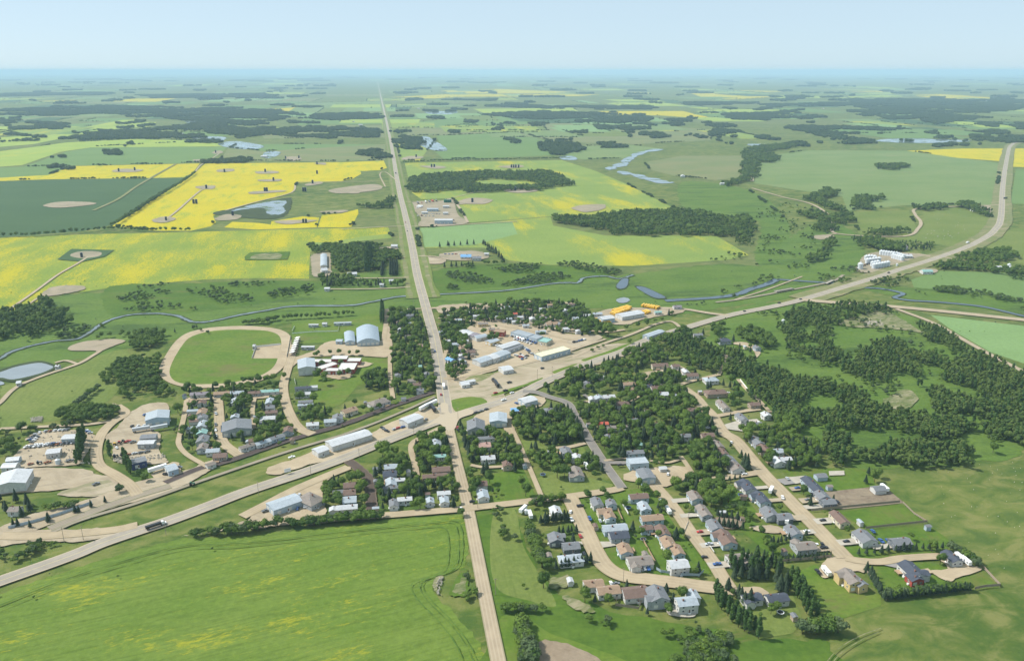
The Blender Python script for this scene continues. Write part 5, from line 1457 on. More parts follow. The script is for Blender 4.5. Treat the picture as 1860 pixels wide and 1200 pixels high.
single('634 683 618 686', 'broadleaf_tree', 'at the corner of the school yard', 0.7)
single('579 646 600 646 616 645 636 646 650 646 574 650', 'broadleaf_tree', 'behind the school', 0.55)
single('618 665', 'broadleaf_tree', 'in the school courtyard', 0.6)
single('570 732 545 730', 'broadleaf_tree', 'beside the mobile homes below the school', 0.95)

cluster('338 722 362 720 362 826 345 825 330 805', 'along the left back lane', 'b6s3u2', 1.0, .75)
cluster('376 726 394 726 397 800 405 830 380 830 374 790', 'in the front gardens left of the residential street', 'b7s3u1', 1.2, .7)
cluster('405 728 425 726 460 728 457 760 420 765 408 760', 'behind the front row of the left block', 'b6s4u1', 1.0, .75)
cluster('463 730 515 720 515 745 525 770 540 790 500 800 463 780', 'right part of the left block', 'b6s3u2', 0.9, .75)
cluster('440 780 465 782 520 786 470 812 440 806 415 800 410 785', 'beside the railway in the left block', 'b6s4u2', 1.0, .8)
cluster('540 752 575 748 605 755 575 775 548 770', 'at the bend of the arena road', 'b8s1u2', 1.0, .8)
cluster('330 708 520 700 520 712 330 718', 'between racetrack and the end row', 'b8s2u3', 0.8, .7)
cluster('708 563 756 565 772 600 778 640 792 690 798 712 745 722 718 715 712 680 709 620', 'in the treed block left of the main road', 'b7s3', 0.85, .85)
cluster('656 693 680 678 708 678 710 702 685 712 660 705', 'in the square grove below the school field', 'b8s2', 1.5, .8)
cluster('808 655 820 645 850 660 845 680 818 690 810 680', 'on the corner right of the main road', 'b8s3', 1.3, .7)
cluster('800 600 830 600 850 622 860 645 835 650 805 640', 'right of the main road beside the commercial row', 'b8s1', 1.2, .85)
cluster('805 570 870 560 930 548 975 552 1050 552 1075 575 1060 600 1020 608 1000 600 950 590 900 585 850 595 810 590', 'in the far residential quarter', 'b6s4', .85, .72)
cluster('1040 575 1075 580 1095 600 1080 616 1045 608', 'at the near end of the far residential quarter', 'b9s1', 1.1, 1.0)
cluster('885 612 905 610 902 630 890 625', 'beside the yellow-walled shop', 'b9', 1.2, .8)
cluster('1195 560 1230 560 1220 575 1180 570', 'beyond the bus yard', 'b8s2', 1.0, .7)
cluster('975 722 1010 700 1045 678 1080 668 1105 660 1130 650 1155 638 1180 630 1208 648 1218 660 1195 665 1160 672 1150 690 1100 712 1060 718 1040 735 1010 728', 'between the diagonal highway and the upper lanes', 'b7s3', 1.15, .88)
cluster('1120 700 1170 690 1225 680 1245 690 1235 705 1262 725 1275 742 1290 760 1305 790 1290 800 1255 815 1230 832 1200 838 1150 828 1105 838 1080 805 1062 775 1048 748 1090 738 1130 745', 'in the densely treed middle of town', 'b7s3', 1.0, .88)
cluster('1160 852 1195 842 1225 842 1190 852', 'beside the flat pale roof in mid town', 'b7s3', 0.8, .7)
cluster('930 760 945 750 1005 752 1035 742 1055 775 1065 806 1040 806 1000 812 965 800 942 798', 'left of the asphalt street', 'b6s4', 1.5, .95)
cluster('950 832 1015 828 1060 828 1085 838 1095 860 1080 872 1030 848 965 858', 'between lane and asphalt street', 'b8s2', 1.2, .8)
cluster('836 775 855 790 900 790 928 805 942 830 950 848 935 862 900 852 860 846 845 835 840 800', 'right of the downtown street', 'b6s4', 1.5, .85)
cluster('850 862 868 862 872 905 858 905', 'along the downtown street by the bright lawn', 'b7s3', 1.2, .7)
cluster('758 800 790 795 815 795 826 850 838 920 800 926 762 926 758 870 753 830', 'between the lane and the downtown street', 'b6s4', 1.6, .85)
cluster('690 832 735 828 745 850 752 870 752 926 692 930 684 890 680 860', 'between the dark new road and the lane', 'b6s4', 1.2, .8)
cluster('586 885 622 872 655 872 668 890 668 930 600 938 588 915', 'left of the dark new road', 'b9s1', 1.3, .75)
cluster('1240 882 1255 872 1290 876 1312 905 1305 935 1285 920 1262 915 1240 905', 'at the top of the straight street', 'b9s1', 1.4, .9)
cluster('1215 880 1240 885 1255 900 1245 905 1220 898', 'at the head of the straight street', 'b9', 1.2, .85)
cluster('1255 825 1290 800 1325 850 1320 865 1270 868 1260 850', 'between alley and upper street', 'b8s2', 1.5, .9)
cluster('1280 750 1300 770 1320 800 1305 790 1280 775', 'beside the upper street', 's6b4', 1.5, .8)
cluster('1345 775 1365 790 1380 800 1370 810 1345 800', 'beside the bend of the upper street', 'b9s2', 1.4, 1.1)
cluster('1380 785 1440 790 1480 815 1490 850 1430 855 1395 848 1375 825', 'right of the upper street', 'b7s4', 1.3, .85)
cluster('1410 770 1440 765 1455 790 1430 800 1410 790', 'under the aspen wood above the upper street', 'b9', 1.3, 1.1)
cluster('1310 700 1340 690 1345 745 1325 745 1335 715', 'uphill behind the brown roofs', 'b8s3', 1.2, .9)
cluster('1200 655 1250 640 1310 660 1340 685 1300 680 1250 665', 'at the top of the hill streets', 'b8s2', 1.0, .75)
cluster('1345 925 1375 955 1395 990 1420 1012 1400 1016 1375 985 1345 950 1330 930', 'in the bright line between back yards', 'b9', 0.9, .65)
cluster('1290 870 1312 878 1325 915 1312 925 1295 900', 'beside the navy-roofed houses', 'b9', 1.3, 1.0)
cluster('1155 962 1168 930 1180 930 1180 960 1165 968', 'in the dark back-yard group inside the curve', 's9', 1.0, .8)
cluster('1168 870 1215 868 1225 890 1190 895 1150 895 1125 890', 'along the cross street top', 'b9', 0.7, .75)
cluster('1405 1068 1430 1060 1438 1078 1420 1082', 'between the slate roofs and the poplars', 's9', 1.3, 1.0)
cluster('975 1005 1000 1020 1005 1038 985 1040', 'at the lower end of the hedge', 'b9', 1.2, .7)
cluster('990 985 1005 985 1005 1000 992 1000', 'behind the grey-roofed house', 's5b5', 0.8, .6)
cluster('600 452 650 446 690 448 735 458 728 472 700 474 700 480 690 490 640 495 615 495 598 480', 'in the planted wood left of the highway', 'b9s2', 1.6, .8)
cluster('560 450 610 448 600 460 570 462', 'at the back of the farm clearing', 'b9', 1.2, .8)
cluster('580 505 640 506 640 520 585 522', 'round the cabins on the lower lane', 'b7s4', 0.9, .8)
cluster('640 512 740 512 735 520 640 522', 'on the lawn between the farm lanes', 's6b4', .25, .8)
cluster('1560 440 1590 435 1640 455 1640 462 1600 458', 'beside the grain bins', 'b8s2', 1.2, .9)
cluster('1600 440 1700 443 1690 458 1650 455', 'in the garden above the grain bins', 's7b3', .4, .6)
cluster('1690 485 1730 478 1870 492 1870 505 1760 492 1700 490', 'in the shelter belt right of the highway', 'b9', 1.3, .8)
cluster('1730 470 1780 458 1830 455 1850 470 1800 482 1740 474', 'in the far shelter belt right of the highway', 'b9', .9, .8)
cluster('238 620 250 608 300 606 302 618 280 632 240 640', 'in the oval grove left of the racetrack', 'b9', 2.0, .75)
cluster('180 688 215 660 260 650 295 652 292 670 260 665 215 690 190 700', 'in the belt above the left yards', 'b9', 1.5, .7)
cluster('215 690 240 672 290 672 300 700 320 715 290 722 260 712 235 728 218 722', 'in the grove below the racetrack', 'b9u3', 1.5, .75)
cluster('102 765 118 750 150 744 210 746 220 756 200 765 130 769', 'in the dense belt above the salvage yard', 'b9', 2.0, .7)
cluster('-30 770 90 782 60 790 40 800 20 830 -30 840', 'beside the salvage yard', 'u8b2', .7, .8)
cluster('330 735 336 735 330 800 318 812 315 760', 'left of the back lane', 'u8b2', .5, .8)
cluster('-30 985 60 985 120 990 60 1008 0 1030 -30 1040', 'in the green triangle at the left edge', 'u9', .8, 1.0)
cluster('1290 700 1320 655 1340 650 1380 640 1340 620 1320 640 1305 650', 'round the house on the grassy hill', 's5b5', .5, .7)
cluster('1290 648 1345 640 1350 650 1300 660', 'below the house on the grassy hill', 's6b4', 1.3, .7)
cluster('1335 605 1370 600 1410 625 1395 636 1360 625 1340 615', 'beside the hilltop cabin', 'b9', 1.6, .8)
cluster('1285 600 1310 594 1318 606 1300 612', 'beside the slate-roofed hilltop house', 'b9', 1.6, .9)
cluster('1170 618 1215 610 1250 600 1262 612 1220 625 1180 630', 'beside the diagonal highway', 'b9', 1.3, .8)
cluster('0 910 90 912 90 925 40 925 0 945', 'round the lone farmhouse', 's4b3u3', .7, .8)

for (x, y, L, W, yaw, where, u, side) in YARDS:
    yr = random.Random(int(x * 5 + y * 11))
    for _ in range(yr.randrange(2, 6)):
        a = yr.uniform(0, 6.28); d = yr.uniform(8, 15)
        put(yr.choice(('shrub', 'shrub', 'broadleaf_tree', 'spruce_tree')), x + math.cos(a) * d, y + math.sin(a) * d, yr.uniform(.35, .6) if yr.random() < .5 else yr.uniform(.5, .9), where)
LIM = 295
KW = {'broadleaf_tree': ('green broadleaf tree', 'tree', 'broadleaf trees'), 'spruce_tree': ('dark pointed spruce', 'tree', 'spruces'),
      'poplar_tree': ('tall narrow poplar', 'tree', 'poplars'), 'shrub': ('low rounded bush', 'bush', 'bushes')}
REST = {}
protoT = {}
for kind in ('broadleaf_tree', 'spruce_tree', 'poplar_tree', 'shrub'):
    rows = [t for t in TREES if t[0] == kind]
    def size(t):
        return t[3] / math.hypot(t[2] * cT + CAMH * sT, 1)
    vis = []
    for t in rows:
        dz = t[2] * cT + CAMH * sT
        u = t[1] / dz * F + CX
        if 5 < u < 1855: vis.append(t)
        else: REST.setdefault(kind, []).append(t)
    vis.sort(key=lambda t: -size(t))
    vis, over = vis[:LIM], vis[LIM:]
    REST.setdefault(kind, []).extend(over)
    by = {}
    for t in vis: by.setdefault(t[4], []).append(t)
    for wh, rows in by.items():
        w, c, g = KW[kind]
        rows.sort(key=lambda t: t[1] / (t[2] * cT + CAMH * sT))
        mxs = sum(t[1] for t in rows) / len(rows); mys = sum(t[2] for t in rows) / len(rows)
        own = wh.startswith(('the ', 'very', 'small', 'half', 'round', 'broad', 'alone', 'standing'))
        base = w + (', ' if own else ' ') + wh
        seen = {}
        for k, t in enumerate(rows):
            if len(rows) == 1: lab = base
            elif len(rows) <= 36: lab = '%s %s, %s from left' % (w, wh, ORD(k))
            else:
                sz = 'tall' if t[3] > 0.95 else 'small' if t[3] < 0.75 else 'middling'
                lab = '%s %s %s, %s %s part' % (sz, w, wh, 'far' if t[2] > mys else 'near', 'left' if t[1] < mxs else 'right')
                j = seen.get(lab, 0); seen[lab] = j + 1
                if j: lab += ', %s leftmost there' % ORD(j)
            if len(lab.split()) > 16: lab = lab.replace('green ', '').replace('dark ', '').replace('low ', '')
            if len(lab.split()) > 16 and len(rows) > 1: lab = '%s, %s from left' % (base, ORD(k))
            if len(lab.split()) > 16: lab = '%s %s, %s from left' % (w.split()[-1], wh, ORD(k))
            if len(lab.split()) > 16: lab = ' '.join(base.split()[:16])
            cm, tm = TV[kind][rng.randrange(len(TV[kind]))]
            s = t[3]
            root = empty(kind, (t[1], t[2], ZB), rng.uniform(0, 6.28))
            root.scale = (s * rng.uniform(0.9, 1.12), s * rng.uniform(0.9, 1.12), s)
            tag(root, lab, c, g + ' ' + wh)
            mesh_obj('crown', cm, root)
            mesh_obj('trunk', tm, root)
print('TREES', {k: len([t for t in TREES if t[0] == k]) for k in KW})

# ------------------------------------------------------------------ woods and scattered growth that nobody could count
def scatter(name, pts, variants, label, cat):
    """one object: a point per plant, each point carries a plant mesh"""
    if not len(pts): return
    P = np.array(pts, float)                 # x, y, scale
    me = bpy.data.meshes.new(name)
    co = np.stack([P[:, 0], P[:, 1], np.full(len(P), 0.0)], 1)
    me.from_pydata(co.tolist(), [], [])
    at = me.attributes.new('size', 'FLOAT', 'POINT'); at.data.foreach_set('value', P[:, 2].astype(np.float32))
    o = mesh_obj(name, me, None, (0, 0, ZB))
    ng = bpy.data.node_groups.new(name, 'GeometryNodeTree')
    ng.interface.new_socket('Geometry', in_out='INPUT', socket_type='NodeSocketGeometry')
    ng.interface.new_socket('Geometry', in_out='OUTPUT', socket_type='NodeSocketGeometry')
    N, Lk = ng.nodes, ng.links
    gi, go = N.new('NodeGroupInput'), N.new('NodeGroupOutput')
    join = N.new('GeometryNodeGeometryToInstance')
    for k, v in enumerate(variants):
        so = bpy.data.objects.new(name + '_source', v)
        oi = N.new('GeometryNodeObjectInfo'); oi.inputs['Object'].default_value = so
        oi.inputs['As Instance'].default_value = True
        Lk.new(oi.outputs['Geometry'], join.inputs[0])
    ip = N.new('GeometryNodeInstanceOnPoints')
    Lk.new(gi.outputs[0], ip.inputs['Points'])
    Lk.new(join.outputs[0], ip.inputs['Instance'])
    N.remove(join)
    j2 = N.new('GeometryNodeJoinGeometry')
    for nd in N:
        if nd.bl_idname == 'GeometryNodeObjectInfo': Lk.new(nd.outputs['Geometry'], j2.inputs[0])
    Lk.new(j2.outputs[0], ip.inputs['Instance'])
    ip.inputs['Pick Instance'].default_value = True
    ri = N.new('FunctionNodeRandomValue'); ri.data_type = 'INT'
    ri.inputs['Min'].default_value if False else None
    for sck in ri.inputs:
        if sck.type == 'INT' and sck.name == 'Min': sck.default_value = 0
        if sck.type == 'INT' and sck.name == 'Max': sck.default_value = len(variants) - 1
    iout = [s for s in ri.outputs if s.type == 'INT'][0]
    Lk.new(iout, ip.inputs['Instance Index'])
    rr = N.new('FunctionNodeRandomValue'); rr.data_type = 'FLOAT_VECTOR'
    vin = [s for s in rr.inputs if s.type == 'VECTOR']
    vin[0].default_value = (0, 0, 0); vin[1].default_value = (0, 0, 6.283)
    Lk.new([s for s in rr.outputs if s.type == 'VECTOR'][0], ip.inputs['Rotation'])
    na = N.new('GeometryNodeInputNamedAttribute'); na.data_type = 'FLOAT'; na.inputs['Name'].default_value = 'size'
    Lk.new([s for s in na.outputs if s.type == 'VALUE'][0], ip.inputs['Scale'])
    Lk.new(ip.outputs[0], go.inputs[0])
    md = o.modifiers.new('scatter', 'NODES'); md.node_group = ng
    tag(o, label, cat, None, 'stuff')
    return o
def clumpy(x, y, size):
    return math.sin(x / size + 1.3 * math.sin(y / size * 0.7)) + math.sin(y / size * 1.3 + 1.7 * math.sin(x / size * 0.6 + 2))
def poly_points(s, gap, lo, hi, holes=(), keep=1.0, world=False, check=False):
    P = [G(*p) for p in (px_list(s) if isinstance(s, str) else s)]
    xs = [p[0] for p in P]; ys = [p[1] for p in P]
    X, Y = np.meshgrid(np.arange(min(xs), max(xs) + gap, gap), np.arange(min(ys), max(ys) + gap, gap))
    X = X + nrng.uniform(-.5, .5, X.shape) * gap; Y = Y + nrng.uniform(-.5, .5, Y.shape) * gap
    X, Y = X.ravel(), Y.ravel()
    wa = gap * 1.6 if gap < 10 else gap * 2.0
    ws = wa * 2.0
    WX = X + wa * (np.sin(X / ws + 1.3 * np.sin(Y / ws * 0.7)) + 0.6 * np.sin(Y / ws * 2.3 + X / ws))
    WY = Y + wa * 1.4 * (np.sin(Y / ws * 1.3 + 1.7 * np.sin(X / ws * 0.6 + 2)) + 0.5 * np.sin(X / ws * 2.9))
    k = inside(WX, WY, P)
    for h in holes:
        k &= ~inside(X, Y, [G(*p) for p in px_list(h)])
    if keep < 1: k &= nrng.random(len(X)) < keep
    X, Y = X[k], Y[k]
    out = [(x, y, s) for x, y, s in zip(X, Y, nrng.uniform(lo, hi, len(X))) if not (check and blocked(x, y))]
    return out
wood = []
holes = ['1380 655 1440 640 1500 665 1530 690 1500 700 1440 690 1390 670', '1600 738 1650 735 1668 750 1620 752', '1440 600 1470 590 1485 605 1470 618', '1660 668 1700 665 1720 690 1680 694']
for s in ['1172 628 1240 612 1300 640 1345 652 1390 662 1440 678 1520 704 1560 710 1600 742 1650 754 1720 758 1760 772 1750 792 1700 796 1640 778 1560 778 1480 782 1420 768 1395 745 1350 692 1300 678 1240 655 1200 640',
          '1420 600 1445 566 1500 556 1560 556 1602 562 1575 580 1512 590 1490 615 1500 640 1540 655 1500 662 1450 650 1420 630', '1530 662 1580 640 1600 618 1680 640 1725 660 1700 692 1620 702 1560 692 1535 680',
          '1662 596 1700 600 1760 640 1870 690 1870 815 1800 800 1790 770 1740 757 1700 722 1712 680 1740 660', '1562 828 1600 816 1680 812 1740 816 1770 830 1740 842 1660 852 1580 852 1560 846',
          '1492 798 1520 790 1545 802 1562 850 1520 850 1502 840', '1792 788 1880 796 1880 815 1800 806', '1650 792 1700 760 1770 772 1772 796 1720 800',
          '1690 720 1745 735 1760 760 1720 762 1690 745', '1330 680 1400 700 1420 765 1460 785 1430 790 1395 762 1360 712']:
    wood += [t for t in poly_points(s, 3.2, 0.5, 1.2, holes, 1.0, False, True) if clumpy(t[0], t[1], 26) > -1.2 or clumpy(t[0], t[1], 8) > 0.6]
for s in ['1562 828 1600 818 1680 814 1740 817 1768 830 1740 842 1660 851 1580 851 1560 846', '1494 798 1520 792 1543 804 1558 850 1522 850 1504 840', '1660 790 1700 764 1768 776 1768 794 1720 798 1680 800']:
    wood += poly_points(s, 3.4, 0.75, 1.25)
scatter('aspen_wood', wood, ASPEN, 'dense aspen wood covering the hill right of the town', 'wood')
wood = []
for s in ['-60 575 0 562 50 566 90 542 108 545 100 568 130 580 140 596 100 602 50 612 0 620 -60 640', '740 326 800 318 880 314 1000 313 1040 336 985 346 900 350 850 352 838 345 760 352 745 348',
          '1000 395 1060 396 1150 385 1250 385 1290 394 1365 398 1372 420 1352 446 1330 434 1285 428 1200 428 1110 427 1085 418 1040 412 1006 404',
          '650 378 680 374 712 362 715 375 706 380 660 380', '1545 366 1560 360 1600 358 1602 364 1582 372 1582 382 1550 380 1543 372', '1352 272 1366 270 1365 330 1348 334 1320 340 1318 332 1348 326',
          '1368 268 1440 262 1445 268 1400 276 1378 282 1376 300 1376 322 1370 325', '1378 284 1400 280 1418 290 1400 296 1380 296', '1455 362 1485 360 1520 375 1530 383 1510 384 1480 372',
          '1470 362 1500 345 1522 350 1520 356 1500 360', '1448 392 1490 388 1500 395 1470 400', '1480 400 1510 395 1512 420 1480 422', '1512 398 1535 386 1547 398 1540 406 1520 412',
          '1462 472 1482 468 1492 450 1512 435 1516 440 1505 458 1490 476 1470 480', '1655 380 1720 374 1716 380 1670 384', '1570 425 1620 420 1658 416 1655 424 1610 430 1575 430',
          '1550 440 1585 436 1640 450 1640 458 1600 456 1560 452', '1738 374 1760 372 1785 380 1800 392 1790 394 1760 384', '1590 303 1600 300 1650 300 1655 304 1630 310 1596 308']:
    wood += poly_points(s, 4.6, 0.75, 1.2, ['850 330 900 326 960 330 985 338 940 342 880 340', '1395 655 1400 660 1440 650'], 1.0, False, False)
scatter('mixed_wood', wood, ASPEN + [TV['broadleaf_tree'][0][0]], 'dark woods and shelter belts in the farmland beyond the town', 'wood')
# shrubby ground
sh = []
for s, g_, kp in [('780 490 900 480 1050 474 1130 488 1110 505 1030 512 900 522 800 526', 7, .6), ('200 525 330 516 560 512 566 525 420 555 250 570 190 560', 7, .35), ('0 625 60 612 150 590 200 585 150 610 60 635 0 655', 5, .4),
                  ('840 555 940 548 1000 545 940 556 860 560', 6, .5), ('1240 555 1330 540 1420 510 1500 480 1480 470 1380 500 1300 530', 8, .3), ('1560 500 1640 505 1750 530 1860 555 1860 570 1700 540 1600 520', 7, .4),
                  ('1420 560 1600 560 1700 600 1860 690 1860 800 1560 800 1440 760 1400 680', 11, .35), ('1380 360 1480 380 1500 440 1440 470 1380 460 1370 390', 10, .3), ('-30 985 60 985 120 990 60 1008 0 1030 -30 1040', 3.5, .6),
                  ('870 950 930 940 960 1010 930 1100 900 1090 880 1000', 9, .25), ('960 1100 1080 1105 1240 1140 1300 1160 1200 1180 1080 1150', 5, .25), ('1240 1185 1300 1160 1340 1200 1200 1230', 2.6, .9),
                  ('1490 490 1560 485 1600 500 1560 512 1500 520', 7, .5), ('1700 480 1860 500 1860 515 1760 500', 7, .5), ('420 520 480 512 560 515 560 535 470 545', 8, .3), ('1495 548 1560 552 1660 560 1640 566 1560 560 1500 556', 6, .5),
                  ('1650 520 1720 520 1830 538 1860 545 1860 552 1740 532 1680 530', 6, .6), ('100 775 160 772 150 782 110 780 60 786', 3, .6), ('1260 575 1370 566 1400 560 1440 555 1400 570 1340 582', 6, .35),
                  ('625 950 690 946 690 940 640 944', 4, .3), ('1290 470 1340 450 1420 430 1440 460 1380 490', 11, .3), ('885 920 900 918 905 1000 895 1000', 6, .2), ('838 945 846 945 900 1200 880 1200 860 1060', 4, .25)]:
    sh += [(x, y, sc * (0.7 + 0.5 * nrng.random())) for x, y, sc in poly_points(s, g_ * 0.62, 0.6, 1.9, (), kp, False, True) if clumpy(x, y, 17) > 0.15]
sh += [t for t in poly_points('0 520 1860 500 1860 1195 0 1195', 22, 0.3, 0.7, (), 0.2, False, True) if clumpy(t[0], t[1], 60) > 0.2]
scatter('willow_scrub', sh, BUSH, 'scattered willow scrub on the rough grass and creek banks', 'scrub')
for kind, nm, lb in [('broadleaf_tree', 'broadleaf_canopy', 'the rest of the broadleaf trees in the farther blocks of town'), ('spruce_tree', 'spruce_canopy', 'the rest of the spruces in the farther blocks of town'),
                     ('poplar_tree', 'poplar_canopy', 'the rest of the narrow poplars farther off'), ('shrub', 'hedge_growth', 'the rest of the hedge bushes farther off')]:
    scatter(nm, [(t[1], t[2], t[3]) for t in REST.get(kind, [])], [v[0] for v in TV[kind]], lb, 'trees' if kind != 'shrub' else 'hedges')
# far woods: bluffs of trees out to the horizon
far = []
for s in ['410 240 500 235 620 232 700 236 690 248 560 250 500 246 420 252', '140 248 200 240 280 236 345 226 400 222 480 222 500 232 450 240 380 250 340 252 260 253 150 256 100 252', '0 258 60 254 70 258 0 266',
          '0 225 60 222 130 226 120 234 40 236 0 230', '300 200 420 196 520 204 560 210 480 222 400 226 330 218 280 212', '0 200 100 196 200 192 330 196 300 206 160 210 40 212 0 208', '560 248 625 246 690 250 680 256 600 258',
          '540 210 640 206 690 208 690 216 620 220 550 216', '1085 262 1110 258 1145 268 1130 274', '720 248 745 250 762 262 780 274 725 274 722 262', '660 276 700 272 702 290 665 288', '982 262 1010 260 1050 264 1055 278 1030 282 985 274',
          '880 207 1000 203 1110 208 1180 214 1195 220 1100 224 1000 218 900 214', '1080 228 1180 224 1190 232 1130 238 1090 236', '1000 196 1100 193 1200 196 1100 200', '800 182 900 180 900 184', '1430 232 1500 230 1620 230 1630 238 1560 244 1490 248 1450 240',
          '1290 230 1320 228 1350 245 1330 250 1295 244', '1300 208 1420 204 1450 212 1400 220 1330 218', '1540 180 1860 182 1860 198 1760 208 1600 204 1550 194', '1380 190 1560 186 1560 192 1400 196', '1600 200 1700 206 1790 214 1700 226 1620 218 1560 208',
          '1240 186 1380 186 1360 190 1250 192', '1490 258 1560 252 1600 262 1540 264', '1680 264 1740 258 1840 252 1835 258 1760 266 1700 270', '1850 230 1930 226 1930 236 1860 236', '1140 200 1080 197 1000 198 900 194 960 192 1100 193',
          '0 170 200 168 200 173 0 176', '250 173 480 170 500 176 280 179', '60 310 180 306 140 302 90 302', '70 288 130 290 125 284', '170 278 205 276 200 284 170 284', '205 264 225 263 222 267', '380 293 430 290 440 295 400 297']:
    far += [t for t in poly_points(s, 15, 0.45, 1.0) if clumpy(t[0], t[1], 110) + 0.5 * clumpy(t[0], t[1], 31) > -0.6]
g3 = random.Random(5)
for k in range(480):
    py = YH + 4.5 + 130 * g3.random() ** 2.0
    px = g3.uniform(-30, 1890)
    w = g3.uniform(5, 48) * (0.6 + 0.6 * g3.random()); h = (py - YH) ** 1.2 * g3.uniform(0.004, 0.014) + 0.12
    gap = 17 if py > YH + 60 else 28 if py > YH + 30 else 60 if py > YH + 14 else 140
    sc = gap / 17 * (1 if gap < 30 else 0.75)
    if abs(px + w / 2 - (686 + (py - 150) * 0.14)) < w / 2 + 6: continue
    far += [(x, y, min(s_, 2.6)) for x, y, s_ in poly_points([(px, py), (px + w * .3, py - h * .6), (px + w, py - h * .4), (px + w * 1.05, py + h * .4), (px + w * .5, py + h)], gap, 0.55 * sc, 1.1 * sc)][:900]
gh = random.Random(17)
for a, b in EDGES:                                # thin shelterbelts along field edges
    d = math.hypot(b[0] - a[0], b[1] - a[1]); dist = (a[1] + b[1]) / 2
    if gh.random() > (0.45 if dist > 3500 else 0.30): continue
    t0, t1 = sorted((gh.random(), gh.random()))
    if t1 - t0 < .2: t0, t1 = 0.05, 0.95
    st = 6 if dist < 5000 else 16 if dist < 12000 else 40
    for k in range(min(260, int(d * (t1 - t0) / st))):
        t = t0 + k * st / d
        if clumpy(k * st, dist, 21) < -0.5 or gh.random() < .1: continue
        x, y = a[0] + (b[0] - a[0]) * t + gh.uniform(-3, 3), a[1] + (b[1] - a[1]) * t + gh.uniform(-3, 3)
        u = x / (y * cT + CAMH * sT) * F + CX
        if abs(u - (686 + (CAMH / (y * cT + CAMH * sT) * F / cT - 22) * 0.14)) < 12: continue
        far.append((x, y, gh.uniform(.14, .42) * (1 if st < 20 else 1.5)))
scatter('far_bluffs', far, CLUMP, 'bluffs of trees scattered over the plain to the horizon', 'woods')
print('STUFF', len(far), len(sh), len(wood))
# ------------------------------------------------------------------ vehicles, bins, tanks and other small things
def paint(name, c): return plain(name, c, 0.35, 0.05, 1, 0.5)
M['tyre'] = plain('rubber', (0.02, 0.02, 0.02), 0.9, 0.1)
PC = {'white': (0.75, 0.75, 0.74), 'black': (0.02, 0.02, 0.025), 'red': (0.40, 0.03, 0.03), 'silver': (0.45, 0.47, 0.49), 'blue': (0.04, 0.10, 0.28), 'grey': (0.16, 0.17, 0.18), 'rust': (0.28, 0.11, 0.05), 'yellow': (0.72, 0.42, 0.03), 'green': (0.05, 0.16, 0.10)}
for k, c in PC.items(): M['paint_' + k] = paint(k + '_paint', c)
def wheels(b, xs, hw, r, i):
    for x in xs:
        for s in (-1, 1):
            n = 10; y0, y1 = s * hw - 0.12, s * hw + 0.12
            v = [(x + r * math.cos(6.283 * k / n), y0, r + r * math.sin(6.283 * k / n)) for k in range(n)] + [(x + r * math.cos(6.283 * k / n), y1, r + r * math.sin(6.283 * k / n)) for k in range(n)]
            b.add(v, [(k, (k + 1) % n, n + (k + 1) % n, n + k) for k in range(n)] + [tuple(range(n))[::-1], tuple(range(n, 2 * n))], i)
def side_prism(b, pts, w, i):
    """outline in x,z drawn across y"""
    n = len(pts)
    v = [(p[0], -w, p[1]) for p in pts] + [(p[0], w, p[1]) for p in pts]
    b.add(v, [(k, (k + 1) % n, n + (k + 1) % n, n + k) for k in range(n)] + [tuple(range(n))[::-1], tuple(range(n, 2 * n))], i)
VM = {}
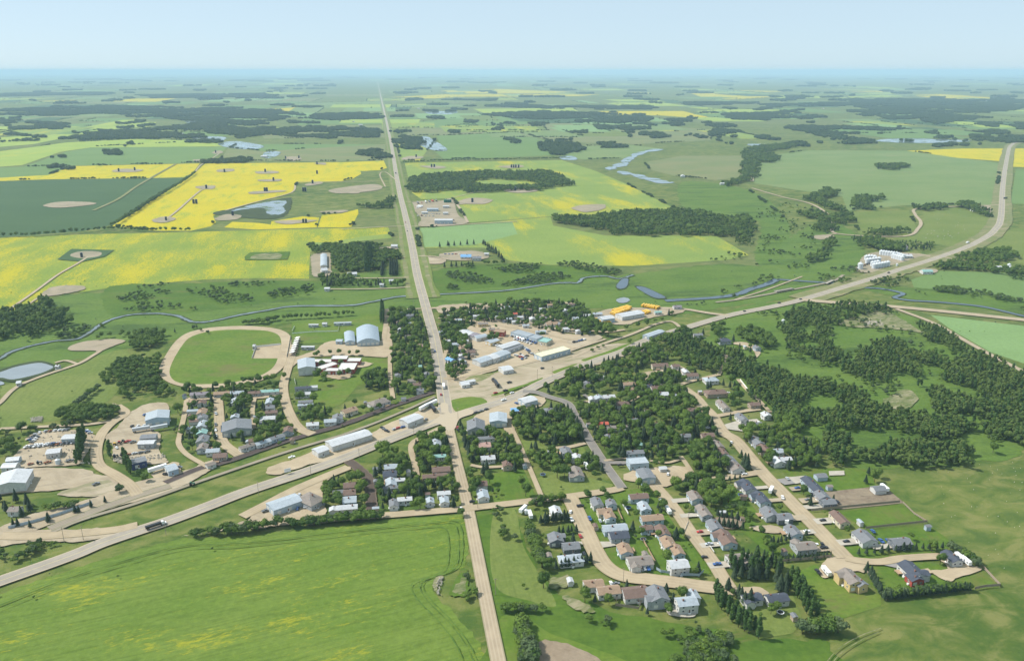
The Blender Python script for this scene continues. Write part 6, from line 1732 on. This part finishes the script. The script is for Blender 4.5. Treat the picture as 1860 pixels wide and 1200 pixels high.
def vehicle_meshes(kind, col):
    if (kind, col) in VM: return VM[(kind, col)]
    p = M['paint_' + col]
    parts = []
    if kind == 'car':
        b = MB(); side_prism(b, [(-2.2, .3), (2.2, .3), (2.25, .75), (1.2, .95), (.55, 1.0), (-1.6, 1.0), (-2.2, .9)], .88, 0); side_prism(b, [(-1.25, 1.42), (-1.0, 1.48), (.0, 1.46), (.2, 1.40)], .66, 0); parts.append(('body', b.mesh('body', p)))
        c = MB(); side_prism(c, [(-1.65, 1.0), (.65, 1.0), (.05, 1.43), (-1.2, 1.43)], .76, 0); parts.append(('window', c.mesh('window', M['glass'])))
        w = MB(); wheels(w, (-1.35, 1.4), .8, .33, 0); parts.append(('wheels', w.mesh('wheels', M['tyre'])))
    elif kind == 'pickup':
        b = MB(); side_prism(b, [(-2.7, .45), (2.7, .45), (2.7, 1.0), (1.3, 1.1), (-2.7, 1.1)], .95, 0); b.box(-.55, .7, -.75, .75, 1.62, 1.75, 0); b.box(-2.7, -.6, -.95, -.85, 1.1, 1.3, 0); b.box(-2.7, -.6, .85, .95, 1.1, 1.3, 0); parts.append(('body', b.mesh('body', p)))
        c = MB(); side_prism(c, [(-.65, 1.1), (1.2, 1.1), (.75, 1.64), (-.6, 1.64)], .82, 0); parts.append(('window', c.mesh('window', M['glass'])))
        w = MB(); wheels(w, (-1.7, 1.8), .88, .4, 0); parts.append(('wheels', w.mesh('wheels', M['tyre'])))
    elif kind == 'bus':
        b = MB(); side_prism(b, [(-5.5, .6), (5.5, .6), (5.5, 1.7), (4.3, 1.8), (4.1, 3.0), (-5.4, 3.0), (-5.5, 2.7)], 1.2, 0); parts.append(('body', b.mesh('body', p)))
        c = MB(); c.box(-5.2, 3.8, -1.23, 1.23, 1.9, 2.5, 0); parts.append(('window', c.mesh('window', M['glass'])))
        w = MB(); wheels(w, (-3.3, 3.9), 1.1, .5, 0); parts.append(('wheels', w.mesh('wheels', M['tyre'])))
    elif kind == 'camper':
        b = MB(); side_prism(b, [(-4.2, .6), (4.2, .6), (4.5, 1.6), (4.2, 3.0), (-4.2, 3.05)], 1.2, 0); b.box(-1.2, .2, -.4, .4, 3.02, 3.3, 0); parts.append(('body', b.mesh('body', p)))
        c = MB(); c.box(-3.4, -2.2, -1.23, 1.23, 1.6, 2.3, 0); c.box(-.6, 1.2, -1.23, 1.23, 1.6, 2.3, 0); parts.append(('window', c.mesh('window', M['glass'])))
        w = MB(); wheels(w, (-.9, .2), 1.1, .4, 0); w.box(4.2, 5.4, -.08, .08, .45, .6); parts.append(('chassis', w.mesh('chassis', M['tyre'])))
    elif kind == 'trailer':
        b = MB(); b.box(-7, 7, -1.25, 1.25, 1.2, 3.9, 0); parts.append(('box_body', b.mesh('box_body', p)))
        w = MB(); wheels(w, (-6, -4.8), 1.1, .5, 0); w.box(-7, 7, -.5, .5, .9, 1.2); w.box(4.2, 4.4, -.9, -.7, 0, .9); w.box(4.2, 4.4, .7, .9, 0, .9); parts.append(('chassis', w.mesh('chassis', M['tyre'])))
    elif kind == 'semi':
        b = MB(); side_prism(b, [(5.2, .6), (9, .6), (9, 1.6), (7.4, 1.8), (7.1, 3.2), (5.2, 3.4)], 1.2, 0); parts.append(('cab', b.mesh('cab', p)))
        c = MB(); side_prism(c, [(7.15, 1.9), (7.5, 1.9), (7.22, 2.9), (7.0, 2.9)], 1.0, 0); parts.append(('window', c.mesh('window', M['glass'])))
        t = MB(); side_prism(t, [(-8, 1.2), (4.6, 1.2), (4.8, 3.0), (-8.2, 3.0)], 1.25, 0); parts.append(('trailer', t.mesh('trailer', M['paint_black'])))
        w = MB(); wheels(w, (-6.8, -5.6, 4.6, 5.8, 8.2), 1.1, .5, 0); w.box(-8, 8.6, -.45, .45, .7, 1.15); parts.append(('chassis', w.mesh('chassis', M['tyre'])))
    elif kind == 'tractor':
        b = MB(); b.box(-.4, 2.2, -.5, .5, .9, 1.7, 0); b.box(-1.4, .0, -.7, .7, 1.0, 1.3); b.box(-1.4, .0, -.8, .8, 2.7, 2.85); parts.append(('body', b.mesh('body', p)))
        c = MB(); c.box(-1.3, -.1, -.7, .7, 1.3, 2.7); parts.append(('window', c.mesh('window', M['glass'])))
        w = MB(); wheels(w, (-.9,), 1.0, .9, 0); wheels(w, (1.7,), .9, .6, 0); parts.append(('wheels', w.mesh('wheels', M['tyre'])))
    VM[(kind, col)] = parts
    return parts
VW = {'car': ('parked_car', 'car', 'car'), 'pickup': ('pickup_truck', 'pickup', 'pickup truck'), 'bus': ('school_bus', 'bus', 'school bus'), 'camper': ('camper_trailer', 'camper', 'camper trailer'),
      'trailer': ('box_trailer', 'trailer', 'box trailer'), 'semi': ('semi_truck', 'truck', 'semi truck with dark trailer'), 'tractor': ('tractor', 'tractor', 'tractor')}
VN = Namer()
def vehicle(kind, col, px, py, ang, where, world=None):
    x, y = world or G(px, py)
    nm, cat, w = VW[kind]
    r = empty(nm, (x, y, ZB), ang)
    tag(r, None, cat, ('%ss ' % cat if cat != 'bus' else 'buses ') + where)
    for n_, me in vehicle_meshes(kind, col): mesh_obj(n_, me, r)
    VN.add(r, col, w, where, y)
    return r
vr = random.Random(21)
def line_of(s, gap, where, kinds, ang=None, cols=('white', 'black', 'red', 'silver', 'blue', 'grey'), jit=.3, p=1.0):
    P = [G(*q) for q in px_list(s)]
    for a, b in zip(P, P[1:]):
        d = math.hypot(b[0] - a[0], b[1] - a[1]); m = max(1, int(d / gap)); th = math.atan2(b[1] - a[1], b[0] - a[0])
        for k in range(m):
            if vr.random() > p: continue
            t = (k + .5) / m
            vehicle(vr.choice(kinds), vr.choice(cols), 0, 0, (th + math.pi / 2 if ang is None else th + ang) + vr.uniform(-.12, .12), where,
                    (a[0] + (b[0] - a[0]) * t + vr.uniform(-jit, jit), a[1] + (b[1] - a[1]) * t + vr.uniform(-jit, jit)))
CP = ['car', 'car', 'pickup']
line_of('928 611 945 616 962 621 976 626', 3.0, 'parked in front of the store block', CP)
line_of('934 617 952 622 966 627', 3.4, 'in the second row before the store block', CP)
line_of('950 632 962 640', 3.0, 'in the middle of the commercial lot', CP)
line_of('960 642 985 652', 4.5, 'beside the supermarket', CP, 0.6)
line_of('944 644 952 650 962 648', 5, 'left of the supermarket', CP, 0)
line_of('992 616 1002 622', 4, 'behind the green-roofed store', CP, 0.5)
line_of('1040 624 1064 618', 4, 'beyond the supermarket', CP, 0.3)
line_of('900 627 910 634', 3.6, 'at the left end of the long store', CP)
line_of('893 700 905 696', 5, 'standing on the open wasteland', ['semi'], 1.2, ('black', 'grey'))
line_of('896 704 908 700', 5, 'standing on the open wasteland', ['trailer'], 1.2, ('black', 'grey'))
line_of('935 646 948 652', 4, 'on the open lot left of the supermarket', CP, .8)
line_of('945 655 958 651', 5, 'on the lower part of the open lot', CP, .3)
line_of('866 664 878 661', 4, 'before the commercial row', CP, 0)
line_of('612 816 655 803', 6, 'in front of the long white store', CP, 1.2, p=.6)
line_of('692 778 705 787', 3.4, 'in the lot right of the long white store', CP, .4)
line_of('712 783 735 777', 4, 'in the open lot by the highway', CP, .3, p=.8)
line_of('740 768 778 764', 3.6, 'beside the service building', ['car', 'pickup', 'tractor'], 1.2)
line_of('765 748 790 735', 7, 'on the upper gravel by the crossroads', ['trailer', 'pickup'], 0, ('grey', 'white', 'black'))
line_of('783 742 790 750', 7, 'on the upper gravel by the crossroads', ['trailer'], 0, ('grey', 'black'))
line_of('860 754 888 744', 5, 'along the highway right of the crossroads', CP, 0, ('black', 'green', 'grey'))
line_of('935 736 948 731', 3.6, 'at the filling station', CP)
line_of('535 929 560 921 575 917', 4, 'in front of the brown showroom', CP, 1.0)
line_of('535 908 548 900', 3.4, 'behind the pale workshop', CP, .8)
line_of('478 930 488 932', 4, 'at the left end of the pale workshop', ['tractor', 'pickup'], 1, ('black', 'grey'))
line_of('575 824 600 818', 7, 'at the end of the small white building', ['pickup', 'car'], .2, ('blue', 'black', 'white'))
line_of('525 835 535 832', 6, 'alone on the sandy strip', ['pickup'], 0, ('white',))
line_of('235 777 268 775', 4.2, 'in the row across the upper left yard', CP, 1.3, ('black', 'grey', 'white', 'red'))
line_of('255 757 272 754', 4.5, 'beside the blue-walled shop', CP, .8, ('white', 'blue', 'silver'))
line_of('206 812 228 804 246 806', 3.4, 'in the row of the middle left yard', ['car', 'pickup', 'tractor'], .9, ('white', 'black', 'rust', 'red', 'yellow', 'grey'))
line_of('208 818 215 814', 3.4, 'below the row of the middle left yard', CP, .9, ('white', 'yellow', 'black'))
line_of('205 833 240 827 272 822', 4.2, 'in the lower row of the middle left yard', ['car', 'pickup', 'tractor'], .5, ('grey', 'rust', 'black', 'silver'))
line_of('245 851 262 846', 3.4, 'before the navy-walled workshop', CP, .9)
line_of('240 787 275 782', 14, 'in the upper left yard', ['trailer'], 0.05, ('white', 'silver'))
line_of('280 783 300 780', 13, 'beside the poplars of the upper left yard', ['trailer'], 0, ('silver',))
line_of('54 803 66 790 80 786', 3.2, 'in the salvage row on the far left', ['car'], 1.2, ('grey', 'silver', 'blue', 'white', 'black'))
line_of('56 807 70 794', 3.2, 'in the second salvage row on the far left', ['car'], 1.2, ('grey', 'silver', 'rust', 'white'))
line_of('80 786 128 782', 3.2, 'in the long salvage row', ['car'], 1.2, ('grey', 'silver', 'blue', 'white', 'rust'))
line_of('45 815 78 812 120 808 138 806', 3.3, 'in the middle salvage row', ['car', 'pickup'], .9, ('grey', 'silver', 'white', 'rust', 'black'))
line_of('60 811 110 807', 3.6, 'in the second middle salvage row', ['car'], .9, ('white', 'silver', 'blue', 'rust'))
line_of('48 846 95 842 138 839', 6, 'in the lowest salvage row', ['car', 'tractor', 'pickup'], .4, ('black', 'rust', 'yellow', 'white', 'grey'))
line_of('138 790 152 782', 4, 'at the salvage yard gate', ['pickup', 'tractor'], .9, ('rust', 'red', 'white'))
line_of('155 783 166 790', 3.8, 'beside the salvage yard gate', CP, .9, ('white', 'blue', 'silver'))
line_of('154 886 195 878', 9, 'on the rubble ground left of the gravel road', ['car', 'pickup'], .4, ('white', 'black', 'grey'))
line_of('298 862 308 866', 4, 'before the pale blue shop', CP, .5)
line_of('325 849 330 853', 4, 'behind the pale blue shop', CP, .5)
vehicle('trailer', 'white', 287, 857, RAIL + math.pi / 2, 'beside the pale blue shop')
_t = vehicle('semi', 'white', 283, 959, math.atan2(*(lambda a, b: (b[1] - a[1], b[0] - a[0]))(G(240, 969), G(310, 946))), 'on the highway at the left')
_t.scale = (.8, .9, .85)
vehicle('tractor', 'green', 349, 883, 0.4, 'on the old track bed')
line_of('628 622 640 624', 4, 'before the curved-roofed halls', CP)
line_of('651 620 690 620', 9, 'before the large arena', CP, p=.7)
line_of('403 777 404 787', 4, 'parked at the grey church hall', CP, 0, ('black', 'blue', 'grey'))
line_of('393 740 392 800', 12, 'parked along the residential street left', CP, 0.1, p=.8)
for a in [(1036, 933, 'white'), (1038, 947, 'white'), (1054, 977, 'red'), (1071, 945, 'blue'), (1090, 949, 'silver'), (1061, 1009, 'black'), (1170, 1036, 'silver'), (1177, 1036, 'blue'), (1110, 1063, 'white'), (1118, 1064, 'grey'), (1279, 1015, 'black'), (1054, 922, 'black'),
          (1421, 907, 'white'), (1200, 913, 'white'), (1475, 900, 'grey'), (1430, 872, 'silver'), (1493, 993, 'black'), (1480, 992, 'white'), (1600, 986, 'blue'), (1612, 985, 'blue'), (1585, 968, 'blue'), (1520, 914, 'black'), (1213, 864, 'white'),
          (1322, 716, 'white'), (1375, 740, 'blue'), (1376, 737, 'white'), (1285, 780, 'white'), (831, 779, 'red'), (831, 783, 'black'), (838, 927, 'white'), (858, 914, 'black'), (1485, 1042, 'black'), (1352, 864, 'white'), (1328, 806, 'white'), (1127, 848, 'black')]:
    vehicle(vr.choice(['car', 'car', 'pickup']), a[2], a[0], a[1], vr.choice([GRID, GRID + math.pi / 2, GRID + 1.2]), 'in the new streets at the lower right' if a[1] > 860 and a[0] > 1000 else 'on the upper streets' if a[0] > 1000 else 'on the downtown street')
for a in [(950, 930, 1, ''), (963, 940, 0, ''), (1213, 932, 2, ''), (1400, 895, 1, ''), (1430, 950, 1, ''), (1606, 891, 0, ''), (1743, 1018, 0, ''), (1753, 1024, 0, ''), (1065, 851, 0, ''), (1500, 1043, 0, ''), (1380, 776, 0, ''), (1101, 947, 0, '')]:
    vehicle('camper', 'white', a[0], a[1], GRID + (1.57 if a[2] != 1 else 0.9), 'parked beside the newer houses')
for (x, y, c, kd) in [(806, 705, 'white', 'bus'), (801, 719, 'red', 'car'), (790, 640, 'blue', 'car'), (737, 405, 'red', 'car'), (740, 421, 'black', 'car'), (915, 729, 'white', 'pickup'), (925, 697, 'black', 'pickup'), (918, 712, 'black', 'pickup'), (900, 716, 'red', 'car'), (985, 671, 'black', 'car'),
                      (1352, 567, 'black', 'car'), (1415, 552, 'black', 'pickup'), (1454, 545, 'black', 'car'), (1614, 497, 'black', 'pickup'), (1826, 362, 'black', 'trailer'), (719, 316, 'black', 'trailer'), (1225, 605, 'grey', 'car'), (930, 716, 'white', 'car'), (1830, 311, 'black', 'car')]:
    vehicle(kd, c, x, y, 1.7 if x < 812 else 0.6, 'driving on the main roads')
for (x, y, a, wh, u) in CARS:
    if u < 0.62:
        vehicle(vr.choice(CP), vr.choice(('white', 'black', 'red', 'silver', 'blue', 'grey')), 0, 0, a, 'in a driveway ' + wh.replace('along the near side of', 'by'), (x, y))
Yb = ('yellow',)
line_of('1112 573 1128 567 1140 563', 3.0, 'in the rear row left of the warehouse', ['bus'], 1.4, Yb)
line_of('1115 568 1143 560', 3.2, 'in the rearmost row beyond the warehouse', ['bus'], 1.4, Yb)
line_of('1080 583 1090 585 1104 589', 3.4, 'before the white bus garage', ['bus'], 1.2, Yb)
line_of('1166 557 1180 559 1197 562', 3.2, 'in the right row beyond the trees', ['bus'], 1.5, Yb)
line_of('1168 571 1178 568', 3.4, 'at the right end of the warehouse', ['bus'], 1.2, Yb)
line_of('755 371 770 369 795 366', 9, 'on the back of the oil plant', ['trailer', 'pickup'], 1.2, ('white', 'grey', 'red'))
line_of('757 380 765 376', 8, 'at the left of the oil plant', ['pickup', 'trailer'], 1.2, ('white', 'grey'))
line_of('778 390 800 390', 5, 'in the middle row of the oil plant', ['pickup', 'car'], .9, ('white', 'silver', 'black'))
line_of('756 393 790 394', 7, 'in the front row of the oil plant', ['pickup', 'car', 'tractor'], .9, ('white', 'silver', 'red', 'yellow'))
line_of('818 400 825 402', 5, 'right of the large plant building', ['pickup'], .9, ('black', 'grey'))
line_of('806 463 838 463', 6, 'on the paved acreage', CP, .9)
line_of('1560 488 1580 480', 8, 'beside the grain bins', ['pickup', 'tractor'], .9, ('black', 'rust'))
vehicle('camper', 'white', 1757, 443, .7, 'on the verge of the far highway bend')
VN.finish()

FS = Namer()
gf_ = random.Random(44)
for (px_, py_) in [(38, 231), (642, 222), (655, 228), (480, 286), (1500, 177), (1305, 152), (1150, 172), (1495, 198), (760, 198), (1240, 322), (1790, 184), (330, 244), (1030, 332), (915, 212), (590, 236)]:
    x, y = G(px_, py_)
    o = build('farmhouse', x, y, gf_.uniform(0, 3), 22, 12, 'w', 'W', '', None, 'farmhouse', 'distant farmhouses', r=gf_)
    FS.add(o, 'white', 'farmhouse', 'far off %s of the highway' % ('left' if px_ < 720 else 'right'), y)
FS.finish()
def bin_mesh():
    b = MB(); b.cyl(0, 0, 3.3, -1, 6.4, 18); w = b.mesh('wall', M['steel'])
    c = MB(); c.cyl(0, 0, 3.5, 6.35, 8.3, 18, 0, 0.5); c.cyl(0, 0, 0.5, 8.3, 8.7, 8); return w, c.mesh('roof', M['steel_plain'])
BW, BR = bin_mesh()
BN = Namer()
def gbin(px, py, s, where):
    x, y = G(px, py); r = empty('grain_bin', (x, y, ZB)); r.scale = (s, s, s)
    tag(r, None, 'grain bin', 'grain bins ' + where); mesh_obj('wall', BW, r); mesh_obj('roof', BR, r); BN.add(r, 'silver', 'steel grain bin', where, y)
for k in range(6): gbin(1600 + 4.6 * k, 463.5 + .6 * k, 1.0, 'in the long back row')
for k in range(5): gbin(1622 + 4.0 * k, 470 + 1.0 * k, 1.0, 'in the middle of the yard right')
for k in range(4): gbin(1628 + 4.0 * k, 466 + 1.4 * k, .9, 'in the right group behind')
for k in range(4): gbin(1573 + 5 * k, 473 - 1.2 * k + k * k * .4, 1.0, 'in the left group behind')
for k in range(5): gbin(1575 + 5.2 * k, 479 - .6 * k, 1.05, 'in the left group in front')
for k in range(3): gbin(1584 + 5 * k, 484 - 1 * k, .95, 'between the left group and the front row')
for k in range(6): gbin(1587 + 5 * k, 488.5 - .9 * k, 1.05, 'in the front row')
gbin(1562, 489, 1.25, 'standing tall at the left end')
gbin(1629, 484, .5, 'small at the right end of the front row')
gbin(1422, 588, .6, 'on the grassy hill'); gbin(956, 934, .4, 'beside the parked camper'); gbin(106, 844, .55, 'in the lowest salvage row'); gbin(1832, 487, .8, 'behind the shelter belt')
BN.finish()
b_ = MB(); b_.cyl(0, 0, 2.6, -1, 9.0, 14); b_.cyl(0, 0, 2.7, 9.0, 9.8, 14, 0, .4); OT = b_.mesh('tank_shell', M['tank_dark'])
b_ = MB(); b_.box(2.55, 2.9, -.4, .4, 0, 9.6); b_.box(-.1, 2.9, -.4, .4, 9.9, 10.0); OL = b_.mesh('ladder', M['steel_plain'])
b_ = MB(); b_.cyl(0, 0, 2.6, -1, 7.0, 14); b_.cyl(0, 0, 2.7, 7.0, 7.6, 14, 0, .4); GT = b_.mesh('tank_shell', M['tank_green'])
ON = Namer()
def tank(px, py, where, s=1.0, me=OT, col='black'):
    x, y = G(px, py); r = empty('storage_tank', (x, y, ZB)); r.scale = (s, s, s); tag(r, None, 'oil tank', 'oil storage tanks'); mesh_obj('tank_shell', me, r); mesh_obj('ladder', OL, r); ON.add(r, col, 'upright oil tank', where, y)
for (x, y, w) in [(216, 312, 'on the left pad in the pale canola'), (245, 310, 'on the left pad in the pale canola'), (375, 343, 'in the left of the bright canola'), (352, 370, 'in the lower left of the bright canola'), (357, 370, 'in the lower left of the bright canola'),
                  (408, 313, 'at the top left of the bright canola'), (482, 313, 'at the top middle of the bright canola'), (497, 329, 'in the middle of the bright canola'), (481, 348, 'in the right of the bright canola'), (485, 348, 'in the right of the bright canola'),
                  (423, 392, 'at the marsh corner'), (551, 348, 'beside the marsh'), (555, 348, 'beside the marsh'), (568, 334, 'above the marsh'), (576, 316, 'at the top right of the bright canola'), (576, 299, 'on the far edge of the bright canola'),
                  (551, 405, 'on the pad in the small canola piece'), (556, 405, 'on the pad in the small canola piece'), (519, 289, 'beyond the bright canola by the pond'), (543, 288, 'beyond the bright canola by the pond'), (392, 278, 'on the far left lane'),
                  (784, 304, 'in the pale field right of the highway'), (789, 304, 'in the pale field right of the highway'), (756, 286, 'beside the lake by the highway'), (929, 305, 'in the row in the pale field'), (933, 305, 'in the row in the pale field'), (937, 305, 'in the row in the pale field'), (942, 305, 'in the row in the pale field'),
                  (858, 368, 'on the grey pad beyond the oil plant'), (936, 347, 'on the pad below the long far wood'), (149, 468, 'on the round pad in the near canola field'), (340, 237, 'on a far pad'), (345, 237, 'on a far pad'), (302, 401, 'on the round pad at the canola corner')]:
    tank(x, y, w, 1.0 if y < 400 else .8)
for k in range(4): tank(808 + 3.4 * k, 368.5, 'at the back of the oil plant', .9, GT, 'green')
ON.finish()

# power poles and street lamps
b_ = MB(); b_.cyl(0, 0, .17, -1, 10.5, 6, 0, .12); PM = b_.mesh('pole', M['timber'])
b_ = MB(); b_.box(-1.2, 1.2, -.07, .07, 9.7, 9.85); 
for sx in (-1.1, -.4, .4, 1.1): b_.cyl(sx, 0, .06, 9.85, 10.1, 5)
PA = b_.mesh('crossarm', M['timber'])
PN = Namer()
def poles(s, gap, where):
    P = [G(*q) for q in px_list(s)]
    for a, b in zip(P, P[1:]):
        d = math.hypot(b[0] - a[0], b[1] - a[1]); m = max(1, int(d / gap)); th = math.atan2(b[1] - a[1], b[0] - a[0])
        for k in range(m):
            x, y = a[0] + (b[0] - a[0]) * k / m, a[1] + (b[1] - a[1]) * k / m
            r = empty('utility_pole', (x, y, ZB), th + math.pi / 2); tag(r, None, 'utility pole', 'utility poles ' + where)
            mesh_obj('pole', PM, r); mesh_obj('crossarm', PA, r); PN.add(r, 'slim wooden', 'utility pole', where, y)
poles('117 985 152 982 302 972 470 900 565 866 653 838 752 795 832 762 850 756', 55, 'along the near side of the diagonal highway')
poles('752 560 800 700 815 745', 60, 'along the main road')
poles('868 925 900 1080 925 1200', 60, 'along the near gravel road')
poles('1132 1060 1250 950 1205 900', 70, 'in the new subdivision')
poles('976 690 1003 685 1070 655', 45, 'on the wasteland')
PN.finish()
# signs
def sign(px, py, w, h, z, lab):
    x, y = G(px, py); r = empty('roadside_sign', (x, y, ZB), 0.5); tag(r, lab, 'sign')
    b = MB(); b.box(-w / 2, w / 2, -.08, .08, z, z + h); mesh_obj('board', b.mesh('board', M['trim']), r)
    for s in (-1, 1):
        c = MB(); c.box(s * w * .4 - .1, s * w * .4 + .1, .09, .25, -1, z + h); mesh_obj('post', c.mesh('post', M['timber']), r)
sign(523, 862, 5, 3.2, 1.2, 'white billboard on two posts in the grass beside the highway')
sign(797, 752, 2.6, 2.6, 3, 'tall white sign at the corner of the crossroads')
# round trampolines and play things in back yards
TN = Namer()
def tramp(px, py, col='blue'):
    x, y = G(px, py); r = empty('trampoline', (x, y, ZB)); tag(r, None, 'trampoline', 'back yard trampolines')
    b = MB(); b.cyl(0, 0, 2.1, .75, .85, 18, 0); mesh_obj('rim', b.mesh('rim', M['paint_' + col]), r)
    c = MB(); c.cyl(0, 0, 1.7, .86, .89, 18, 0); mesh_obj('mat', c.mesh('mat', M['tyre']), r)
    for k in range(4):
        d = MB(); a = k * 1.57 + .4; d.box(math.cos(a) * 1.95 - .04, math.cos(a) * 1.95 + .04, math.sin(a) * 1.95 - .04, math.sin(a) * 1.95 + .04, -.5, .75); mesh_obj('leg', d.mesh('leg', M['steel_plain']), r)
    TN.add(r, col, 'round trampoline', 'in a back yard at the lower right', y)
for (x, y, c) in [(1141, 925, 'blue'), (1181, 1098, 'blue'), (1417, 1116, 'white'), (1345, 902, 'blue'), (986, 865, 'blue'), (1168, 983, 'grey')]: tramp(x, y, c)
TN.finish()
# fences
FN = Namer()
def fence(s, mat, where, h=1.5, colour='wooden'):
    P = [G(*q) for q in px_list(s)]
    r = empty('fence', (P[0][0], P[0][1], ZB)); tag(r, None, 'fence', 'fences of the town')
    x0, y0 = P[0]
    for a, b in zip(P, P[1:]):
        d = math.hypot(b[0] - a[0], b[1] - a[1]); th = math.atan2(b[1] - a[1], b[0] - a[0])
        m = MB(); m.box(0, d, -.03, .03, -.3, h)
        mesh_obj('boards', m.mesh('boards', mat), r, (a[0] - x0, a[1] - y0, 0), th)
        q = MB()
        for k in range(int(d / 2.5) + 1): q.box(k * 2.5 - .06, k * 2.5 + .06, .031, .15, -1, h + .1)
        mesh_obj('posts', q.mesh('posts', M['timber']), r, (a[0] - x0, a[1] - y0, 0), th)
    FN.add(r, colour, 'fence', where, y0)
fence('16 962 60 951 105 938 168 916', M['sidingB'], 'along the left gravel road', 1.8, 'long pale green')
fence('1168 984 1190 1024', M['deck'], 'between back yards inside the curve')
fence('1119 955 1128 985 1150 1010', M['trim'], 'behind the slate roof inside the curve', 1.5, 'white')
fence('1130 917 1141 936', M['trim'], 'beside the back yard trampoline', 1.5, 'white')
fence('1131 917 1156 913', M['trim'], 'above the back yard trampoline', 1.5, 'white')
fence('1122 928 1131 948', M['deck'], 'beside the tan hip roof', 1.6)
fence('1192 1036 1200 1041 1240 1047 1270 1048 1278 1040', M['sidingB'], 'round the corner lot of the curve', 1.5, 'pale')
fence('1124 1071 1118 1102 1160 1108 1173 1076', M['timber'], 'round the brown-roofed yard below the street')
fence('1473 930 1530 924 1634 914', M['timber'], 'above the long lawn on the right')
fence('1572 962 1684 950', M['timber'], 'below the long lawn on the right')
fence('1640 915 1660 935 1684 950', M['timber'], 'at the right end of the long lawn', 1.0, 'low wooden')
fence('1422 1022 1470 1018 1510 1013', M['timber'], 'along the hedge left of the turning circle')
fence('1344 692 1358 710', M['trim'], 'against the aspen wood uphill', 1.6, 'white')
fence('1338 936 1345 948', M['trim'], 'between the back yard hedges', 1.4, 'white')
fence('1250 950 1240 975', M['trim'], 'along the straight street', .6, 'low white')
fence('1285 988 1297 1005', M['trim'], 'on the lawn of the brown-roofed house', .6, 'low white')
fence('1573 1040 1602 1082 1610 1092', M['timber'], 'beside the yellow house')
fence('1775 1022 1816 1066 1790 1068 1770 1072', M['timber'], 'round the last lawn')
fence('535 690 537 700', M['trim'], 'beside the school garden', 1.2, 'white')
fence('531 603 535 594', M['trim'], 'at the left of the ball field', 1.2, 'white')
fence('531 607 572 604 614 603 616 593', M['trim'], 'round the ball field', .8, 'low pale')
fence('458 652 465 632 510 627', M['trim'], 'round the riding arena', 1.4, 'white')
fence('528 612 521 650', M['trim'], 'between racetrack and bleachers', 1.2, 'white rail')
FN.finish()
# bridges over the creek
def bridge(x1, y1, x2, y2, w, lab):
    a, b = G(x1, y1), G(x2, y2); d = math.hypot(b[0] - a[0], b[1] - a[1]); th = math.atan2(b[1] - a[1], b[0] - a[0])
    r = empty('bridge', (a[0], a[1], ZB + .01), th); tag(r, lab, 'bridge')
    m = MB(); m.box(0, d, -w / 2, w / 2, .6, .9); mesh_obj('deck', m.mesh('deck', M['concrete']), r)
    for s in (-1, 1):
        q = MB(); q.box(0, d, s * (w / 2 - .1) - .1, s * (w / 2 - .1) + .1, .9, 1.7); mesh_obj('parapet', q.mesh('parapet', M['concrete']), r)
    for k in range(4):
        q = MB(); q.box(d * (k + .5) / 4 - .25, d * (k + .5) / 4 + .25, -w / 2, w / 2, -.9, .6); mesh_obj('pier', q.mesh('pier', M['timber']), r)
bridge(1408, 532, 1440, 526, 5, 'low trestle bridge of the old track bed over the creek flats')
bridge(1500, 517, 1513, 511, 5, 'short trestle bridge on the old track bed beside the highway')
# loose stones and debris on the pasture: too many to count
g4 = random.Random(9)
b_ = MB()
def stones(n, s, lo, hi):
    P = px_list(s)
    xs = [p[0] for p in P]; ys = [p[1] for p in P]; c = 0
    while c < n:
        px, py = g4.uniform(min(xs), max(xs)), g4.uniform(min(ys), max(ys))
        if not inside(np.array([px]), np.array([py]), P)[0]: continue
        c += 1
        x, y = G(px, py); r = g4.uniform(lo, hi)
        b_.cyl(x, y, r, ZB - .3, ZB + r * .8, 5, 0, r * .5)
stones(45, '1700 850 1860 840 1860 1060 1760 1000 1700 900', .12, .35)
stones(60, '1572 585 1600 583 1605 592 1575 592', .5, 1.2)
stones(90, '55 760 78 758 76 768 56 768', .4, .9)
stones(160, '50 835 50 790 75 783 165 785 170 800 165 845', .3, .9)
stones(120, '205 835 300 825 300 835 215 843', .3, .9)
stones(30, '1700 398 1770 405 1730 440 1640 428', .5, 1.0)
stones(50, '800 1050 806 1050 796 1084 788 1066', .3, .6)
o = mesh_obj('field_stones', b_.mesh('field_stones', M['concrete'])); tag(o, 'pale stones, bales and scrap scattered over pastures and yards', 'stones', None, 'stuff')

# ------------------------------------------------------------------ the air
hb = MB(); hb.box(-290000, 290000, -290000, 290000, -1.0, 330.0)
hz = bpy.data.materials.new('haze'); hz.use_nodes = True
nt = hz.node_tree; nt.nodes.clear()
ho = nt.nodes.new('ShaderNodeOutputMaterial'); pv = nt.nodes.new('ShaderNodeVolumePrincipled')
pv.inputs['Color'].default_value = (0.55, 0.77, 0.97, 1)
pv.inputs['Density'].default_value = HAZE
pv.inputs['Anisotropy'].default_value = 0.0
nt.links.new(pv.outputs[0], ho.inputs['Volume'])
haze = mesh_obj('haze', hb.mesh('haze', hz)); haze['kind'] = 'stuff'
haze['label'] = 'pale blue summer haze over the plain'
